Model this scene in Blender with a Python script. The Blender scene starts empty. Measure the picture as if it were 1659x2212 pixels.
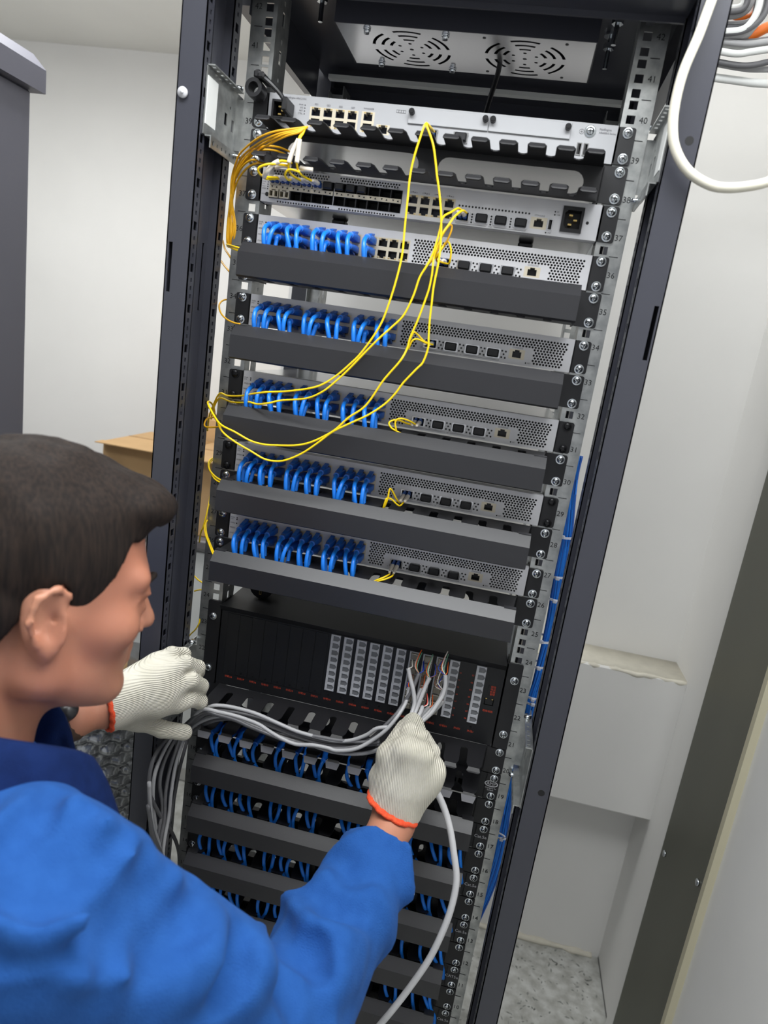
# Technician wiring an open 19-inch network rack in an equipment room.  Units: metres, z up, y into the rack.
import bpy, math, random
import numpy as np
from mathutils import Matrix, Vector
from mathutils.geometry import tessellate_polygon

random.seed(7)
SC = bpy.context.scene
COL = SC.collection
UU = 0.04445                                   # one rack unit
def zu(n): return n * UU + 0.10                # height of the centre of rack unit n

# ------------------------------------------------------------------ camera, world, lights, exposure
cam_d = bpy.data.cameras.new('camera'); cam = bpy.data.objects.new('camera', cam_d); COL.objects.link(cam)
cam_d.sensor_fit = 'VERTICAL'; cam_d.sensor_height = 24.0; cam_d.lens = 24.0 * 1488.69 / 2212.0
cam_d.clip_start = 0.02; cam_d.clip_end = 30
CR = ((0.9725891, 0.1831213, 0.1433078), (0.1805326, -0.2062239, -0.9617066), (-0.1465554, 0.9612171, -0.2336305))
cam.matrix_world = Matrix((( CR[0][0], -CR[1][0], -CR[2][0], 0.15116), (CR[0][1], -CR[1][1], -CR[2][1], -0.94472), (CR[0][2], -CR[1][2], -CR[2][2], 1.57659), (0, 0, 0, 1)))
cam_d.dof.use_dof = True; cam_d.dof.focus_distance = 1.06; cam_d.dof.aperture_fstop = 3.2
SC.camera = cam

world = bpy.data.worlds.new('World'); SC.world = world; world.use_nodes = True
bg = world.node_tree.nodes['Background']; bg.inputs[0].default_value = (0.92, 0.95, 1.0, 1); bg.inputs[1].default_value = 0.70

def area_light(name, loc, sx, sy, power, color=(1, 1, 1), rot=(0, 0, 0)):
    d = bpy.data.lights.new(name, 'AREA'); d.shape = 'RECTANGLE'; d.size = sx; d.size_y = sy; d.energy = power; d.color = color
    o = bpy.data.objects.new(name, d); COL.objects.link(o); o.location = loc; o.rotation_euler = rot
    return o
# ceiling panel lamps of the room: one over the aisle, one over the free corner on the left, one further back
area_light('ceiling_panel_light', (0.10, -0.62, 2.42), 1.2, 0.5, 25, (0.96, 0.98, 1.0))
area_light('ceiling_panel_light', (-1.30, 0.45, 2.42), 1.2, 0.6, 21, (0.98, 0.99, 1.0))
area_light('ceiling_panel_light', (0.55, 0.36, 2.42), 0.5, 0.5, 2.2, (1.0, 1.0, 0.98))

area_light('ceiling_fill_uplight', (0.10, -0.62, 2.30), 1.2, 0.6, 7, (0.96, 0.98, 1.0), (math.pi, 0, 0))  # added upward fill over the aisle, brightens the ceiling
area_light('ceiling_fill_uplight', (-1.30, 0.45, 2.30), 1.2, 0.6, 11, (0.98, 0.99, 1.0), (math.pi, 0, 0))  # added upward fill for the ceiling on the left, no fixture

SC.view_settings.view_transform = 'Standard'; SC.view_settings.look = 'None'
SC.view_settings.gamma = 1.0; SC.view_settings.use_curve_mapping = False
SC.view_settings.exposure = -0.12

# ------------------------------------------------------------------ materials
def lin(c): return tuple(((v / 255) / 12.92 if v <= 10 else ((v / 255 + 0.055) / 1.055) ** 2.4) for v in c)
def mat(name, rgb, rough=0.5, metal=0.0, var=0.0, scale=30.0, bump=0.0, bscale=200.0, spec=0.5, rgb2=None, trans=0.0, coat=0.0, detail=4.0):
    m = bpy.data.materials.new(name); m.use_nodes = True; nt = m.node_tree
    b = nt.nodes['Principled BSDF']; c = lin(rgb)
    b.inputs['Base Color'].default_value = (*c, 1); b.inputs['Roughness'].default_value = rough; b.inputs['Metallic'].default_value = metal
    b.inputs['Specular IOR Level'].default_value = spec; b.inputs['Transmission Weight'].default_value = trans; b.inputs['Coat Weight'].default_value = coat
    tc = nt.nodes.new('ShaderNodeTexCoord')
    if var > 0 or rgb2:
        n = nt.nodes.new('ShaderNodeTexNoise'); n.inputs['Scale'].default_value = scale; n.inputs['Detail'].default_value = detail
        nt.links.new(tc.outputs['Object'], n.inputs['Vector'])
        r = nt.nodes.new('ShaderNodeValToRGB'); r.color_ramp.elements[0].position = 0.35; r.color_ramp.elements[1].position = 0.65
        c2 = lin(rgb2) if rgb2 else tuple(min(1, x * (1 + var)) for x in c); c1 = c if rgb2 else tuple(x * (1 - var) for x in c)
        r.color_ramp.elements[0].color = (*c1, 1); r.color_ramp.elements[1].color = (*c2, 1)
        nt.links.new(n.outputs['Fac'], r.inputs['Fac']); nt.links.new(r.outputs['Color'], b.inputs['Base Color'])
    if bump > 0:
        n2 = nt.nodes.new('ShaderNodeTexNoise'); n2.inputs['Scale'].default_value = bscale; n2.inputs['Detail'].default_value = 3
        bp = nt.nodes.new('ShaderNodeBump'); bp.inputs['Strength'].default_value = bump; bp.inputs['Distance'].default_value = 0.002
        nt.links.new(tc.outputs['Object'], n2.inputs['Vector']); nt.links.new(n2.outputs['Fac'], bp.inputs['Height']); nt.links.new(bp.outputs['Normal'], b.inputs['Normal'])
    return m
M = dict(
    wall=mat('white_wall_paint', (232, 231, 228), 0.75, var=0.02, scale=3, bump=0.05, bscale=40),
    ceil=mat('ceiling_paint', (236, 236, 231), 0.8, var=0.02, scale=3),
    terrazzo=mat('terrazzo_floor', (172, 172, 166), 0.4, var=0.0, rgb2=(206, 207, 203), scale=35, bump=0.05, bscale=60),
    chip=mat('terrazzo_chip', (142, 144, 139), 0.4),
    frame=mat('rack_black_paint', (59, 60, 68), 0.30, spec=0.5, bump=0.03, bscale=900),
    cabinet=mat('cabinet_grey_paint', (92, 92, 102), 0.5, bump=0.03, bscale=700),
    black=mat('black_powder_coat', (25, 25, 28), 0.45, bump=0.04, bscale=1200),
    cover=mat('duct_cover_black', (37, 37, 40), 0.36, bump=0.05, bscale=1200),
    panelblk=mat('matt_black_panel', (17, 18, 22), 0.5),
    tablit=mat('finger_tip_lit_grey', (112, 112, 116), 0.4),  # grey in place of the light caught by black finger tips
    galv=mat('galvanised_steel', (162, 164, 164), 0.33, metal=0.85, rgb2=(194, 196, 194), scale=60, bump=0.06, bscale=60),
    screw=mat('zinc_screw', (205, 210, 214), 0.2, metal=1.0),
    blkscrew=mat('black_screw', (30, 30, 32), 0.35, metal=0.5),
    face=mat('switch_face_grey', (206, 206, 209), 0.42, metal=0.15, var=0.02, scale=20),
    faceL=mat('router_face_silver', (172, 173, 176), 0.42, metal=0.15),
    case=mat('switch_case_steel', (205, 205, 206), 0.2, metal=0.95, bump=0.02, bscale=30),
    cream=mat('port_shield_nickel', (212, 203, 182), 0.35, metal=0.25),
    hole=mat('port_cavity_dark', (14, 14, 17), 0.35),
    holeblue=mat('port_cavity_slate', (38, 42, 58), 0.4),
    pblack=mat('black_plastic', (22, 22, 25), 0.4),
    mesh=mat('vent_inside_dark', (12, 12, 13), 0.7),
    ink=mat('grey_print', (92, 92, 96), 0.7),
    inkblk=mat('black_print', (30, 30, 32), 0.7),
    inkred=mat('red_print', (206, 74, 48), 0.6),
    inkwhite=mat('white_print', (205, 205, 208), 0.6),
    blue=mat('blue_cable_pvc', (24, 122, 226), 0.34, spec=0.5),
    bluedeep=mat('deep_blue_cable_pvc', (14, 84, 176), 0.36),
    blueboot=mat('blue_plug_boot', (26, 104, 204), 0.42),
    clear=mat('clear_plug', (214, 208, 190), 0.15, spec=0.6),
    yellow=mat('yellow_fibre_jacket', (250, 212, 14), 0.42),
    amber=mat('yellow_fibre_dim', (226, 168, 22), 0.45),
    sleeve=mat('white_heatshrink', (226, 218, 204), 0.5),
    lc=mat('blue_fibre_plug', (30, 82, 158), 0.4),
    grey=mat('grey_cable_pvc', (164, 164, 166), 0.45, var=0.05, scale=40),
    greyl=mat('light_grey_cable_pvc', (204, 204, 206), 0.42, var=0.03, scale=30),
    greyd=mat('dark_grey_cable_pvc', (98, 98, 101), 0.45, var=0.05, scale=40),
    whitec=mat('cream_cable_pvc', (216, 212, 196), 0.42, var=0.03, scale=25),
    orange=mat('orange_cable_pvc', (240, 120, 30), 0.45),
    jack=mat('grey_jack_plastic', (188, 190, 196), 0.4),
    jackin=mat('jack_inside', (112, 114, 118), 0.45),
    jackclear=mat('smoky_clear_plug', (120, 116, 106), 0.2, spec=0.6),
    wblue=mat('wire_blue', (24, 60, 170), 0.45), worange=mat('wire_orange', (226, 96, 26), 0.45), wwhite=mat('wire_white', (226, 222, 214), 0.45),
    wgreen=mat('wire_green', (110, 170, 140), 0.45), wbrown=mat('wire_brown', (120, 74, 50), 0.45), wred=mat('wire_red', (200, 50, 36), 0.45),
    card=mat('cardboard', (196, 160, 114), 0.8, var=0.04, scale=12, bump=0.05, bscale=150),
    carddark=mat('cardboard_edge', (150, 116, 78), 0.85),
    tape=mat('tan_tape', (178, 140, 92), 0.3),
    metalstrip=mat('grey_green_steel', (98, 98, 86), 0.45, metal=0.3, bump=0.03, bscale=300),
    creamedge=mat('cream_edge_strip', (196, 190, 164), 0.6),
    cream2=mat('cream_sealant', (222, 217, 202), 0.7, var=0.05, scale=30),
    bubble=mat('silver_air_cushion', (150, 152, 154), 0.22, metal=0.75, var=0.12, scale=14),
    label=mat('white_sticker', (226, 228, 226), 0.6),
    tie=mat('cable_tie_white', (214, 218, 232), 0.4),
    button=mat('clear_button', (196, 196, 200), 0.25),
    laminate=mat('grey_laminate', (112, 108, 110), 0.45, var=0.03, scale=8),
    fan=mat('fan_tray_grey', (246, 246, 250), 0.2, metal=0.95),
    gold=mat('contact_gold', (220, 190, 120), 0.3, metal=0.9),
    led=mat('dark_led', (36, 36, 38), 0.3),
)

# ------------------------------------------------------------------ mesh building
class MB:
    def __init__(s): s.v = []; s.f = []
    def add(s, vs, fs, T=None):
        n = len(s.v)
        if T is not None: vs = [tuple(T @ Vector(p)) for p in vs]
        s.v.extend([tuple(p) for p in vs]); s.f.extend([tuple(i + n for i in f) for f in fs]); return s
    def box(s, x0, x1, y0, y1, z0, z1, T=None):
        return s.add([(x0, y0, z0), (x1, y0, z0), (x1, y1, z0), (x0, y1, z0), (x0, y0, z1), (x1, y0, z1), (x1, y1, z1), (x0, y1, z1)],
                     [(3, 2, 1, 0), (4, 5, 6, 7), (0, 1, 5, 4), (1, 2, 6, 5), (2, 3, 7, 6), (3, 0, 4, 7)], T)
    def bbox(s, x0, x1, y0, y1, z0, z1, c, T=None):          # box with chamfered edges
        vs = []; fs = []
        P = [((x0, 1), (x1, -1)), ((y0, 1), (y1, -1)), ((z0, 1), (z1, -1))]; idx = {}
        for i in (0, 1):
            for j in (0, 1):
                for k in (0, 1):
                    a, b, d = P[0][i], P[1][j], P[2][k]
                    for ax in range(3):
                        p = [a[0] + c * a[1], b[0] + c * b[1], d[0] + c * d[1]]; p[ax] = (a, b, d)[ax][0]
                        idx[(i, j, k, ax)] = len(vs); vs.append(tuple(p))
        g = lambda i, j, k, ax: idx[(i, j, k, ax)]
        for i in (0, 1):
            q = [g(i, 0, 0, 0), g(i, 1, 0, 0), g(i, 1, 1, 0), g(i, 0, 1, 0)]; fs.append(tuple(q if i else q[::-1]))
            q = [g(0, i, 0, 1), g(1, i, 0, 1), g(1, i, 1, 1), g(0, i, 1, 1)]; fs.append(tuple(q[::-1] if i else q))
            q = [g(0, 0, i, 2), g(1, 0, i, 2), g(1, 1, i, 2), g(0, 1, i, 2)]; fs.append(tuple(q if i else q[::-1]))
        for a in (0, 1):
            for b in (0, 1):
                fs.append((g(a, b, 0, 0), g(a, b, 1, 0), g(a, b, 1, 1), g(a, b, 0, 1)))
                fs.append((g(a, 0, b, 0), g(a, 1, b, 0), g(a, 1, b, 2), g(a, 0, b, 2)))
                fs.append((g(0, a, b, 1), g(1, a, b, 1), g(1, a, b, 2), g(0, a, b, 2)))
                for d in (0, 1): fs.append((g(a, b, d, 0), g(a, b, d, 1), g(a, b, d, 2)))
        return s.add(vs, fs, T)
    def prism(s, poly, axis, a0, a1, T=None):                # polygon in the two other axes, extruded along axis
        n = len(poly)
        mk = {'x': lambda u, v, w: (w, u, v), 'y': lambda u, v, w: (u, w, v), 'z': lambda u, v, w: (u, v, w)}[axis]
        vs = [mk(u, v, a0) for u, v in poly] + [mk(u, v, a1) for u, v in poly]
        fs = [(i, (i + 1) % n, n + (i + 1) % n, n + i) for i in range(n)]
        tri = tessellate_polygon([[Vector((u, v, 0)) for u, v in poly]])
        fs += [tuple(t) for t in tri] + [tuple(n + i for i in t[::-1]) for t in tri]
        return s.add(vs, fs, T)
    def holed(s, poly, holes, axis, a0, a1, T=None):         # plate with arbitrary holes
        mk = {'x': lambda u, v, w: (w, u, v), 'y': lambda u, v, w: (u, w, v), 'z': lambda u, v, w: (u, v, w)}[axis]
        loops = [poly] + holes; flat = [p for l in loops for p in l]; n = len(flat)
        tri = tessellate_polygon([[Vector((u, v, 0)) for u, v in l] for l in loops])
        vs = [mk(u, v, a0) for u, v in flat] + [mk(u, v, a1) for u, v in flat]
        fs = [tuple(t) for t in tri] + [tuple(n + i for i in t[::-1]) for t in tri]; o = 0
        for l in loops:
            k = len(l); fs += [(o + i, o + (i + 1) % k, n + o + (i + 1) % k, n + o + i) for i in range(k)]; o += k
        return s.add(vs, fs, T)
    def grid(s, u0, u1, v0, v1, holes, w0, w1, axis='y', T=None):   # plate with rectangular holes, holes=(ua,ub,va,vb)
        us = sorted({u0, u1, *[min(max(h[i], u0), u1) for h in holes for i in (0, 1)]}); vz = sorted({v0, v1, *[min(max(h[i], v0), v1) for h in holes for i in (2, 3)]})
        mk = {'x': lambda u, v, w: (w, u, v), 'y': lambda u, v, w: (u, w, v), 'z': lambda u, v, w: (u, v, w)}[axis]
        nu, nv = len(us), len(vz)
        fill = np.ones((nu - 1, nv - 1), bool)
        cu = [(us[i] + us[i + 1]) / 2 for i in range(nu - 1)]; cv = [(vz[j] + vz[j + 1]) / 2 for j in range(nv - 1)]
        cua = np.array(cu); cva = np.array(cv)
        for h in holes:
            iu = np.where((cua > h[0]) & (cua < h[1]))[0]; iv = np.where((cva > h[2]) & (cva < h[3]))[0]
            if len(iu) and len(iv): fill[iu[0]:iu[-1] + 1, iv[0]:iv[-1] + 1] = False
        ids = {}; vs = []; fs = []
        def vid(i, j, k):
            if (i, j, k) not in ids: ids[(i, j, k)] = len(vs); vs.append(mk(us[i], vz[j], w1 if k else w0))
            return ids[(i, j, k)]
        for i in range(nu - 1):
            for j in range(nv - 1):
                if not fill[i, j]: continue
                fs.append((vid(i, j, 0), vid(i + 1, j, 0), vid(i + 1, j + 1, 0), vid(i, j + 1, 0))); fs.append((vid(i, j + 1, 1), vid(i + 1, j + 1, 1), vid(i + 1, j, 1), vid(i, j, 1)))
                for di, dj, a, b in ((-1, 0, (i, j), (i, j + 1)), (1, 0, (i + 1, j), (i + 1, j + 1)), (0, -1, (i, j), (i + 1, j)), (0, 1, (i, j + 1), (i + 1, j + 1))):
                    ii, jj = i + di, j + dj
                    if not (0 <= ii < nu - 1 and 0 <= jj < nv - 1) or not fill[ii, jj]:
                        fs.append((vid(*a, 0), vid(*b, 0), vid(*b, 1), vid(*a, 1)))
        return s.add(vs, fs, T)
    def cyl(s, c, r, h, axis='y', n=14, r2=None, T=None):    # from c along +axis by h
        r2 = r if r2 is None else r2
        mk = {'x': lambda a, b, w: (c[0] + w, c[1] + a, c[2] + b), 'y': lambda a, b, w: (c[0] + a, c[1] + w, c[2] + b), 'z': lambda a, b, w: (c[0] + a, c[1] + b, c[2] + w)}[axis]
        A = [2 * math.pi * i / n for i in range(n)]
        vs = [mk(r * math.cos(a), r * math.sin(a), 0) for a in A] + [mk(r2 * math.cos(a), r2 * math.sin(a), h) for a in A]
        return s.add(vs, [(i, (i + 1) % n, n + (i + 1) % n, n + i) for i in range(n)] + [tuple(range(n))[::-1], tuple(range(n, 2 * n))], T)
    def rings(s, rings, closed=True, T=None):                # loft through equal-length rings
        n = len(rings[0]); vs = [p for r in rings for p in r]; fs = []
        for k in range(len(rings) - 1):
            fs += [(k * n + i, k * n + (i + 1) % n, (k + 1) * n + (i + 1) % n, (k + 1) * n + i) for i in range(n)]
        if rings[0] != rings[-1]: fs += [tuple(range(n))[::-1], tuple(range((len(rings) - 1) * n, len(rings) * n))]
        return s.add(vs, fs, T)
    def tube(s, pts, r, n=8, sub=5, T=None):                 # smooth tube through points (r scalar or per point)
        P = [Vector(p) for p in pts]; R = list(r) if hasattr(r, '__len__') else [r] * len(P)
        if sub > 1 and len(P) > 2:
            Q = []; RR = []
            for i in range(len(P) - 1):
                p0 = P[max(i - 1, 0)]; p1 = P[i]; p2 = P[i + 1]; p3 = P[min(i + 2, len(P) - 1)]
                for k in range(sub):
                    t = k / sub; t2 = t * t; t3 = t2 * t
                    Q.append(0.5 * ((2 * p1) + (p2 - p0) * t + (2 * p0 - 5 * p1 + 4 * p2 - p3) * t2 + (3 * p1 - p0 - 3 * p2 + p3) * t3)); RR.append(R[i] + (R[i + 1] - R[i]) * t)
            Q.append(P[-1]); RR.append(R[-1]); P, R = Q, RR
        t = (P[1] - P[0]).normalized(); up = Vector((0, 0, 1)) if abs(t.z) < 0.9 else Vector((1, 0, 0)); a = t.cross(up).normalized(); rings = []
        for i, p in enumerate(P):
            t = (P[min(i + 1, len(P) - 1)] - P[max(i - 1, 0)]); t = t.normalized() if t.length > 1e-9 else Vector((0, 0, 1))
            a = a - t * a.dot(t); a = a.normalized() if a.length > 1e-6 else t.orthogonal().normalized(); b = t.cross(a)
            rings.append([tuple(p + R[i] * (math.cos(q) * a + math.sin(q) * b)) for q in [2 * math.pi * k / n for k in range(n)]])
        return s.rings(rings, T=T)
    def mesh(s, name, m, smooth=False):
        me = bpy.data.meshes.new(name); me.from_pydata(s.v, [], s.f); me.validate()
        if smooth:
            me.polygons.foreach_set('use_smooth', [True] * len(me.polygons))
            if smooth == 'auto': me.set_sharp_from_angle(angle=math.radians(38))
        me.materials.append(m if not isinstance(m, str) else M[m]); me.update(); return me
    def build(s, name, m, parent=None, smooth=False):
        o = bpy.data.objects.new(name, s.mesh(name, m, smooth)); COL.objects.link(o)
        if parent is not None: o.parent = parent
        return o
def put(name, me, parent=None, loc=None, rot=None):
    o = bpy.data.objects.new(name, me); COL.objects.link(o)
    if parent is not None: o.parent = parent
    if loc is not None: o.location = loc
    if rot is not None: o.rotation_euler = rot
    return o
def tag(o, label=None, cat=None, group=None, kind=None):
    if label: o['label'] = label
    if cat: o['category'] = cat
    if group: o['group'] = group
    if kind: o['kind'] = kind
    return o
def thing(name, label, cat, loc=(0, 0, 0), group=None):
    o = bpy.data.objects.new(name, None); COL.objects.link(o); o.location = loc; o.empty_display_size = 0.02
    return tag(o, label, cat, group)
def copy_tree(o, parent=None):
    c = o.copy(); COL.objects.link(c)
    if parent is not None: c.parent = parent
    for ch in list(o.children): copy_tree(ch, c)
    return c
_tx = {}
def text_into(mb, s, x, z, size, y=0.0, rot=0.0, align='CENTER'):      # printed lettering facing -y, joined into mb
    key = (s, size, align)
    if key not in _tx:
        cu = bpy.data.curves.new('t', 'FONT'); cu.body = s; cu.size = size; cu.align_x = align; cu.align_y = 'CENTER'; cu.resolution_u = 2
        ob = bpy.data.objects.new('t', cu); COL.objects.link(ob); dg = bpy.context.evaluated_depsgraph_get(); dg.update()
        me = bpy.data.meshes.new_from_object(ob.evaluated_get(dg)); _tx[key] = ([tuple(v.co) for v in me.vertices], [tuple(p.vertices) for p in me.polygons])
        bpy.data.objects.remove(ob); bpy.data.curves.remove(cu); bpy.data.meshes.remove(me)
    vs, fs = _tx[key]; c, sn = math.cos(rot), math.sin(rot)
    mb.add([(x + c * a - sn * b, y, z + sn * a + c * b) for a, b, _ in vs], fs)
def circle(cx, cy, r, n=12): return [(cx + r * math.cos(2 * math.pi * i / n), cy + r * math.sin(2 * math.pi * i / n)) for i in range(n)]
def stadium(x0, x1, z0, z1, n=8):
    r = (z1 - z0) / 2; cz = (z0 + z1) / 2
    return [(x1 - r + r * math.cos(a), cz + r * math.sin(a)) for a in [-math.pi / 2 + math.pi * i / n for i in range(n + 1)]] + [(x0 + r + r * math.cos(a), cz + r * math.sin(a)) for a in [math.pi / 2 + math.pi * i / n for i in range(n + 1)]]
def rrect(x0, x1, z0, z1, r, n=4):
    out = []
    for cx, cz, a0 in ((x1 - r, z0 + r, -90), (x1 - r, z1 - r, 0), (x0 + r, z1 - r, 90), (x0 + r, z0 + r, 180)):
        out += [(cx + r * math.cos(math.radians(a0 + 90 * i / n)), cz + r * math.sin(math.radians(a0 + 90 * i / n))) for i in range(n + 1)]
    return out

# ------------------------------------------------------------------ room shell
def struct(name, mb, m, parent=None, smooth=False):
    o = mb.build(name, m, parent, smooth)
    if parent is None: o['kind'] = 'structure'
    return o
fl = struct('floor', MB().box(-3.2, 1.3, -3.0, 1.7, -0.05, 0.0), 'terrazzo')
rc = random.Random(3); ch = MB()
for _ in range(520):                                          # dark marble chips showing in the terrazzo near the corner
    x, y = rc.uniform(0.30, 0.665), rc.uniform(0.05, 0.775); a = rc.uniform(0, 6.28); L = rc.uniform(0.002, 0.007); w = rc.uniform(0.0006, 0.0018)
    c, s = math.cos(a), math.sin(a)
    ch.add([(x + c * u - s * v, y + s * u + c * v, 0.0006) for u, v in ((-L, -w), (0, -w * 1.6), (L, -w * .4), (L * .7, w), (-L * .3, w * 1.5))] + [(x, y, -0.001)], [(0, 1, 2, 3, 4)])
cho = ch.build('terrazzo_chips', 'chip', fl); cho['kind'] = 'stuff'
wb = struct('wall_back', MB().box(-3.2, -0.43, 1.60, 1.70, 0.0, 2.46), 'wall')
struct('wall_pillar', MB().box(-0.43, 0.80, 0.775, 1.70, 0.0, 2.46), 'wall')
struct('wall_left', MB().box(-3.3, -3.2, -3.0, 1.7, 0.0, 2.46), 'wall')
wr = struct('wall_right', MB().prism([(0.68, 0.78), (0.68, 0.545), (0.662, 0.535), (0.662, -3.0), (1.3, -3.0), (1.3, 0.78)], 'z', 0.0, 2.46), 'wall')
struct('ceiling', MB().box(-3.3, 1.3, -3.0, 1.7, 2.46, 2.56), 'ceil')
# boxed-in beam low on the back wall with a rough plaster line along its top
bm = struct('trim_1', MB().bbox(0.02, 0.684, 0.66, 0.776, 0.535, 0.912, 0.004), 'wall')
pl = MB(); rp = random.Random(5)
pts = [(0.02 + 0.661 * i / 40, 0.664 + rp.uniform(-0.0015, 0.002), 0.908 + rp.uniform(-0.0015, 0.002)) for i in range(41)]
pl.tube(pts, [0.005 + rp.uniform(-0.0015, 0.002) for _ in pts], 6, 2); pl.box(0.02, 0.68, 0.666, 0.775, 0.908, 0.9145)
pl.build('plaster_bead', 'cream2', bm, True)
jt = MB(); jt.box(0.6795, 0.682, 0.02, 0.774, 0.0, 0.006); jt.build('dark_joint', 'panelblk', wr)
pb = MB(); pts = [(0.05 + 0.61 * i / 30, 0.772, 0.004 + rp.uniform(-0.002, 0.004)) for i in range(31)]; pb.tube(pts, [0.005 + rp.uniform(-0.002, 0.006) for _ in pts], 6, 2); pb.build('plaster_bead', 'cream2', wr, True)
# grey-green steel post cladding on the right wall, cream edge towards the room, two screws
t2 = struct('trim_2', MB().box(0.650, 0.664, 0.218, 0.452, 0.0, 1.75), 'metalstrip')
MB().box(0.649, 0.664, 0.2035, 0.218, 0.0, 1.75).build('cream_edge', 'creamedge', t2)
for y, z in ((0.425, 0.62), (0.236, 0.71)):
    MB().cyl((0.650, y, z), 0.0065, -0.004, 'x', 12).build('screw', 'screw', t2, True)
# low cupboard along the far wall on the left
cb = thing('low_cupboard', 'white fronted low cupboard with a grey top along the far left wall', 'cupboard', (-1.8, 1.32, 0))
MB().bbox(-1.30, 1.36, -0.26, 0.275, 0.0, 0.868, 0.003).build('body', 'wall', cb)
MB().bbox(-1.32, 1.365, -0.30, 0.278, 0.868, 0.898, 0.004).build('top', 'laminate', cb)
struct('trim_3', MB().box(-3.12, -0.435, 1.585, 1.602, 0.899, 0.915), 'cabinet')
for i in range(4):
    x0 = -1.28 + i * 0.66
    dd = MB().bbox(x0, x0 + 0.64, -0.278, -0.26, 0.06, 0.85, 0.003).build('door', 'label', cb)
    MB().tube([(x0 + 0.58, -0.279, 0.60), (x0 + 0.58, -0.298, 0.61), (x0 + 0.58, -0.298, 0.72), (x0 + 0.58, -0.279, 0.73)], 0.004, 6, 3).build('handle', 'screw', dd, True)
def carton(loc, sx, sy, sz, label, flaps=True):
    t = thing('cardboard_box', label, 'box', loc)
    MB().bbox(-sx / 2, sx / 2, -sy / 2, sy / 2, 0, sz, 0.004).build('body', 'card', t)
    MB().box(-sx / 2 + 0.004, sx / 2 - 0.004, -0.002, 0.002, sz, sz + 0.0012).build('lid_seam', 'carddark', t)
    MB().box(-0.03, 0.03, -sy / 2 - 0.001, -sy / 2, sz - 0.07, sz).box(-0.03, 0.03, -sy / 2, sy / 2, sz + 0.0004, sz + 0.0016).build('tape', 'tape', t)
    if flaps:
        MB().box(-sx / 2, sx / 2, -sy / 2 - 0.045, -sy / 2, -0.0015, 0.0015, Matrix.Translation((0, 0, sz)) @ Matrix.Rotation(math.radians(0), 4, 'X')).build('flap', 'card', t)
    mk = MB(); mk.grid(0.06, 0.082, sz - 0.10, sz - 0.075, [(0.063, 0.079, sz - 0.097, sz - 0.078)], -sy / 2 - 0.0012, -sy / 2); mk.prism([(0.066, sz - 0.094), (0.076, sz - 0.094), (0.071, sz - 0.081)], 'y', -sy / 2 - 0.0012, -sy / 2)
    mk.box(-0.12, -0.05, -sy / 2 - 0.001, -sy / 2, sz - 0.10, sz - 0.096)
    mk.build('printed_mark', 'carddark', t)
    return t
carton((-0.88, 1.21, 0.898), 0.42, 0.30, 0.255, 'tan cardboard box on the low cupboard, in front of the taller box', True)
carton((-0.79, 1.45, 0.898), 0.34, 0.16, 0.335, 'taller tan cardboard box at the back of the low cupboard', False)
# neighbouring cabinet on the left
nc = thing('server_cabinet', 'closed grey server cabinet with a lipped top at the far left', 'cabinet', (-1.24, 0.2, 0))
MB().bbox(-0.30, 0.292, -0.298, 0.302, 0.03, 1.985, 0.004).build('body', 'cabinet', nc)
MB().prism([(-0.31, 1.985), (0.316, 1.985), (0.316, 2.03), (0.285, 2.06), (-0.28, 2.06), (-0.31, 2.03)], 'y', -0.31, 0.316).build('top_cap', 'cabinet', nc)
MB().box(0.292, 0.2945, -0.27, 0.275, 0.12, 1.93).build('side_panel', 'cabinet', nc)
MB().bbox(-0.285, 0.28, -0.318, -0.298, 0.08, 1.96, 0.003).build('front_door', 'cabinet', nc)
for x in (-0.26, 0.26):
    for y in (-0.26, 0.26): MB().cyl((x, y, 0), 0.025, 0.03, 'z', 12).build('levelling_foot', 'pblack', nc, True)
# roll of silvery air-cushion wrap standing on the floor between the cabinets
bw = thing('air_cushion_roll', 'silver grey air cushion wrap roll standing behind the left rack post', 'packaging roll', (-0.66, 0.42, 0))
b = MB(); nr, nh = 30, 26; R0 = 0.17; rings = []
for j in range(nh * 4 + 1):
    z = 0.74 * j / (nh * 4); ring = []
    for i in range(nr * 4):
        a = 2 * math.pi * i / (nr * 4); row = z / 0.0285; u = a / (2 * math.pi) * nr * 0.8 + (0.5 if int(row) % 2 else 0)
        fu, fv = u % 1 - 0.5, row % 1 - 0.5; q = max(0, 1 - 4.2 * (fu * fu + fv * fv))
        r = R0 + 0.016 * math.sqrt(q); ring.append((r * math.cos(a), r * math.sin(a), z))
    rings.append(ring)
b.rings(rings).build('wrap', 'bubble', bw, True)
MB().cyl((0, 0, 0.735), 0.05, 0.03, 'z', 20).build('core', 'card', bw, True)

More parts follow.
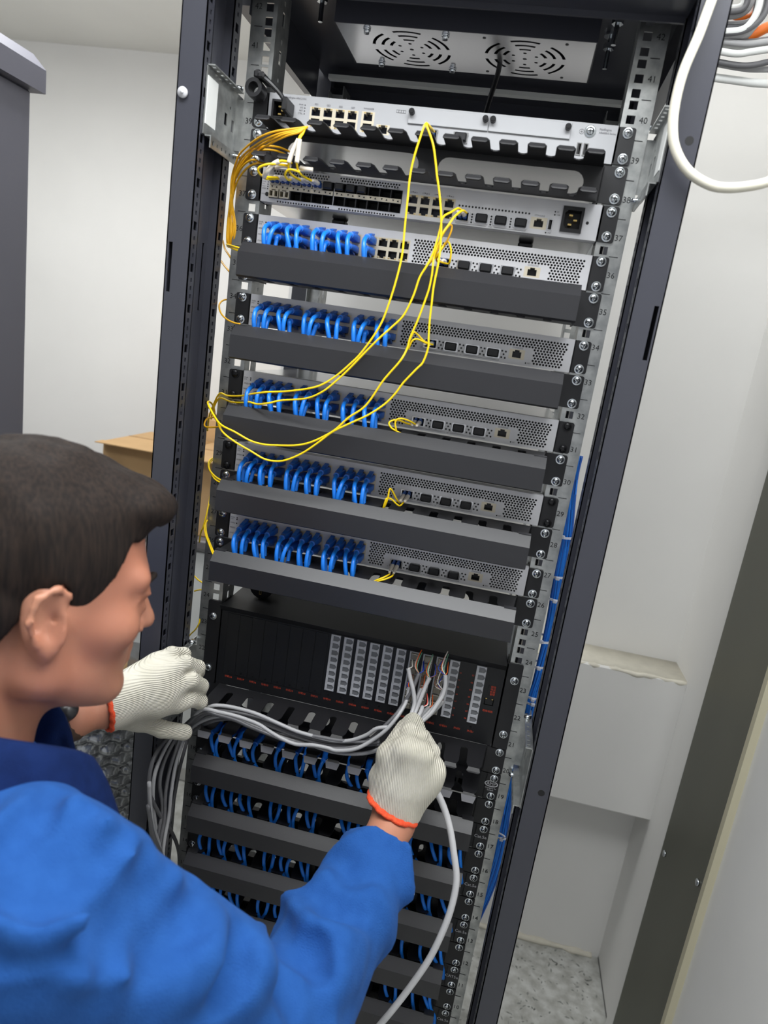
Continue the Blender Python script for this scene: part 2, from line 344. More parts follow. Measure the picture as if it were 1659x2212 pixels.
# ------------------------------------------------------------------ open rack frame
rk = thing('server_rack', 'tall black open-frame equipment rack filled with switches and cable ducts', 'rack', (0, 0, 0))
RH = 2.05
def mirror(sx): return Matrix.Diagonal((sx, 1, 1, 1))
def post(sx, front=True):
    m = MB(); T = mirror(sx)
    yf = -0.098 if front else 0.502; d = 1 if front else -1
    holes = [(-0.2965, -0.2915, 1.602, 1.662)] if front else []
    # front flange (round stud holes and long slots), inner flange with punched holes, side web with slot, rear lip
    m.grid(-0.300, -0.268, 0.0, RH, holes, min(yf, yf + d * 0.0015), max(yf, yf + d * 0.0015), 'y', T)
    for c0, c1 in ((0.0, 0.019), (0.073, 0.094)):              # punched strips along both edges of the inner wall
        a, b = sorted((yf + d * c0, yf + d * c1)); c = yf + d * (c0 + c1) / 2; hs = []
        for k in range(int(RH / 0.05)):
            z = 0.03 + 0.05 * k; hs += [(c - 0.0045, c + 0.0045, z, z + 0.010)] + [(c - 0.002, c + 0.002, z + o, z + o + 0.005) for o in (0.018, 0.028, 0.038)]
        m.grid(a, b, 0.0, RH, hs, -0.2695, -0.268, 'x', T)
    a, b = sorted((yf + d * 0.019, yf + d * 0.073)); sl = [(yf + d * 0.062 - 0.003, yf + d * 0.062 + 0.003, 1.585, 1.672)]
    m.grid(a, b, 0.0, RH, sl, -0.2815, -0.280, 'x', T)          # recessed middle of the inner wall, one long slot
    for c0 in (0.0175, 0.073): a, b = sorted((yf + d * c0, yf + d * (c0 + 0.0015))); m.box(-0.2815, -0.268, a, b, 0, RH, T)
    a, b = sorted((yf, yf + d * 0.094)); m.grid(a, b, 0.0, RH, sl, -0.300, -0.2985, 'x', T)
    a, b = sorted((yf + d * 0.0925, yf + d * 0.094)); m.box(-0.2985, -0.2695, a, b, 0, RH, T)
    return m.build('post', 'frame', rk)
for sx in (1, -1):
    p = post(sx); post(sx, False)
for z in (1.832, 1.030): MB().cyl((0.2885, -0.0982, z), 0.0046, 0.0008, 'y', 16).build('round_hole', 'mesh', rk)
MB().cyl((-0.2905, -0.099, 1.830), 0.0062, -0.003, 'y', 18).cyl((-0.2905, -0.102, 1.830), 0.0022, -0.0012, 'y', 10).build('push_button_plug', 'button', rk, True)
MB().box(-0.268, 0.268, -0.098, -0.030, 1.975, RH).build('top_beam', 'frame', rk)
MB().box(-0.266, 0.266, -0.0335, -0.030, 1.9685, 1.975).build('beam_lip', 'frame', rk)
MB().box(-0.285, 0.285, -0.06, 0.47, 2.035, RH).build('top_panel', 'frame', rk)
for sx in (1, -1):
    MB().box(-0.30, -0.278, 0.044, 0.36, 1.985, RH, mirror(sx)).box(-0.279, -0.278, 0.044, 0.36, 1.975, 1.985, mirror(sx)).build('side_beam', 'frame', rk)
    MB().box(-0.30, -0.278, 0.044, 0.36, 0.0, 0.07, mirror(sx)).build('bottom_beam', 'frame', rk)
MB().box(-0.268, 0.268, 0.470, 0.500, 1.86, RH).build('rear_beam', 'frame', rk)
MB().box(-0.262, 0.246, 0.366, 0.380, 2.0155, 2.0225).build('rear_crossbar', 'label', rk)  # white colour stands in for the lit edge at the rear
MB().box(-0.268, 0.268, -0.098, -0.060, 0.0, 0.075).box(-0.268, 0.268, 0.46, 0.50, 0.0, 0.075).build('bottom_beam', 'frame', rk)
MB().box(-0.268, 0.268, -0.06, 0.46, 0.055, 0.07).build('floor_pan', 'frame', rk)

# galvanised mounting rails, with square holes, unit marks and numbers
def rail(sx, y0, numbers):
    hs = []
    for n in range(1, 43):
        for k in (-1, 0, 1):
            z = zu(n) + k * 0.015875; hs.append((0.2275, 0.2375, z - 0.0048, z + 0.0048))
    d = 1 if numbers else -1; T = mirror(sx)
    m = MB().grid(0.222, 0.2565, 0.085, 1.995, hs, min(y0, y0 + d * 0.002), max(y0, y0 + d * 0.002), 'y', T)
    ya, yb = sorted((y0 + d * 0.002, y0 + d * 0.046)); yc = (ya + yb) / 2
    hs = [(yc - 0.004, yc + 0.004, zu(n) - 0.012, zu(n) + 0.004) for n in range(1, 43)] + [(yc - 0.002, yc + 0.002, zu(n) + 0.012, zu(n) + 0.017) for n in range(1, 43)]
    m.grid(ya, yb, 0.085, 1.995, hs, 0.222, 0.2235, 'x', T)
    ya, yb = sorted((y0 + d * 0.002, y0 + d * 0.020)); m.box(0.2550, 0.2565, ya, yb, 0.085, 1.995, T)
    r = m.build('mounting_rail', 'galv', rk)
    if numbers:
        t = MB()
        for n in range(1, 43):
            text_into(t, str(n), sx * 0.2475, zu(n), 0.0100, y0 - 0.0004)
            for dz in (0.5,): t.box(sx * 0.2405, sx * 0.2515, y0 - 0.0004, y0, zu(n + dz) - 0.0004, zu(n + dz) + 0.0004) if sx > 0 else t.box(-0.2515, -0.2405, y0 - 0.0004, y0, zu(n + dz) - 0.0004, zu(n + dz) + 0.0004)
        t.build('unit_numbers', 'inkblk', r)
    return r
for sx in (1, -1):
    rail(sx, 0.0, True); rail(sx, 0.382, False)
# galvanised brackets joining posts and rails
def bracket(sx, z0, z1):
    T = mirror(sx); m = MB(); zc = (z0 + z1) / 2; xi = -0.247 if sx > 0 else -0.2565
    m.grid(-0.090, 0.020, z0, z1, [(-0.034, -0.026, zc - 0.010, zc + 0.004), (-0.012, -0.005, zc - 0.012, zc + 0.002), (0.006, 0.009, zc - 0.018, zc - 0.004), (-0.062, -0.058, zc + 0.014, zc + 0.018), (-0.020, -0.017, zc + 0.012, zc + 0.015)], -0.2675, -0.2660, 'x', T)
    m.grid(-0.266, -0.257, -0.090, 0.000, [(-0.2635, -0.2590, -0.086, -0.081)] + [(-0.2630, -0.2595, -0.074 + 0.0125 * k, -0.0695 + 0.0125 * k) for k in range(5)], z1, z1 + 0.0015, 'z', T)
    m.box(-0.266, -0.2575, -0.086, 0.060, z0 - 0.0015, z0, T)
    m.grid(-0.086, 0.000, z0 - 0.014, z0 - 0.0015, [(-0.081, -0.076, z0 - 0.010, z0 - 0.005)] + [(-0.068 + 0.0125 * k, -0.0645 + 0.0125 * k, z0 - 0.009, z0 - 0.0055) for k in range(5)], -0.2590, -0.2575, 'x', T)
    m.box(-0.266, -0.226, 0.003, 0.0045, z0 + 0.006, z1 - 0.006, T)
    return m.build('rail_bracket', 'galv', rk)
for sx in (1, -1):
    for z0, z1 in ((1.791, 1.865), (0.995, 1.085), (0.19, 0.275)):
        b = bracket(sx, z0, z1)
        if z0 > 1.5: MB().box(-0.2660, -0.2652, -0.088, -0.060, z0 + 0.012, z1 - 0.010, mirror(sx)).build('white_sticker', 'label', b)
        MB().cyl((sx * -0.2610, -0.008, z1 + 0.0015), 0.0055, 0.004, 'z', 12).build('screw', 'screw', b, True); MB().cyl((sx * -0.2565, -0.008, z0 - 0.0015), 0.0055, -0.004, 'z', 12).build('screw', 'screw', b, True)

# fan tray hanging from the top panel
FZ = 1.970
ft = thing('fan_tray', 'grey slotted twin fan tray hanging under the rack top', 'fan', (0.0105, 0.0975, FZ))
def fan_holes(cx, cy):
    H = []
    for s in range(6):
        a0 = math.radians(90 + 60 * s)
        for r, w, half in ((0.0520, 0.0042, 21), (0.0400, 0.0042, 19), (0.0285, 0.0042, 15)):
            pts = []
            for k in range(7): a = a0 + math.radians(-half + 2 * half * k / 6); pts.append((cx + (r + w / 2) * math.cos(a), cy + (r + w / 2) * math.sin(a)))
            for k in range(7): a = a0 + math.radians(half - 2 * half * k / 6); pts.append((cx + (r - w / 2) * math.cos(a), cy + (r - w / 2) * math.sin(a)))
            H.append(pts)
        H.append(circle(cx + 0.0175 * math.cos(a0), cy + 0.0175 * math.sin(a0), 0.0025, 8))
    H.append(circle(cx, cy, 0.003, 8))
    return H
FX = (-0.0745, 0.0795)
MB().holed([(-0.1665, -0.0625), (0.1665, -0.0625), (0.1665, 0.0625), (-0.1665, 0.0625)], fan_holes(FX[0], 0.001) + fan_holes(FX[1], 0.001), 'z', 0.0, 0.0005).build('slotted_plate', 'fan', ft)
hs = MB(); hs.grid(-0.1665, 0.1665, 0.0, 0.065, [(0.000, 0.0085, 0.030, 0.0335), (0.001, 0.0105, 0.0375, 0.0425), (0.0035, 0.010, 0.047, 0.0495), (0.0195, 0.024, 0.046, 0.0485), (0.0205, 0.0235, 0.037, 0.041), (0.0245, 0.027, 0.037, 0.041)], -0.0640, -0.0625, 'y')
hs.box(-0.1665, 0.1665, 0.0625, 0.064, 0, 0.065).box(-0.1680, -0.1665, -0.064, 0.064, 0, 0.065).box(0.1665, 0.168, -0.064, 0.064, 0, 0.065)
hs.build('housing', 'frame', ft)
MB().box(-0.004, 0.03, -0.058, -0.050, 0.028, 0.052).build('slit_bright_plate', 'label', ft)  # added white plate behind the slits, imitates brightness showing through them
for fx in FX:
    f = MB(); f.grid(fx - 0.06, fx + 0.06, -0.059, 0.061, [], 0.044, 0.046, 'z'); f.cyl((fx, 0.001, 0.006), 0.022, 0.035, 'z', 20)
    for k in range(7):
        a = 2 * math.pi * k / 7; T = Matrix.Translation((fx, 0.001, 0.022)) @ Matrix.Rotation(a, 4, 'Z') @ Matrix.Rotation(math.radians(35), 4, 'X')
        f.box(0.02, 0.056, -0.011, 0.011, -0.0008, 0.0008, T)
    f.build('fan_rotor', 'pblack', ft)
    for dx in (-0.052, 0.052):
        for dy in (-0.052, 0.052):
            if fx == FX[0]: MB().cyl((fx + dx, dy, 0), 0.0038, -0.006, 'z', 10).cyl((fx + dx, dy, 0), 0.0052, -0.002, 'z', 10).build('screw', 'screw', ft, True)
            else: MB().cyl((fx + dx, dy, 0.0005), 0.0022, -0.001, 'z', 8).build('screw_hole', 'hole', ft)
# studs with nuts that hold the tray frame to the top panel
for i, (x, y) in enumerate(((0.200, 0.09), (0.198, 0.165), (-0.195, 0.09))):
    s = MB().cyl((x, y, 2.036), 0.0032, -0.045, 'z', 10).cyl((x, y, 2.022), 0.0075, -0.007, 'z', 6).cyl((x, y, 2.0350), 0.0095, -0.004, 'z', 14)
    s.build('stud_and_nut', 'screw', rk)
# fan supply lead
fc = MB().tube([(0.055, 0.118, 1.985), (0.055, 0.130, 1.965), (0.046, 0.16, 1.935), (0.036, 0.20, 1.905), (0.028, 0.23, 1.890), (0.03, 0.27, 1.888), (0.05, 0.30, 1.895), (0.062, 0.29, 1.915), (0.052, 0.26, 1.90), (0.04, 0.25, 1.8835)], 0.0036, 8, 5)
tag(fc.build('fan_lead', 'pblack', None, True), 'black fan supply lead hanging from the fan tray behind the top router', 'cable')

# ------------------------------------------------------------------ screws and ears shared by every rack unit
def screw_mesh(m):
    s = MB(); A = 14; prof = [(0.0062, 0.0), (0.0062, -0.0008), (0.0047, -0.0010), (0.0046, -0.0024), (0.0036, -0.0034), (0.0016, -0.0038)]
    s.rings([[(r * math.cos(2 * math.pi * i / A), y, r * math.sin(2 * math.pi * i / A)) for i in range(A)] for r, y in prof]); return s.mesh('screw', m, 'auto')
SCREW = {k: screw_mesh(k) for k in ('screw', 'blkscrew')}
_c = MB().box(-0.0027, 0.0027, -0.00415, -0.003, -0.0005, 0.0005).box(-0.0005, 0.0005, -0.0041, -0.003, -0.0027, 0.0027)
CROSS = _c.mesh('cross_recess', 'hole')
rs = random.Random(11)
def screw(parent, x, z, kind='screw', y=-0.003):
    a = rs.uniform(0, 1.5); o = put('screw', SCREW[kind], parent, (x, y, z), (0, a, 0)); put('cross_recess', CROSS, o); return o
_cache = {}
def cached(key, fn):
    if key not in _cache: _cache[key] = fn()
    return _cache[key]
def ears(t, h, zs, kinds=('screw',) * 4, x0=0.2212, y=0.0, m='black'):
    for i, sx in enumerate((-1, 1)):
        me = cached(('ear', sx, h, x0, m), lambda: MB().prism(rrect(*sorted((sx * x0, sx * 0.2418)), -h, h, 0.003), 'y', -0.003, -0.0005).box(*sorted((sx * x0, sx * (x0 + 0.0015))), -0.003, 0.03, -h, h).mesh('mounting_ear', m))
        e = put('mounting_ear', me, t)
        for j, z in enumerate(zs): screw(e, sx * 0.2326, z, kinds[i * len(zs) + j] if len(kinds) > i * len(zs) + j else 'screw')

# ------------------------------------------------------------------ horizontal cable ducts
def comb_mesh(top, lip=True):
    s = 1 if top else -1; m = MB(); zt = s * 0.0210; zb = s * 0.0195; poly = [(0.212, -0.002)]
    ye = -0.0665 if lip else -0.0560; fing = [(-0.2128 + 0.0332 * k, -0.2128 + 0.0332 * k + 0.0222) for k in range(13)]
    for k in range(12, -1, -1):
        a, b = fing[k]
        poly += [(b, ye + 0.0085), (b - 0.003, ye), (a + 0.003, ye), (a, ye + 0.0085)]
        if k > 0:
            c, r = (fing[k - 1][1] + a) / 2, (a - fing[k - 1][1]) / 2
            poly += [(c + r * math.cos(q), -0.0255 + r * math.sin(q)) for q in [math.pi * i / 6 for i in range(7)]]
    poly += [(-0.2128, -0.002)]
    m.prism(poly, 'z', *sorted((zb, zt)))
    for a, b in fing if lip else []:                          # tips bent down at about 50 degrees
        ya, za, yb_, zb_ = -0.0660, zt if top else zb, -0.0712, (zt if top else zb) - 0.0062; w = 0.0035
        m.add([(a + w, ya, za), (b - w, ya, za), (b - 0.0015, yb_ + 0.001, zb_ + 0.0016), (b - w - 0.0005, yb_, zb_), (a + w + 0.0005, yb_, zb_), (a + 0.0015, yb_ + 0.001, zb_ + 0.0016)] + [(x, y + 0.0011, z - 0.0009) for x, y, z in ((a + w, ya, za), (b - w, ya, za), (b - 0.0015, yb_ + 0.001, zb_ + 0.0016), (b - w - 0.0005, yb_, zb_), (a + w + 0.0005, yb_, zb_), (a + 0.0015, yb_ + 0.001, zb_ + 0.0016))],
              [(5, 2, 1, 0), (5, 4, 3, 2), (6, 7, 8, 11), (8, 9, 10, 11)] + [(i, (i + 1) % 6, 6 + (i + 1) % 6, 6 + i) for i in range(6)])
    return m.mesh('upper_comb' if top else 'lower_comb', 'black')
def duct(n, label, cover=True, ovals=False, kinds=('screw',) * 4):
    t = thing('cable_duct', label, 'cable organiser', (0, 0, zu(n)), 'horizontal cable ducts of the rack')
    def plate():
        m = MB(); outer = [(-0.2205, -0.0195), (0.2205, -0.0195), (0.2205, 0.0195), (-0.2205, 0.0195)]
        holes = [stadium(-0.190, -0.0145, -0.0140, 0.0125)[::-1], stadium(0.0105, 0.1925, -0.0140, 0.0125)[::-1]] if ovals else [stadium(-0.176 + 0.088 * k, -0.116 + 0.088 * k, -0.011, 0.011)[::-1] for k in range(4)]
        return m.holed(outer, holes, 'y', -0.002, -0.0005).mesh('back_plate', 'black')
    put('back_plate', cached(('bp', ovals), plate), t)
    put('upper_comb', cached(('uc', cover), lambda: comb_mesh(True, not cover)), t); put('lower_comb', cached(('lc', cover), lambda: comb_mesh(False, not cover)), t)
    if not cover and not ovals:                               # tips along the lower row of fingers, their lit look put into a grey colour
        tip = cached('tip', lambda: MB().prism([(-0.0106, 0.0030), (-0.0080, -0.0065), (0.0080, -0.0065), (0.0106, 0.0030)], 'y', -0.0008, 0.0006).mesh('finger_tip', 'tablit'))
        for k in range(13): put('finger_tip', tip, t, (-0.2017 + 0.0332 * k, -0.0725, -0.0240), (-0.35, 0, 0))
    ears(t, 0.0212, (0.015, -0.015), kinds, x0=0.2125)
    if cover:
        def cov():
            m = MB(); o = [(-0.0600, 0.0222), (-0.0745, 0.0085), (-0.0745, -0.0200), (-0.0700, -0.0222)]; w = 0.0014
            i = [(-0.0690, -0.0212), (-0.0731, -0.0192), (-0.0731, 0.0079), (-0.0590, 0.0212)]
            m.prism(o + i, 'x', -0.2155, 0.2112)
            m.box(-0.2155, -0.1995, -0.0612, -0.052, 0.0212, 0.0224).box(0.195, 0.2112, -0.0612, -0.052, 0.0212, 0.0224)
            return m.mesh('cover', 'cover')
        put('cover', cached('cover', cov), t)
    return t

# ------------------------------------------------------------------ ports
def t_holes(x, z, up, w=0.0114, h=0.0076, nw=0.0060, nh=0.0022, zoff=0.0):
    z0, z1 = (z - h / 2 - nh * 0.3, z + h / 2 - nh * 0.3) if up else (z - h / 2 + nh * 0.3, z + h / 2 + nh * 0.3)
    n = (x - nw / 2, x + nw / 2, z1 - 1e-5, z1 + nh) if up else (x - nw / 2, x + nw / 2, z0 - nh, z0 + 1e-5)
    return [(x - w / 2, x + w / 2, z0, z1), n]
def port_block(t, x0, x1, z0, z1, cols, rows=2, cav='hole', y=-0.0022, leds=True, frame='cream'):
    key = ('pb', round(x1 - x0, 4), round(z1 - z0, 4), cols, rows, cav); W = x1 - x0; H = z1 - z0; p = W / cols
    cs = [(-W / 2 + p * (i + 0.5), (H / 4 if rows == 2 else 0) * (1 if r == 0 else -1), r == 0) for r in range(rows) for i in range(cols)]
    def blk():
        hs = []
        for cx, cz, up in cs: hs += t_holes(cx, cz, up)
        return MB().grid(-W / 2, W / 2, -H / 2, H / 2, hs, 0.0, 0.010).mesh('port_block', frame)
    b = put('port_block', cached(key, blk), t, ((x0 + x1) / 2, y, (z0 + z1) / 2))
    pm = cached(('port', cav), lambda: MB().box(-0.0058, 0.0058, 0.0102, 0.0112, -0.0060, 0.0060).box(-0.0057, 0.0057, 0.0012, 0.0102, -0.0041, -0.0036).box(-0.0057, -0.0052, 0.0012, 0.0102, -0.004, 0.004).box(0.0052, 0.0057, 0.0012, 0.0102, -0.004, 0.004).mesh('port', cav))
    for cx, cz, up in cs: put('port', pm, b, (cx, 0, cz), (0, 0 if up else math.pi, 0))
    if leds:
        l = MB()
        for cx, cz, up in cs:
            zz = cz + (0.0046 if up else -0.0046)
            for dx in (-0.0045, 0.0045): l.box(cx + dx - 0.0011, cx + dx + 0.0011, -0.0004, 0.001, zz - 0.0006, zz + 0.0006)
        put('port_lights', cached((key, 'l'), lambda: l.mesh('port_lights', 'gold')), b)
    return b
CAGE = (MB().grid(-0.0092, 0.0092, -0.0062, 0.0062, [(-0.0074, 0.0074, -0.0049, 0.0049)], -0.0032, 0.004).box(-0.0096, -0.0088, -0.0040, 0.003, -0.0048, -0.0020).box(0.0088, 0.0096, -0.0040, 0.003, 0.0020, 0.0048).mesh('sfp_cage', 'case'))
CAGEB = MB().box(-0.0088, 0.0088, 0.012, 0.0126, -0.0058, 0.0058).mesh('cage_back', 'mesh')
def sfp_plug(t, x, z):                                     # dark dust plug in a metal cage
    c = put('sfp_cage', CAGE, t, (x, 0, z)); put('cage_back', CAGEB, c)
    put('dust_plug', cached('dust', lambda: MB().bbox(-0.0076, 0.0076, -0.0078, 0.002, -0.0052, 0.0052, 0.0014).box(-0.006, 0.006, -0.0082, -0.0070, -0.0034, -0.0012).mesh('dust_plug', 'pblack')), c)
    return c
def dots_into(m, pts, r=0.0011, y=-0.0024):
    for x, z in pts: m.cyl((x, y + 0.0014, z), r, -0.0014, 'y', 8)
def grille(m, x0, x1, z0, z1, p, rw, y0=-0.0022, y1=0.0005, r=0.0015):
    nr = max(1, round((z1 - z0) / rw)); rw = (z1 - z0) / nr; nc = int((x1 - x0) / p)
    for j in range(nr):
        za, zb = z0 + rw * j, z0 + rw * (j + 1); off = 0 if j % 2 else p / 2; xs = x0; n = nc if not off else nc - 1
        if off: m.add([(x0, y0, za), (x0 + off, y0, za), (x0 + off, y0, zb), (x0, y0, zb)], [(0, 1, 2, 3)])
        for i in range(n):
            a, b = x0 + off + p * i, x0 + off + p * (i + 1); cx, cz = (a + b) / 2, (za + zb) / 2
            R = [(b, cz), (b, zb), (cx, zb), (a, zb), (a, cz), (a, za), (cx, za), (b, za)]
            C = [(cx + r * math.cos(math.pi * k / 4), cz + r * math.sin(math.pi * k / 4)) for k in range(8)]
            m.add([(u, y0, v) for u, v in R] + [(u, y0, v) for u, v in C] + [(u, y1, v) for u, v in C], [(k, (k + 1) % 8, 8 + (k + 1) % 8, 8 + k) for k in range(8)] + [(8 + k, 8 + (k + 1) % 8, 16 + (k + 1) % 8, 16 + k) for k in range(8)])
        xe = x0 + off + p * n
        m.add([(xe, y0, za), (x1, y0, za), (x1, y0, zb), (xe, y0, zb)], [(0, 1, 2, 3)])

# ------------------------------------------------------------------ 24-port access switches
BX = ((-0.1998, -0.1430), (-0.1352, -0.0756), (-0.0682, -0.0103))
SFPX = (0.0362, 0.0635, 0.0917, 0.1198)
def access_switch(n, label, kinds):
    t = thing('network_switch', label, 'switch', (0, 0, zu(n)), 'grey 24-port access switches')
    put('chassis', cached('chassis', lambda: MB().bbox(-0.2205, 0.2205, 0.0165, 0.235, -0.0210, 0.0210, 0.0008).mesh('chassis', 'case')), t)
    put('face_plate', cached('face', lambda: MB().grid(-0.2205, 0.2208, -0.0212, 0.0210, [(a, b, -0.0158, 0.0115) for a, b in BX] + [(-0.0062, 0.2150, -0.0182, 0.0148), (0.1405, 0.1608, -0.0140, -0.0015)] + [(x - 0.0088, x + 0.0088, -0.0160, -0.0046) for x in SFPX], -0.0022, 0.0166).grid(0.0215, 0.1705, -0.0182, 0.0022, [(0.1405, 0.1608, -0.0140, -0.0015)] + [(x - 0.0088, x + 0.0088, -0.0160, -0.0046) for x in SFPX], -0.0022, 0.001).mesh('face_plate', 'face')), t)
    def gr():
        m = MB(); grille(m, -0.0062, 0.2150, 0.0022, 0.0148, 0.00408, 0.00315); grille(m, -0.0062, 0.0215, -0.0182, 0.0022, 0.00408, 0.0034); grille(m, 0.1705, 0.2150, -0.0182, 0.0022, 0.00408, 0.0034); return m.mesh('vent_grille', 'face')
    g = put('vent_grille', cached('grille', gr), t)
    put('vent_backing', cached('vb', lambda: MB().grid(-0.0062, 0.2150, -0.0182, 0.0148, [(0.1405, 0.1608, -0.0140, -0.0015)] + [(x - 0.0088, x + 0.0088, -0.0160, -0.0046) for x in SFPX], 0.0012, 0.0018).mesh('vent_backing', 'mesh')), g)
    for a, b in BX: port_block(t, a, b, -0.0158, 0.0115, 4)
    for i, x in enumerate(SFPX):
        sfp_plug(t, x, -0.0103) if i else put('cage_back', CAGEB, put('sfp_cage', CAGE, t, (x, 0, -0.0103)))
    def hl():
        m = MB()
        for i in range(4):
            x = SFPX[i] + 0.0138; dots_into(m, [(x - 0.0022, -0.0060), (x + 0.0026, -0.0064), (x + 0.0002, -0.0102), (x - 0.0022, -0.0142), (x + 0.0026, -0.0146)], 0.0013)
        dots_into(m, [(0.1639, -0.0172), (-0.2095, 0.0118), (-0.2095, 0.0092), (-0.2095, 0.0035)], 0.0010); return m.mesh('vent_dots', 'hole')
    tag(put('vent_dots', cached('vdots', hl), t), kind='stuff')
    port_block(t, 0.1405, 0.1608, -0.0140, -0.0015, 1, 1, leds=False)
    def lt():
        m = MB(); y = -0.0025
        text_into(m, 'CONSOLE', 0.1506, 0.0004, 0.0030, y); text_into(m, 'RET', 0.1682, -0.0172, 0.0026, y)
        for s, x in (('25', SFPX[0] - 0.012), ('26', SFPX[1] - 0.0115), ('27', SFPX[2] - 0.0115), ('28', SFPX[3] - 0.0115)): text_into(m, s, x, -0.0162, 0.0024, y)
        text_into(m, 'GE', 0.078, -0.0188, 0.0022, y); m.box(0.0270, 0.0750, y, y + 0.0002, -0.0189, -0.0186).box(0.0810, 0.1290, y, y + 0.0002, -0.0189, -0.0186).box(0.0270, 0.0273, y, y + 0.0002, -0.0188, -0.0176).box(0.1287, 0.1290, y, y + 0.0002, -0.0188, -0.0176)
        for s, z in (('PWR', 0.0118), ('SYS', 0.0092), ('SPEED', 0.0035), ('MODE', -0.0040), ('STACK', -0.0122)): text_into(m, s, -0.2190, z, 0.0027, y, align='LEFT')
        return m.mesh('lettering', 'ink')
    put('lettering', cached('swl', lt), t)
    ears(t, 0.0206, (0.0150, -0.0150), kinds)
    return t
S_, K_ = 'screw', 'blkscrew'
ords = ('first', 'second', 'third', 'fourth', 'fifth')
SWN = (36, 33.68, 31.32, 29, 26.68)
SWL = ('grey 24-port switch highest of its kind, several right-hand copper ports empty', 'grey 24-port switch in the row marked 34 with white wall showing above it',
       'grey 24-port switch with black ear screws and its pale metal top showing', 'grey 24-port switch with black ear screws in the row marked 29', 'grey 24-port switch lowest of its kind, above the bottommost covered duct of the upper group')
for n, l, k in zip(SWN, SWL, ((S_,) * 4, (S_,) * 4, (K_,) * 4, (K_,) * 4, (S_,) * 4)): access_switch(n, l, k)
# ducts: (unit, label, cover, ovals)
for n, l, c, o in ((38.32, 'open black finger duct with long oval openings below the router', False, True), (35, 'black covered cable duct under the highest 24-port switch', True, False), (32.68, 'black covered cable duct under the switch in row 34', True, False),
                   (30.32, 'black covered cable duct crossed by the two lowest yellow loops', True, False), (28, 'black covered cable duct between the row 29 and row 27 switches', True, False), (25.68, 'black covered cable duct above the black telephone panel', True, False),
                   (20.33, 'open black finger duct below the telephone panel carrying grey cables', False, False), (18.33, 'black covered cable duct under the patch panel with the oval logo', True, False), (16.33, 'black covered cable duct second above the jacket sleeve', True, False),
                   (14.33, 'black covered cable duct just above the bent sleeve elbow', True, False), (12.33, 'black covered cable duct right of the forearm, above the capital lettering', True, False), (10.33, 'black covered cable duct right of the forearm, next to the capital lettering', True, False), (8.33, 'black covered cable duct at the lower picture edge', True, False)):
    duct(n, l, c, o)

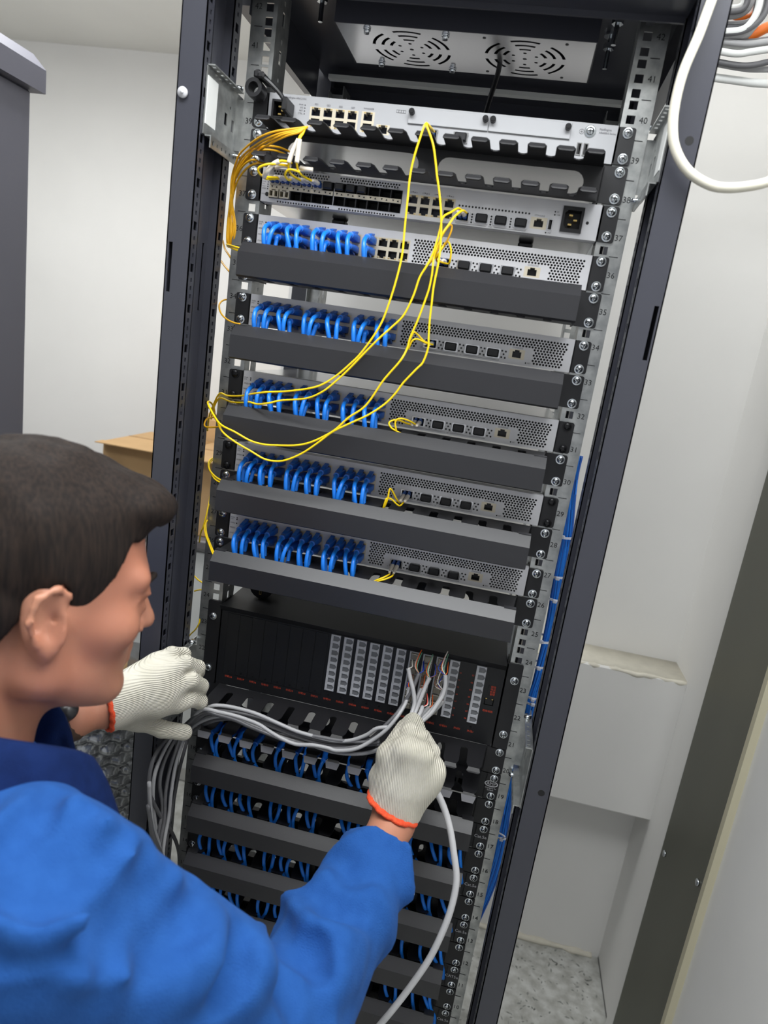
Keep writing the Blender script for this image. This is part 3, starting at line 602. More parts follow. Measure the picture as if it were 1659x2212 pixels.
# ------------------------------------------------------------------ fibre aggregation switch
def fibre_switch(n):
    t = thing('fibre_switch', 'grey fibre switch with two black optical port banks and a power inlet', 'switch', (0, 0, zu(n)))
    MB().bbox(-0.2205, 0.2205, 0.0165, 0.235, -0.0205, 0.0205, 0.0008).build('chassis', 'case', t)
    f = MB(); f.grid(-0.2205, 0.2205, -0.0208, 0.0212, [(-0.2090, -0.1208, -0.0158, 0.0118), (-0.1200, -0.0296, -0.0158, 0.0118), (-0.0228, 0.0400, -0.0160, 0.0088), (0.1746, 0.2007, -0.0144, 0.0156), (-0.206, -0.128, 0.0135, 0.0195), (-0.1150, -0.0330, 0.0135, 0.0195), (-0.2, -0.122, -0.0205, -0.0178), (-0.1150, -0.0330, -0.0205, -0.0178), (0.1373, 0.1577, -0.0148, -0.0010), (0.1600, 0.1640, -0.0138, -0.0024)] + [(x - 0.0088, x + 0.0088, -0.0160, -0.0046) for x in (0.0514, 0.0759, 0.1003, 0.1256)], -0.0022, 0.0166)
    f.build('face_plate', 'face', t)
    g = MB(); grille(g, -0.206, -0.128, 0.0135, 0.0195, 0.0037, 0.003, r=0.0013); grille(g, -0.1150, -0.0330, 0.0135, 0.0195, 0.0037, 0.003, r=0.0013); grille(g, -0.2, -0.122, -0.0205, -0.0178, 0.0037, 0.0027, r=0.00125); grille(g, -0.1150, -0.0330, -0.0205, -0.0178, 0.0037, 0.0027, r=0.00125)
    gg = tag(g.build('vent_grille', 'face', t), kind='stuff'); MB().box(-0.206, -0.033, 0.0012, 0.0018, 0.0135, 0.0195).box(-0.206, -0.033, 0.0012, 0.0018, -0.0205, -0.0178).build('vent_backing', 'mesh', gg)
    for bi, (a, b) in enumerate(((-0.2090, -0.1208), (-0.1200, -0.0296))):
        p = (b - a) / 6; w = p * 0.90
        hs = []
        for i in range(6):
            c = a + p * (i + 0.5); hs += [(c - w / 2, c + w / 2, 0.0012, 0.0112), (c - w / 2, c + w / 2, -0.0152, -0.0048)]
        bk = MB().grid(a, b, -0.0158, 0.0118, hs, -0.0026, 0.016).build('optical_port_bank', 'pblack', t)
        st = MB().box(a + 0.0006, b - 0.0006, -0.0046, -0.0024, -0.0046, 0.0006).build('pale_strip', 'cream', bk)
        tri = MB()
        for i in range(6):
            for dx, up in ((-0.0032, False), (0.0032, True)):
                c = a + p * (i + 0.5) + dx; s = 1 if up else -1; tri.prism([(c - 0.0014, -0.0030 if up else -0.0006), (c + 0.0014, -0.0030 if up else -0.0006), (c, -0.0006 if up else -0.0030)][::s], 'y', -0.0049, -0.0045)
        tri.build('port_arrows', 'inkblk', bk)
        bkm = cached('optback', lambda: MB().box(-0.0068, 0.0068, 0.0152, 0.0158, -0.005, 0.005).box(-0.0066, 0.0066, 0.004, 0.015, -0.0051, -0.0046).mesh('port', 'mesh'))
        plug = cached('optplug', lambda: MB().bbox(-0.0056, 0.0056, -0.0125, 0.006, -0.0042, 0.0042, 0.001).mesh('dust_plug', 'pblack'))
        nick = cached('nick', lambda: MB().grid(-0.0066, 0.0066, -0.0050, 0.0050, [(-0.0056, -0.0012, -0.0036, 0.0030), (0.0012, 0.0056, -0.0036, 0.0030), (-0.003, 0.003, 0.0034, 0.0046)], -0.0065, 0.006).tube([(-0.006, -0.0068, -0.0050), (-0.004, -0.010, -0.0056), (0.004, -0.010, -0.0056), (0.006, -0.0068, -0.0050)], 0.0006, 6, 3).mesh('optical_module', 'cream'))
        for i in range(6):
            c = a + p * (i + 0.5)
            for row, z in ((0, 0.0062), (1, -0.0100)):
                put('port', bkm, bk, (c, 0, z))
                if row == 0 and ((bi == 0 and i < 5)): put('optical_module', nick, bk, (c, 0.002, z))
                elif row == 0 and ((bi == 0 and i == 5) or (bi == 1 and i < 3)): put('dust_plug', plug, bk, (c, 0, z))
                elif row == 1 and bi == 0 and i < 2: put('optical_module', nick, bk, (c, 0, z))
    port_block(t, -0.0228, 0.0400, -0.0160, 0.0088, 4, cav='holeblue')
    for i, x in enumerate((0.0514, 0.0759, 0.1003, 0.1256)):
        sfp_plug(t, x, -0.0103) if i else put('cage_back', CAGEB, put('sfp_cage', CAGE, t, (x, 0, -0.0103)))
    port_block(t, 0.1373, 0.1577, -0.0148, -0.0010, 1, 1, leds=False)
    us = MB().grid(0.1588, 0.1650, -0.0150, -0.0012, [(0.1600, 0.1640, -0.0138, -0.0024)], -0.003, 0.004).build('usb_port', 'case', t)
    MB().box(0.1603, 0.1620, -0.0026, 0.003, -0.0135, -0.0028).box(0.1600, 0.1640, 0.0035, 0.004, -0.0138, -0.0024).build('usb_tongue', 'pblack', us)
    pw = MB().grid(0.1746, 0.2007, -0.0144, 0.0156, [(0.1778, 0.1975, -0.0100, 0.0112)], -0.0045, 0.014).box(0.1778, 0.1975, 0.0135, 0.014, -0.0100, 0.0112).prism([(0.1778, -0.0100), (0.1812, -0.0100), (0.1778, -0.0066)], 'y', -0.004, 0.013).prism([(0.1778, 0.0112), (0.1778, 0.0078), (0.1812, 0.0112)], 'y', -0.004, 0.013).build('power_inlet', 'pblack', t)
    for x, z in ((0.1855, 0.006), (0.1915, 0.0006), (0.1855, -0.0048)): MB().box(x - 0.0022, x + 0.0022, 0.000, 0.013, z - 0.0010, z + 0.0010).build('pin', 'gold', pw)
    d = MB(); dots_into(d, [(0.2065, -0.0011)], 0.0020); dots_into(d, [(0.0455 + 0.00422 * i, 0.0020) for i in range(22)], 0.0013)
    for x in (0.0636, 0.0881, 0.1129): dots_into(d, [(x, -0.0066 - 0.0032 * i) for i in range(4)], 0.0012)
    dots_into(d, [(0.1655, 0.0076), (0.1655, 0.0040), (0.1583, -0.0178)], 0.0010); dots_into(d, [(-0.2120, -0.0115)], 0.0028); dots_into(d, [(-0.2118, 0.0036), (-0.2118, 0.0008), (-0.2118, -0.0020), (-0.2118, -0.0048)], 0.0008); tag(d.build('vent_dots', 'hole', t), kind='stuff')
    m = MB(); y = -0.0025
    for i in range(4): text_into(m, '%d▼▲%d' % (25 + 2 * i, 26 + 2 * i), -0.0150 + 0.0157 * i, 0.0112, 0.0024, y)
    for i in range(3): text_into(m, '%d▼▲%d' % (19 + 2 * i, 20 + 2 * i), -0.0680 + 0.0150 * i, 0.0130, 0.0020, y)
    text_into(m, 'CONSOLE', 0.1475, 0.0010, 0.0028, y); text_into(m, 'ID', 0.1690, 0.0076, 0.0024, y); text_into(m, 'USB', 0.1700, 0.0040, 0.0024, y); text_into(m, 'PNP', 0.1628, -0.0178, 0.0022, y); text_into(m, '10GE', 0.088, -0.0190, 0.0022, y)
    m.box(0.0440, 0.0830, y, y + 0.0002, -0.0191, -0.0188).box(0.0930, 0.1330, y, y + 0.0002, -0.0191, -0.0188).box(0.0440, 0.0443, y, y + 0.0002, -0.0190, -0.0175).box(0.1327, 0.1330, y, y + 0.0002, -0.0190, -0.0175)
    for s, z in (('PWR', 0.0036), ('SYS', 0.0008), ('MGT', -0.0020), ('SPEED', -0.0048), ('MODE', -0.0115)): text_into(m, s, -0.2195, z, 0.0022, y, align='LEFT')
    m.build('lettering', 'ink', t)
    for x in (-0.13, 0.135): MB().bbox(x - 0.010, x + 0.010, 0.07, 0.088, -0.0275, -0.0205, 0.002).build('rubber_foot', 'pblack', t)
    ears(t, 0.0210, (0.0143, -0.0143))
    return t
fibre_switch(37.32)

# ------------------------------------------------------------------ router at the top
def router(n):
    t = thing('router', 'silver router at the top of the rack with two blank module plates', 'router', (0, 0, zu(n)))
    MB().bbox(-0.2205, 0.2205, 0.0165, 0.26, -0.0205, 0.0195, 0.0008).build('chassis', 'case', t); MB().box(-0.2207, 0.2207, 0.003, 0.26, 0.0195, 0.0216).build('top_cover', 'frame', t)
    f = MB(); f.grid(-0.2215, 0.2205, -0.0208, 0.0218, [(-0.2156, -0.1939, -0.0085, 0.0136), (-0.1651, -0.1007, -0.0140, 0.0100), (-0.0964, -0.0794, -0.0140, 0.0104), (-0.0757, -0.0581, -0.0146, -0.0030)] + [(x - 0.0088, x + 0.0088, -0.0142, -0.0028) for x in (-0.0050, 0.0335)] + [(x - 0.002, x + 0.002, -0.0138, -0.0018) for x in (0.1790, 0.1868)], -0.0022, 0.0166)
    f.build('face_plate', 'faceL', t)
    pw = MB().grid(-0.2156, -0.1939, -0.0085, 0.0136, [(-0.2130, -0.1965, -0.0060, 0.0110)], -0.006, 0.014).box(-0.2130, -0.1965, 0.0135, 0.014, -0.0060, 0.0110).build('power_inlet', 'pblack', t)
    for x, z in ((-0.2065, 0.0070), (-0.2025, 0.0025), (-0.2065, -0.0018)): MB().box(x - 0.0020, x + 0.0020, 0.000, 0.013, z - 0.0009, z + 0.0009).build('pin', 'gold', pw)
    # cord retaining clip: ring, hinged arms
    rt = MB(); A = 18
    rt.rings([[(-0.2330 + r * math.cos(2 * math.pi * k / A), y, 0.0175 + r * math.sin(2 * math.pi * k / A)) for k in range(A)] for r, y in ((0.0066, -0.030), (0.0112, -0.030), (0.0118, -0.024), (0.0112, -0.010), (0.0066, -0.010), (0.0066, -0.030))])
    rt.bbox(-0.2270, -0.2180, -0.036, -0.004, 0.0265, 0.0345, 0.002).bbox(-0.2345, -0.2255, -0.030, -0.012, 0.0285, 0.0385, 0.002)
    rt.tube([(-0.2210, -0.030, 0.029), (-0.2110, -0.032, 0.0235), (-0.1960, -0.030, 0.0120), (-0.1905, -0.028, 0.004)], [0.0032, 0.0030, 0.0028, 0.0028], 8, 3)
    rt.bbox(-0.1935, -0.1860, -0.032, -0.002, -0.0060, 0.0100, 0.0015).bbox(-0.2172, -0.1930, -0.012, -0.002, -0.0125, -0.0090, 0.001)
    rt.build('cord_retainer', 'pblack', t, 'auto')
    port_block(t, -0.1651, -0.1007, -0.0140, 0.0100, 4, cav='holeblue'); port_block(t, -0.0964, -0.0794, -0.0140, 0.0104, 1, 2, cav='holeblue'); port_block(t, -0.0757, -0.0581, -0.0146, -0.0030, 1, 1, cav='holeblue')
    for a, b in ((-0.0358, 0.0653), (0.0662, 0.1660)):
        p = MB().bbox(a, b, -0.0042, -0.0021, 0.0012, 0.0196, 0.0005).build('blank_module_plate', 'faceL', t)
        for x in (a + 0.0042, b - 0.0042):
            k = MB(); k.cyl((x, -0.0042, 0.0140), 0.0037, -0.005, 'y', 16); k.cyl((x, -0.0092, 0.0140), 0.0024, -0.0006, 'y', 10); k.build('thumbscrew', 'blkscrew', p, 'auto')
    put('cage_back', CAGEB, put('sfp_cage', CAGE, t, (-0.0050, 0, -0.0085)))
    sfp_plug(t, 0.0335, -0.0086)
    for x in (0.1790, 0.1868):
        u = MB().grid(x - 0.0030, x + 0.0030, -0.0150, -0.0006, [(x - 0.0020, x + 0.0020, -0.0138, -0.0018)], -0.003, 0.004).build('usb_port', 'case', t)
        MB().box(x - 0.0018, x, -0.0026, 0.003, -0.0135, -0.0021).box(x - 0.002, x + 0.002, 0.0035, 0.004, -0.0138, -0.0018).build('usb_tongue', 'pblack', u)
    gs = put('ground_screw', SCREW['screw'], t, (0.1884, -0.0022, 0.0126)); put('cross_recess', CROSS, gs)
    MB().cyl((0.1884, -0.0021, 0.0126), 0.0072, -0.0004, 'y', 20).build('earth_washer', 'screw', t)
    m = MB(); y = -0.0025
    for i, s in enumerate(('GE1', 'GE3', 'GE5', 'GE7')): text_into(m, s, -0.1570 + 0.0161 * i, 0.0128, 0.0030, y)
    text_into(m, 'WAN/GE8', -0.0880, 0.0136, 0.0030, y); text_into(m, 'NetEngine AR6121E-S', -0.1985, 0.0178, 0.0030, y, align='LEFT'); text_into(m, 'NetEngine', 0.1990, 0.0160, 0.0034, y, align='LEFT'); text_into(m, 'AR6000-S Series', 0.1990, 0.0122, 0.0030, y, align='LEFT')
    for i, s in enumerate(('PWR', 'SYS', 'NET', 'CTRL')): text_into(m, s, -0.1745, 0.0108 - 0.0034 * i, 0.0027, y, align='RIGHT'); m.cyl((-0.1722, -0.0022, 0.0108 - 0.0034 * i), 0.0008, -0.0004, 'y', 8)
    for k in range(4): m.grid(-0.0520 + 0.0030 * k, -0.0490 + 0.0030 * k, 0.0125, 0.0160, [(-0.0517 + 0.0030 * k, -0.0493 + 0.0030 * k, 0.0128, 0.0157)], y, y + 0.0002)
    m.rings([[(0.1785 + r * math.cos(2 * math.pi * k / 14), yy, 0.0118 + r * math.sin(2 * math.pi * k / 14)) for k in range(14)] for r, yy in ((0.0026, y), (0.0029, y), (0.0029, y + 0.0003), (0.0026, y + 0.0003), (0.0026, y))])
    m.box(0.1783, 0.1787, y, y + 0.0002, 0.0118, 0.0138).box(0.1770, 0.1800, y, y + 0.0002, 0.0115, 0.0118).box(0.1776, 0.1794, y, y + 0.0002, 0.0108, 0.0110)
    m.build('lettering', 'ink', t)
    ears(t, 0.0208, (0.0143, -0.0143))
    return t
router(39.32)

# ------------------------------------------------------------------ telephone panel, 3U
def phone_panel(n):
    t = thing('telephone_exchange', 'black three-unit telephone exchange panel with columns of grey jacks', 'patch panel', (0, 0, zu(n)))
    MB().bbox(-0.2205, 0.2180, 0.002, 0.16, -0.0660, 0.0660, 0.001).build('chassis', 'panelblk', t)
    MB().box(-0.2205, 0.2180, -0.0022, 0.002, -0.0672, 0.0560).prism([(-0.012, 0.0672), (0.003, 0.0672), (0.003, 0.0560), (-0.0022, 0.0560)], 'x', -0.2205, 0.2180).build('face_plate', 'panelblk', t)
    for k in range(8):
        x = -0.1987 + 0.02015 * k; b = MB().bbox(x - 0.0097, x + 0.0097, -0.0030, -0.0020, -0.0470, 0.0540, 0.0003).build('blank_plate', 'panelblk', t)
        MB().cyl((x, -0.0030, -0.0425), 0.0016, -0.0006, 'y', 8).build('rivet', 'blkscrew', b)
    jm = MB().grid(-0.0071, 0.0071, -0.0057, 0.0057, [(-0.0038, 0.0046, -0.0040, 0.0040), (0.0046, 0.0060, -0.0026, 0.0026), (0.0059, 0.0068, -0.0012, 0.0012)], -0.0045, 0.006).box(-0.0066, -0.0050, -0.0050, -0.0044, -0.0036, 0.0036)
    jm = jm.mesh('jack', 'jack'); ji = MB().box(-0.0040, 0.0070, 0.0055, 0.006, -0.0042, 0.0042).box(-0.0036, 0.0030, 0.001, 0.0055, -0.0040, -0.0020).mesh('jack_cavity', 'jackin')
    ci = MB().bbox(-0.0045, 0.0055, -0.0085, 0.004, -0.0042, 0.0042, 0.0006).box(-0.0050, 0.0068, -0.0055, -0.0045, -0.0050, 0.0050).mesh('clear_plug', 'jackclear')
    for c, x in [(i, -0.0433 + 0.02008 * i + 0.0071) for i in range(10)] + [(10, 0.1768 + 0.0071)]:
        s = MB().box(x - 0.0074, x + 0.0074, -0.0030, -0.0015, -0.0370, 0.0555).build('jack_column', 'jackin', t)
        for r in range(8):
            z = 0.0495 - 0.01145 * r; put('jack', jm, s, (x, 0, z)); put('jack_cavity', ji, s, (x, 0, z))
            if c in (6, 7, 8): put('clear_plug', ci, s, (x, 0, z))
        MB().cyl((x, -0.0022, -0.0445), 0.0018, -0.0008, 'y', 10).build('rivet', 'blkscrew', t)
    m = MB(); y = -0.0026
    for k in range(18): text_into(m, '分机%02d' % (18 - k), -0.1987 + 0.02015 * k, -0.0523, 0.0040, y if k > 7 else -0.0026)
    text_into(m, '外线2', 0.1643, -0.0514, 0.0040, y); text_into(m, '外线1', 0.1845, -0.0514, 0.0040, y)
    for i, s in enumerate(('02', '03', '04', '05', '06', '07', '08')): text_into(m, s, 0.1735, 0.0378 - 0.01165 * i, 0.0036, y)
    for i, s in enumerate(('10', '11', '12', '13', '14', '15', '16')): text_into(m, s, 0.1548, 0.0375 - 0.01150 * i, 0.0032, y)
    for i, s in enumerate(('程控', '电话', '数据', '管理')): text_into(m, s, 0.2055, 0.0262 - 0.0040 * i, 0.0038, y)
    text_into(m, '连接电脑', 0.2035, -0.0130, 0.0038, y); m.build('red_lettering', 'inkred', t)
    w = MB(); w.prism([(0.0060, 0.0575), (0.0082, 0.0575), (0.0071, 0.0598)], 'y', -0.0026, -0.0022); w.box(0.0090, 0.0094, -0.0026, -0.0022, 0.0575, 0.0598); w.build('white_mark', 'inkwhite', t)
    MB().box(0.1985, 0.1997, -0.0030, -0.002, 0.0130, 0.0275).build('card_slot', 'hole', t)
    port_block(t, 0.1960, 0.2095, -0.0035, 0.0075, 1, 1, cav='hole', leds=True, frame='case')
    s = put('screw', SCREW['blkscrew'], t, (0.1895, -0.0022, 0.0590)); s.scale = (0.5, 0.5, 0.5)
    ears(t, 0.0690, (0.0435, -0.0435), x0=0.2190)
    return t
phone_panel(22.33)

# ------------------------------------------------------------------ patch panels in the lower half
PORTX = [-0.2045 + 0.0144 * i for i in range(6)] + [-0.0955 + 0.0144 * i for i in range(6)] + [0.0165 + 0.0144 * i for i in range(6)] + [0.1275 + 0.0148 * i for i in range(6)]
def patch_panel(n, label, words):
    t = thing('patch_bay', label, 'patch panel', (0, 0, zu(n)), 'black 24-port patch panels')
    def fp():
        hs = []
        for x in PORTX: hs += t_holes(x, -0.003, False)
        return MB().grid(-0.2205, 0.2205, -0.0212, 0.0212, hs, -0.0022, 0.010).mesh('face_plate', 'panelblk')
    f = put('face_plate', cached('ppf', fp), t)
    put('port_inserts', cached('ppi', lambda: MB().box(-0.2205, 0.2205, 0.0102, 0.03, -0.0200, 0.0150).mesh('rear_body', 'hole')), t)
    put('label_strip', cached('pls', lambda: MB().box(-0.208, -0.128, -0.0030, -0.002, 0.0075, 0.0135).box(-0.099, -0.019, -0.0030, -0.002, 0.0075, 0.0135).box(0.013, 0.093, -0.0030, -0.002, 0.0075, 0.0135).box(0.124, 0.205, -0.0030, -0.002, 0.0075, 0.0135).mesh('label_strip', 'black')), t)
    ears(t, 0.0212, (0.0150, -0.0150), x0=0.2205)
    m = MB()
    if words == 'AMP':
        A = 28; ring = lambda r, yy: [(0.2300 + 1.0 * r * 0.0100 * math.cos(2 * math.pi * k / A), yy, 0.0050 + r * 0.0050 * math.sin(2 * math.pi * k / A)) for k in range(A)]
        m.rings([ring(1.0, -0.0034), ring(0.86, -0.0034), ring(0.86, -0.0030), ring(1.0, -0.0030), ring(1.0, -0.0034)])
        text_into(m, 'AMP', 0.2300, 0.0052, 0.0072, -0.0034); text_into(m, 'NETCONNECT', 0.2310, 0.0018, 0.0018, -0.0034); text_into(m, 'Category 5e', 0.2300, -0.0020, 0.0034, -0.0034); text_into(m, 'System', 0.2300, -0.0056, 0.0034, -0.0034)
        text_into(m, '23', 0.187, 0.0095, 0.0040, -0.0034)
    else:
        text_into(m, words, 0.2300, 0.0008, 0.0072, -0.0034)
    m.build('lettering', 'inkwhite', t)
    return t
for n, l, w in ((19.33, 'black patch panel with the oval white logo on its right ear', 'AMP'), (17.33, 'black patch panel, first below the one with the oval logo', 'Cat.5e'), (15.33, 'black patch panel, second below the one with the oval logo', 'Cat.5e'), (13.33, 'black patch panel, third below the one with the oval logo', 'Cat.5e'),
                (11.33, 'black patch panel with its ear lettered in capitals', 'CAT5e'), (9.33, 'black patch panel at the very bottom of the picture', 'Cat.5e')): patch_panel(n, l, w)

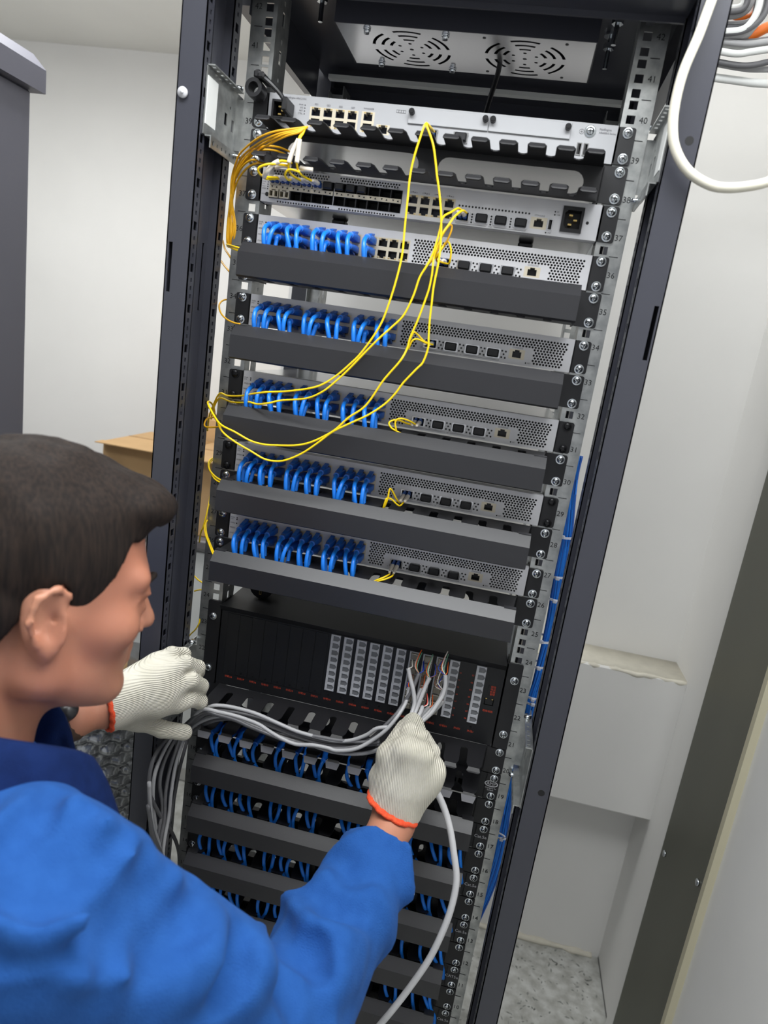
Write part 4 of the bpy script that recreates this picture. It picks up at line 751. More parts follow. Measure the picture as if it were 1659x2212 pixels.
# cable courses in world coordinates (name, label, group, material, radius, points)
CAB = [
 ('fibre_cable', 'yellow fibre cord leftmost below the router, topmost where it ends at left', 'yellow fibre cords hanging across the rack front', 'yellow', 0.0013, [(0.0014,-0.03,1.8356),(0.0024,-0.06,1.8307),(0.0003,-0.0795,1.8281),(-0.0035,-0.084,1.8083),(-0.0069,-0.084,1.7882),(-0.0081,-0.084,1.7705),(-0.0073,-0.084,1.7478),(-0.0057,-0.084,1.712),(-0.0039,-0.086,1.6841),(-0.0058,-0.088,1.6576),(-0.0109,-0.088,1.6268),(-0.0187,-0.088,1.5973),(-0.0363,-0.088,1.5641),(-0.051,-0.088,1.5454),(-0.0663,-0.088,1.5291),(-0.0823,-0.088,1.5165),(-0.0991,-0.088,1.509),(-0.1274,-0.082,1.5011),(-0.1563,-0.075,1.4952),(-0.1778,-0.066,1.4897),(-0.2063,-0.04,1.481),(-0.2339,-0.02,1.4759),(-0.2502,-0.01,1.4762),(-0.2644,0.005,1.4586),(-0.2765,0.02,1.4366),(-0.2864,0.04,1.4122)]),
 ('fibre_cable', 'yellow fibre cord in second long loop, reaching the left rail above the topmost loop end', 'yellow fibre cords hanging across the rack front', 'yellow', 0.0013, [(0.0551,-0.034,1.7478),(0.0499,-0.05,1.7482),(0.0437,-0.062,1.7409),(0.0372,-0.07,1.7345),(0.0355,-0.076,1.7279),(0.0361,-0.08,1.7221),(0.0353,-0.082,1.7097),(0.0333,-0.084,1.6941),(0.0308,-0.084,1.6838),(0.0267,-0.086,1.6725),(0.0209,-0.086,1.6593),(0.0168,-0.086,1.6384),(0.0085,-0.086,1.6143),(-0.0031,-0.086,1.5995),(-0.0167,-0.088,1.5837),(-0.0317,-0.088,1.5647),(-0.0503,-0.088,1.5404),(-0.0654,-0.088,1.5226),(-0.0811,-0.088,1.5073),(-0.1024,-0.084,1.4956),(-0.136,-0.078,1.4877),(-0.1537,-0.078,1.4812),(-0.1717,-0.068,1.4766),(-0.1859,-0.06,1.4767),(-0.1955,-0.05,1.4738),(-0.227,-0.02,1.4682),(-0.2517,-0.005,1.4691),(-0.2661,0.01,1.4526),(-0.2777,0.03,1.4322)]),
 ('fibre_cable', 'yellow fibre cord in third long loop, sagging across the duct under the row 32 switch', 'yellow fibre cords hanging across the rack front', 'yellow', 0.0013, [(0.0592,-0.034,1.7471),(0.0554,-0.05,1.7462),(0.0487,-0.064,1.7359),(0.0441,-0.072,1.7245),(0.0401,-0.078,1.7151),(0.0378,-0.078,1.7071),(0.0347,-0.082,1.693),(0.0338,-0.082,1.6845),(0.0347,-0.085,1.6742),(0.0351,-0.085,1.6647),(0.0345,-0.085,1.6513),(0.0328,-0.085,1.6404),(0.0269,-0.085,1.613),(0.0203,-0.085,1.589),(0.0184,-0.085,1.5753),(0.0133,-0.09,1.5606),(0.0009,-0.09,1.5418),(-0.0057,-0.09,1.5311),(-0.022,-0.09,1.4997),(-0.0418,-0.09,1.4813),(-0.0571,-0.09,1.4634),(-0.0733,-0.09,1.4506),(-0.0901,-0.09,1.4405),(-0.1075,-0.09,1.4345),(-0.1311,-0.09,1.4306),(-0.1493,-0.09,1.4287),(-0.1681,-0.09,1.4305),(-0.1908,-0.09,1.4384),(-0.2126,-0.084,1.4435),(-0.2316,-0.065,1.4507),(-0.2513,-0.045,1.4634),(-0.2599,-0.02,1.4633),(-0.2618,0.0,1.4539),(-0.2711,0.03,1.4332)]),
 ('fibre_cable', 'yellow fibre cord in lowest outer loop, dipping in front of the row 29 switch', 'yellow fibre cords hanging across the rack front', 'yellow', 0.0013, [(0.0039,-0.03,1.8348),(0.0027,-0.055,1.8323),(0.0014,-0.0795,1.8282),(0.0129,-0.084,1.8074),(0.0193,-0.084,1.7882),(0.0233,-0.084,1.7737),(0.0288,-0.084,1.7567),(0.0353,-0.084,1.731),(0.0392,-0.084,1.7042),(0.0409,-0.087,1.682),(0.0396,-0.087,1.6523),(0.0404,-0.087,1.6299),(0.0412,-0.087,1.611),(0.0431,-0.087,1.5921),(0.0444,-0.087,1.5807),(0.0409,-0.087,1.5629),(0.0344,-0.088,1.5536),(0.021,-0.088,1.5351),(0.0127,-0.088,1.5201),(0.0013,-0.088,1.5051),(-0.0169,-0.09,1.4889),(-0.0407,-0.09,1.4733),(-0.0603,-0.09,1.4599),(-0.0779,-0.09,1.4426),(-0.0976,-0.09,1.4252),(-0.1177,-0.09,1.4132),(-0.1319,-0.09,1.4095),(-0.1473,-0.09,1.4099),(-0.1667,-0.09,1.4171),(-0.1895,-0.09,1.4256),(-0.2098,-0.084,1.4346),(-0.2249,-0.07,1.4453),(-0.242,-0.05,1.4537),(-0.2563,-0.03,1.4579),(-0.2649,0.02,1.4385)]),
 ('fibre_cable', 'yellow fibre cord looping high beside the highest 24-port switch port', 'yellow fibre cords hanging across the rack front', 'yellow', 0.0012, [(0.0367,-0.036,1.6864),(0.0431,-0.045,1.6845),(0.049,-0.05,1.6842),(0.0504,-0.054,1.6892),(0.0501,-0.056,1.6976),(0.0468,-0.056,1.706),(0.0433,-0.056,1.7082),(0.0406,-0.058,1.7038),(0.0367,-0.06,1.6943),(0.0315,-0.058,1.6869),(0.0238,-0.055,1.6781),(0.0191,-0.045,1.6753)]),
 ('fibre_cable', 'yellow fibre cord in a tall thin loop below the fibre switch optical ports', 'yellow fibre cords hanging across the rack front', 'amber', 0.0012, [(0.035,-0.036,1.6856),(0.0324,-0.045,1.6877),(0.0365,-0.054,1.6957),(0.0433,-0.06,1.7072),(0.0468,-0.062,1.7183),(0.0469,-0.062,1.7251),(0.0443,-0.064,1.7256),(0.0397,-0.066,1.7173),(0.036,-0.066,1.7066),(0.0345,-0.064,1.6957),(0.0296,-0.06,1.6846),(0.0231,-0.055,1.678),(0.0185,-0.045,1.6752)]),
 ('fibre_cable', 'yellow fibre cord at the row 34 switch, arching left from its plug', 'yellow fibre cords hanging across the rack front', 'yellow', 0.0012, [(0.0417,-0.034,1.5855),(0.0363,-0.046,1.5858),(0.0272,-0.052,1.5889),(0.0216,-0.056,1.5884),(0.0181,-0.056,1.5839),(0.0155,-0.053,1.5745),(0.0137,-0.045,1.5673)]),
 ('fibre_cable', 'yellow fibre cord at the row 34 switch, steeper of the two by its plug', 'yellow fibre cords hanging across the rack front', 'yellow', 0.0012, [(0.0434,-0.034,1.5851),(0.0341,-0.047,1.5875),(0.0253,-0.052,1.5941),(0.0196,-0.056,1.5971),(0.0175,-0.058,1.5908),(0.0137,-0.055,1.5773),(0.0106,-0.045,1.5668)]),
 ('fibre_cable', 'yellow fibre cord at the pale-topped switch, upper curl left of its plug', 'yellow fibre cords hanging across the rack front', 'yellow', 0.0012, [(0.038,-0.034,1.48),(0.0317,-0.046,1.4846),(0.0221,-0.054,1.4873),(0.0153,-0.056,1.4859),(0.013,-0.056,1.4804),(0.0151,-0.055,1.4724),(0.0166,-0.05,1.4649),(0.0173,-0.04,1.4588)]),
 ('fibre_cable', 'yellow fibre cord at the pale-topped switch, wider curl left of its plug', 'yellow fibre cords hanging across the rack front', 'yellow', 0.0012, [(0.0318,-0.034,1.4793),(0.0258,-0.046,1.4816),(0.017,-0.052,1.4843),(0.0091,-0.054,1.4832),(0.0049,-0.056,1.479),(0.0088,-0.056,1.4735),(0.0164,-0.054,1.4699),(0.0235,-0.05,1.4666),(0.0271,-0.04,1.4604)]),
 ('fibre_cable', 'yellow fibre cord at the row 29 switch, standing in a sharp peak', 'yellow fibre cords hanging across the rack front', 'yellow', 0.0012, [(0.0317,-0.034,1.3717),(0.0286,-0.046,1.3786),(0.0215,-0.054,1.3915),(0.0185,-0.056,1.3923),(0.0179,-0.056,1.3796),(0.0147,-0.053,1.3663),(0.0126,-0.045,1.3561)]),
 ('fibre_cable', 'yellow fibre cord at the row 29 switch, lower flatter arch', 'yellow fibre cords hanging across the rack front', 'yellow', 0.0012, [(0.0369,-0.034,1.3737),(0.0332,-0.046,1.3705),(0.0226,-0.052,1.3787),(0.0168,-0.056,1.3798),(0.0148,-0.056,1.373),(0.0132,-0.053,1.363),(0.0112,-0.045,1.3548)]),
 ('fibre_cable', 'yellow fibre cord at the lowest 24-port switch, upper of the pair', 'yellow fibre cords hanging across the rack front', 'yellow', 0.0012, [(0.0332,-0.034,1.2699),(0.0335,-0.046,1.2715),(0.0272,-0.054,1.2685),(0.0182,-0.056,1.263),(0.0121,-0.052,1.2562),(0.008,-0.045,1.2455)]),
 ('fibre_cable', 'yellow fibre cord at the lowest 24-port switch, lower of the pair', 'yellow fibre cords hanging across the rack front', 'yellow', 0.0012, [(0.0383,-0.034,1.2699),(0.0385,-0.048,1.2711),(0.0315,-0.054,1.2675),(0.0204,-0.056,1.262),(0.014,-0.052,1.2551),(0.0102,-0.045,1.2449)]),
 ('fibre_cable', 'yellow fibre cord at the upper left, topmost strand of the fan', 'yellow fibre bundle at the upper left of the rack', 'amber', 0.0013, [(-0.1418,-0.072,1.8145),(-0.1577,-0.078,1.8092),(-0.1791,-0.08,1.8038),(-0.1961,-0.075,1.799),(-0.2137,-0.06,1.7953),(-0.2291,-0.045,1.791),(-0.2436,-0.03,1.7853),(-0.252,-0.02,1.7758),(-0.2583,-0.012,1.7656),(-0.2601,-0.01,1.7542),(-0.2602,-0.008,1.7369),(-0.2619,-0.005,1.7234),(-0.2646,0.0,1.7103),(-0.2645,0.0,1.6957),(-0.2636,0.0,1.6835),(-0.2633,0.005,1.6756)]),
 ('fibre_cable', 'yellow fibre cord at the upper left, second strand of the fan', 'yellow fibre bundle at the upper left of the rack', 'amber', 0.0013, [(-0.1425,-0.073,1.8134),(-0.1563,-0.078,1.8072),(-0.1745,-0.079,1.8019),(-0.1913,-0.074,1.7966),(-0.2084,-0.06,1.7926),(-0.2263,-0.042,1.7888),(-0.2409,-0.028,1.7827),(-0.2506,-0.018,1.773),(-0.2564,-0.012,1.7623),(-0.2582,-0.01,1.7485),(-0.2596,-0.006,1.7338),(-0.2605,-0.002,1.7201),(-0.2606,0.0,1.7059),(-0.2596,0.0,1.6913),(-0.261,0.005,1.6772)]),
 ('fibre_cable', 'yellow fibre cord at the upper left, third strand of the fan', 'yellow fibre bundle at the upper left of the rack', 'amber', 0.0013, [(-0.1433,-0.074,1.8125),(-0.1534,-0.079,1.806),(-0.1696,-0.079,1.8013),(-0.1852,-0.074,1.7961),(-0.2034,-0.06,1.792),(-0.221,-0.045,1.7862),(-0.2372,-0.03,1.7797),(-0.2481,-0.02,1.7693),(-0.2553,-0.012,1.7589),(-0.2583,-0.008,1.7454),(-0.2597,-0.004,1.7318),(-0.2587,0.0,1.7183),(-0.2565,0.0,1.7064),(-0.2561,0.0,1.6917),(-0.2593,0.005,1.6774)]),
 ('fibre_cable', 'yellow fibre cord at the upper left, fourth strand of the fan', 'yellow fibre bundle at the upper left of the rack', 'amber', 0.0013, [(-0.145,-0.074,1.8119),(-0.151,-0.079,1.8053),(-0.1636,-0.079,1.8009),(-0.1806,-0.073,1.7952),(-0.2002,-0.058,1.7901),(-0.2203,-0.04,1.7849),(-0.2344,-0.03,1.7772),(-0.2465,-0.02,1.7665),(-0.2544,-0.012,1.7554),(-0.2574,-0.008,1.7419),(-0.2592,-0.002,1.7287),(-0.2559,0.0,1.7149),(-0.253,0.0,1.7019),(-0.2532,0.0,1.6896),(-0.2575,0.005,1.677)]),
 ('fibre_cable', 'yellow fibre cord at the upper left, upper strand entering the left oval opening', 'yellow fibre bundle at the upper left of the rack', 'amber', 0.0013, [(-0.1784,-0.012,1.7976),(-0.1829,-0.02,1.7984),(-0.1873,-0.04,1.7964),(-0.1961,-0.05,1.7944),(-0.2084,-0.05,1.7919),(-0.222,-0.043,1.7878),(-0.2359,-0.032,1.781),(-0.2482,-0.02,1.7704),(-0.2552,-0.014,1.7561),(-0.2592,-0.008,1.7405),(-0.2632,0.0,1.725),(-0.263,0.0,1.7081),(-0.2619,0.0,1.6911),(-0.2616,0.005,1.6759)]),
 ('fibre_cable', 'yellow fibre cord at the upper left, lower strand entering the left oval opening', 'yellow fibre bundle at the upper left of the rack', 'amber', 0.0013, [(-0.1804,-0.012,1.7923),(-0.1856,-0.022,1.7937),(-0.1899,-0.042,1.7917),(-0.1994,-0.05,1.7899),(-0.2104,-0.05,1.7875),(-0.2253,-0.04,1.7839),(-0.2381,-0.03,1.7757),(-0.2498,-0.018,1.765),(-0.256,-0.012,1.7529),(-0.2599,-0.006,1.7361),(-0.262,0.0,1.7203),(-0.259,0.0,1.7036),(-0.2584,0.0,1.689),(-0.2597,0.005,1.6754)]),
 ('fibre_cable', 'yellow fibre cord at the upper left, short strand ending at the upper ear screw', 'yellow fibre bundle at the upper left of the rack', 'amber', 0.0013, [(-0.2145,-0.03,1.7786),(-0.2143,-0.05,1.7767),(-0.2237,-0.045,1.7754),(-0.235,-0.035,1.7713),(-0.2482,-0.02,1.7635),(-0.2564,-0.01,1.751),(-0.2605,-0.004,1.7329),(-0.2628,0.0,1.7178),(-0.2639,0.0,1.7006),(-0.2627,0.0,1.6848),(-0.2621,0.005,1.6745)]),
 ('fibre_cable', 'yellow fibre cord at the upper left, lowest short strand of the bundle', 'yellow fibre bundle at the upper left of the rack', 'amber', 0.0013, [(-0.2113,-0.025,1.7796),(-0.2109,-0.045,1.7747),(-0.2219,-0.042,1.7714),(-0.2352,-0.03,1.7663),(-0.2477,-0.018,1.757),(-0.2559,-0.008,1.7444),(-0.2606,0.0,1.7301),(-0.2569,0.0,1.7112),(-0.2545,0.0,1.6956),(-0.2581,0.005,1.6763)]),
 ('fibre_cable', 'yellow fibre cord leaving the tied bundle into the highest covered duct, upper strand', 'yellow fibre bundle at the upper left of the rack', 'yellow', 0.0013, [(-0.2634,0.0,1.6777),(-0.2488,-0.02,1.6749),(-0.2326,-0.04,1.6716),(-0.22,-0.052,1.6693),(-0.2099,-0.054,1.6675)]),
 ('fibre_cable', 'yellow fibre cord leaving the tied bundle into the highest covered duct, lower strand', 'yellow fibre bundle at the upper left of the rack', 'yellow', 0.0013, [(-0.2622,0.0,1.6757),(-0.2476,-0.02,1.6721),(-0.2322,-0.04,1.6683),(-0.2197,-0.052,1.666),(-0.2096,-0.054,1.6643)]),
 ('fibre_cable', 'yellow fibre cord slanting down beside the rail below the tied bundle', 'yellow fibre bundle at the upper left of the rack', 'amber', 0.0013, [(-0.283,0.03,1.6855),(-0.2746,0.02,1.6742),(-0.2646,0.01,1.6668),(-0.2569,0.005,1.6599),(-0.2556,0.01,1.6554)]),
 ('fibre_cable', 'yellow fibre cord in a straight slant near the second post slot', 'yellow fibre bundle at the upper left of the rack', 'amber', 0.0013, [(-0.2835,0.03,1.6583),(-0.2735,0.02,1.6519),(-0.2637,0.01,1.6464),(-0.2561,0.005,1.6414),(-0.2539,0.01,1.6378)]),
 ('fibre_cable', 'yellow fibre cord curling out left of the row 34 switch', 'yellow fibre bundle at the upper left of the rack', 'amber', 0.0012, [(-0.2634,0.03,1.6075),(-0.269,0.02,1.605),(-0.2662,0.0,1.5991),(-0.2573,-0.02,1.5915),(-0.2483,-0.03,1.584),(-0.2369,-0.035,1.5782),(-0.2229,-0.045,1.5757),(-0.2132,-0.05,1.5754)]),
 ('fibre_cable', 'yellow fibre cord curling out left of the row 29 switch, upper strand', 'yellow fibre bundle at the upper left of the rack', 'yellow', 0.0012, [(-0.2633,0.02,1.3771),(-0.2607,0.0,1.3765),(-0.2562,-0.015,1.3737),(-0.2463,-0.03,1.3675),(-0.2327,-0.04,1.3623),(-0.2196,-0.048,1.3608),(-0.2096,-0.054,1.3618)]),
 ('fibre_cable', 'yellow fibre cord curling out left of the row 29 switch, lower strand', 'yellow fibre bundle at the upper left of the rack', 'yellow', 0.0012, [(-0.2642,0.02,1.3741),(-0.2595,0.0,1.3738),(-0.2548,-0.015,1.3712),(-0.2452,-0.03,1.3658),(-0.2333,-0.04,1.3589),(-0.2212,-0.048,1.3575),(-0.2112,-0.054,1.3585)]),
 ('fibre_cable', 'yellow fibre cord hanging straight beside the cardboard box', 'yellow fibre bundle at the upper left of the rack', 'yellow', 0.0012, [(-0.2636,0.02,1.3236),(-0.2567,0.0,1.3092),(-0.2554,-0.01,1.2902),(-0.2581,-0.01,1.276),(-0.2631,-0.005,1.265),(-0.2709,0.01,1.2446)]),
 ('fibre_cable', 'yellow fibre cord with white sleeve entering the lowest upper duct, left strand', 'yellow fibre bundle at the upper left of the rack', 'yellow', 0.0012, [(-0.2564,-0.005,1.2869),(-0.2555,-0.012,1.2789),(-0.248,-0.022,1.2692),(-0.2368,-0.034,1.2609),(-0.2254,-0.046,1.253),(-0.2181,-0.054,1.2509)]),
 ('fibre_cable', 'yellow fibre cord with white sleeve entering the lowest upper duct, right strand', 'yellow fibre bundle at the upper left of the rack', 'yellow', 0.0012, [(-0.2543,-0.005,1.2863),(-0.2537,-0.012,1.2812),(-0.246,-0.022,1.2695),(-0.2349,-0.034,1.2613),(-0.2236,-0.046,1.2543),(-0.216,-0.054,1.2523)]),
 ('fibre_cable', 'yellow fibre cord crossing the white gap near the empty rail holes, upper', 'yellow fibre bundle at the upper left of the rack', 'yellow', 0.0012, [(-0.2833,0.03,1.1805),(-0.2721,0.02,1.1797),(-0.2601,0.01,1.1802),(-0.2556,0.01,1.177)]),
 ('fibre_cable', 'yellow fibre cord crossing the white gap near the empty rail holes, lower', 'yellow fibre bundle at the upper left of the rack', 'yellow', 0.0012, [(-0.2808,0.03,1.1555),(-0.2706,0.02,1.1627),(-0.2612,0.01,1.1685),(-0.2559,0.01,1.1686)]),
 ('fibre_cable', 'yellow fibre cord bending to lower left above the left glove', 'yellow fibre bundle at the upper left of the rack', 'yellow', 0.0012, [(-0.2609,0.015,1.1458),(-0.2568,0.005,1.1334),(-0.2553,0.0,1.1187),(-0.2627,0.005,1.1034),(-0.276,0.02,1.0868),(-0.2852,0.03,1.074)]),
 ('fibre_cable', 'yellow fibre cord with grey sleeve in the small ring by the rail', 'yellow fibre bundle at the upper left of the rack', 'amber', 0.0012, [(-0.265,0.01,1.4383),(-0.2656,-0.01,1.4378),(-0.2604,-0.03,1.434),(-0.2549,-0.038,1.4302),(-0.2406,-0.045,1.4323),(-0.2211,-0.055,1.4381),(-0.214,-0.057,1.44)]),
 ('power_cable', 'thick cream cable hanging in a loop over the right rack post', None, 'whitec', 0.0052, [(0.283,-0.1,1.9876),(0.2765,-0.108,1.9506),(0.272,-0.112,1.9235),(0.2651,-0.115,1.8922),(0.2635,-0.115,1.8641),(0.2663,-0.115,1.838),(0.2746,-0.115,1.8165),(0.2917,-0.115,1.7979),(0.3143,-0.115,1.7875),(0.3333,-0.115,1.7859),(0.3554,-0.115,1.79),(0.3717,-0.115,1.7957),(0.3974,-0.11,1.8097)]),
 ('network_cable', 'cable of the upper right coil, outermost white turn', 'coiled grey cables at the upper right corner', 'label', 0.0055, [(0.3619,0.33,2.1159),(0.3962,0.33,2.1209),(0.4096,0.33,2.135),(0.414,0.33,2.1572),(0.4094,0.33,2.1879)]),
 ('network_cable', 'cable of the upper right coil, outer grey turn', 'coiled grey cables at the upper right corner', 'grey', 0.005, [(0.3654,0.342,2.1147),(0.4032,0.342,2.1212),(0.4195,0.342,2.1376),(0.4252,0.342,2.1601),(0.4205,0.342,2.1942)]),
 ('network_cable', 'cable of the upper right coil, innermost dark turn', 'coiled grey cables at the upper right corner', 'greyd', 0.0045, [(0.3583,0.354,2.1566),(0.3873,0.354,2.1572),(0.4,0.354,2.167),(0.3975,0.354,2.1984)]),
 ('network_cable', 'cable of the upper right coil, second inner turn', 'coiled grey cables at the upper right corner', 'grey', 0.005, [(0.3625,0.366,2.153),(0.3961,0.366,2.1585),(0.4088,0.366,2.1741),(0.4066,0.366,2.2046)]),
 ('network_cable', 'cable of the upper right coil, middle dark turn', 'coiled grey cables at the upper right corner', 'greyd', 0.005, [(0.3658,0.378,2.1439),(0.4107,0.378,2.1483),(0.4217,0.378,2.166),(0.4151,0.378,2.2107)]),
 ('network_cable', 'cable of the upper right coil, thick dark strand under the turns', 'coiled grey cables at the upper right corner', 'greyd', 0.006, [(0.3722,0.39,2.1306),(0.4192,0.39,2.1293),(0.4532,0.39,2.1351),(0.4932,0.39,2.1432)]),
 ('network_cable', 'cable of the upper right coil, second straight strand under the turns', 'coiled grey cables at the upper right corner', 'grey', 0.0055, [(0.376,0.402,2.1283),(0.423,0.402,2.129),(0.4573,0.402,2.1321),(0.4989,0.402,2.1385)]),
 ('network_cable', 'cable of the upper right coil, white strand below the turns', 'coiled grey cables at the upper right corner', 'label', 0.005, [(0.3623,0.33,2.0916),(0.3974,0.33,2.089),(0.4234,0.33,2.0941),(0.4808,0.33,2.1066)]),
 ('network_cable', 'cable of the upper right coil, dark sagging strand', 'coiled grey cables at the upper right corner', 'greyd', 0.0045, [(0.3645,0.342,2.0814),(0.4037,0.342,2.0779),(0.4275,0.342,2.0797),(0.4492,0.342,2.0859),(0.4879,0.342,2.0965)]),
 ('network_cable', 'cable of the upper right coil, light sagging strand', 'coiled grey cables at the upper right corner', 'grey', 0.0045, [(0.3671,0.354,2.0835),(0.4139,0.354,2.0792),(0.4418,0.354,2.0794),(0.4955,0.354,2.0848)]),
 ('network_cable', 'cable of the upper right coil, lowest white strand by itself', 'coiled grey cables at the upper right corner', 'label', 0.006, [(0.3705,0.366,2.0675),(0.4138,0.366,2.0656),(0.4495,0.366,2.0644),(0.5047,0.366,2.0669)]),
 ('network_cable', 'cable of the upper right coil, third grey turn', 'coiled grey cables at the upper right corner', 'greyd', 0.0048, [(0.3694,0.378,2.1377),(0.4051,0.378,2.1428),(0.4185,0.378,2.1575),(0.4231,0.378,2.1805),(0.4183,0.378,2.2123)]),
 ('network_cable', 'cable of the upper right coil, fourth dark turn', 'coiled grey cables at the upper right corner', 'grey', 0.0048, [(0.3745,0.39,2.1304),(0.4137,0.39,2.1372),(0.4261,0.39,2.154),(0.4321,0.39,2.1774),(0.4271,0.39,2.2128)]),
 ('network_cable', 'cable of the upper right coil, fifth light turn', 'coiled grey cables at the upper right corner', 'label', 0.0048, [(0.3697,0.402,2.1541),(0.4155,0.402,2.1586),(0.4204,0.402,2.1762),(0.4137,0.402,2.2218)]),
 ('network_cable', 'cable of the upper right coil, sixth grey turn', 'coiled grey cables at the upper right corner', 'greyd', 0.0048, [(0.3622,0.33,2.1144),(0.3996,0.33,2.1208),(0.4205,0.33,2.1374),(0.4262,0.33,2.1596),(0.4215,0.33,2.1932)]),
 ('network_cable', 'cable of the upper right coil, low straight strand', 'coiled grey cables at the upper right corner', 'grey', 0.0048, [(0.3646,0.342,2.1094),(0.4099,0.342,2.1081),(0.4434,0.342,2.1137),(0.4819,0.342,2.1216)]),
 ('network_cable', 'cable of the upper right coil, thin strand at the lower edge of the turns', 'coiled grey cables at the upper right corner', 'label', 0.0048, [(0.3677,0.354,2.11),(0.4129,0.354,2.1107),(0.4404,0.354,2.1133),(0.4806,0.354,2.1195)]),
 ('network_cable', 'cable of the upper right coil, light strand between the turns', 'coiled grey cables at the upper right corner', 'greyd', 0.0048, [(0.3677,0.366,2.1317),(0.403,0.366,2.1368),(0.4192,0.366,2.1515),(0.4237,0.366,2.1743),(0.4191,0.366,2.2058)]),
 ('network_cable', 'cable of the upper right coil, dark strand between the turns', 'coiled grey cables at the upper right corner', 'grey', 0.0048, [(0.3648,0.378,2.1479),(0.4097,0.378,2.1523),(0.4234,0.378,2.1701),(0.4168,0.378,2.2147)]),
 ('network_cable', 'cable of the upper right coil, upper light strand', 'coiled grey cables at the upper right corner', 'label', 0.0048, [(0.363,0.39,2.1772),(0.3928,0.39,2.1778),(0.4025,0.39,2.1876),(0.4,0.39,2.2199)]),
 ('network_cable', 'orange cable upper one inside the coil at the right corner', 'coiled grey cables at the upper right corner', 'orange', 0.006, [(0.384,0.39,2.17),(0.4105,0.39,2.1639),(0.4238,0.39,2.1726),(0.4302,0.39,2.1913),(0.4285,0.39,2.2171)]),
 ('network_cable', 'orange cable lower one under the coil at the right corner', 'coiled grey cables at the upper right corner', 'orange', 0.008, [(0.4133,0.4,2.1362),(0.4381,0.4,2.1514),(0.4518,0.4,2.159),(0.4897,0.4,2.1702)]),
 ('network_cable', 'grey cable over the finger duct, brightest front strand running up to the left plug column', 'grey cables lying over the open finger duct', 'grey', 0.0028, [(-0.2562,-0.03,0.9399),(-0.2297,-0.06,0.9871),(-0.2015,-0.086,1.0267),(-0.1731,-0.09,1.0312),(-0.1525,-0.09,1.0315),(-0.134,-0.09,1.0301),(-0.1132,-0.09,1.0267),(-0.0963,-0.09,1.0198),(-0.0753,-0.09,1.0127),(-0.0548,-0.09,1.0097),(-0.0314,-0.09,1.0145),(-0.0098,-0.09,1.0157),(0.0041,-0.09,1.015),(0.0284,-0.09,1.0235),(0.0469,-0.085,1.036),(0.0662,-0.08,1.0561),(0.0775,-0.07,1.0723),(0.0847,-0.055,1.085),(0.0873,-0.045,1.0964),(0.0862,-0.035,1.1058)]),
 ('network_cable', 'grey cable over the finger duct, dark strand running up to the next plug', 'grey cables lying over the open finger duct', 'greyd', 0.0028, [(-0.2585,-0.03,0.9394),(-0.2336,-0.06,0.9815),(-0.2035,-0.08,1.0181),(-0.1764,-0.08,1.0194),(-0.1512,-0.08,1.018),(-0.1286,-0.078,1.0117),(-0.0992,-0.078,1.0071),(-0.0742,-0.078,1.0037),(-0.0478,-0.078,1.0039),(-0.0219,-0.078,1.0067),(0.0055,-0.078,1.0113),(0.028,-0.078,1.0204),(0.0453,-0.075,1.0328),(0.0609,-0.07,1.0532),(0.0757,-0.06,1.0727),(0.0821,-0.05,1.0838),(0.0915,-0.045,1.107),(0.0969,-0.035,1.1315)]),
 ('network_cable', 'grey cable over the finger duct, thin dark strand in the middle', 'grey cables lying over the open finger duct', 'greyd', 0.0028, [(-0.2536,-0.03,0.9358),(-0.229,-0.055,0.9753),(-0.194,-0.072,1.0117),(-0.1605,-0.074,1.0234),(-0.1312,-0.074,1.022),(-0.1019,-0.074,1.0184),(-0.0705,-0.074,1.0132),(-0.0397,-0.074,1.0102),(-0.0096,-0.074,1.0115),(0.0196,-0.074,1.0169),(0.0436,-0.074,1.0296),(0.0609,-0.08,1.0398)]),
 ('network_cable', 'grey cable over the finger duct, upper dark strand', 'grey cables lying over the open finger duct', 'greyd', 0.0028, [(-0.2611,-0.03,0.9435),(-0.2336,-0.055,0.9787),(-0.2017,-0.074,1.0131),(-0.1728,-0.074,1.0203),(-0.1398,-0.074,1.0253),(-0.1065,-0.074,1.0227),(-0.0771,-0.074,1.017),(-0.0484,-0.074,1.0156),(-0.0201,-0.074,1.0153),(0.0092,-0.074,1.0207),(0.0376,-0.074,1.0302),(0.0603,-0.08,1.044)]),
 ('network_cable', 'grey cable over the finger duct, strand nearest the fingers', 'grey cables lying over the open finger duct', 'greyd', 0.0028, [(-0.252,-0.03,0.9434),(-0.2231,-0.06,0.9865),(-0.1922,-0.078,1.0221),(-0.1635,-0.078,1.0292),(-0.1306,-0.078,1.0309),(-0.1017,-0.078,1.0294),(-0.0767,-0.078,1.0249),(-0.0499,-0.078,1.0209),(-0.0239,-0.078,1.0221),(0.0038,-0.078,1.0239),(0.0346,-0.078,1.0297),(0.0612,-0.08,1.0378)]),
 ('network_cable', 'grey cable over the finger duct, lowest light strand', 'grey cables lying over the open finger duct', 'grey', 0.0028, [(-0.2496,-0.03,0.9417),(-0.2206,-0.06,0.9826),(-0.1895,-0.072,1.0095),(-0.1607,-0.072,1.0167),(-0.1352,-0.072,1.0132),(-0.1098,-0.072,1.0086),(-0.0804,-0.072,1.004),(-0.0537,-0.072,1.0032),(-0.027,-0.072,1.0013),(-0.0026,-0.072,1.0),(0.0249,-0.072,1.004),(0.0476,-0.072,1.0122),(0.0651,-0.085,1.0312)]),
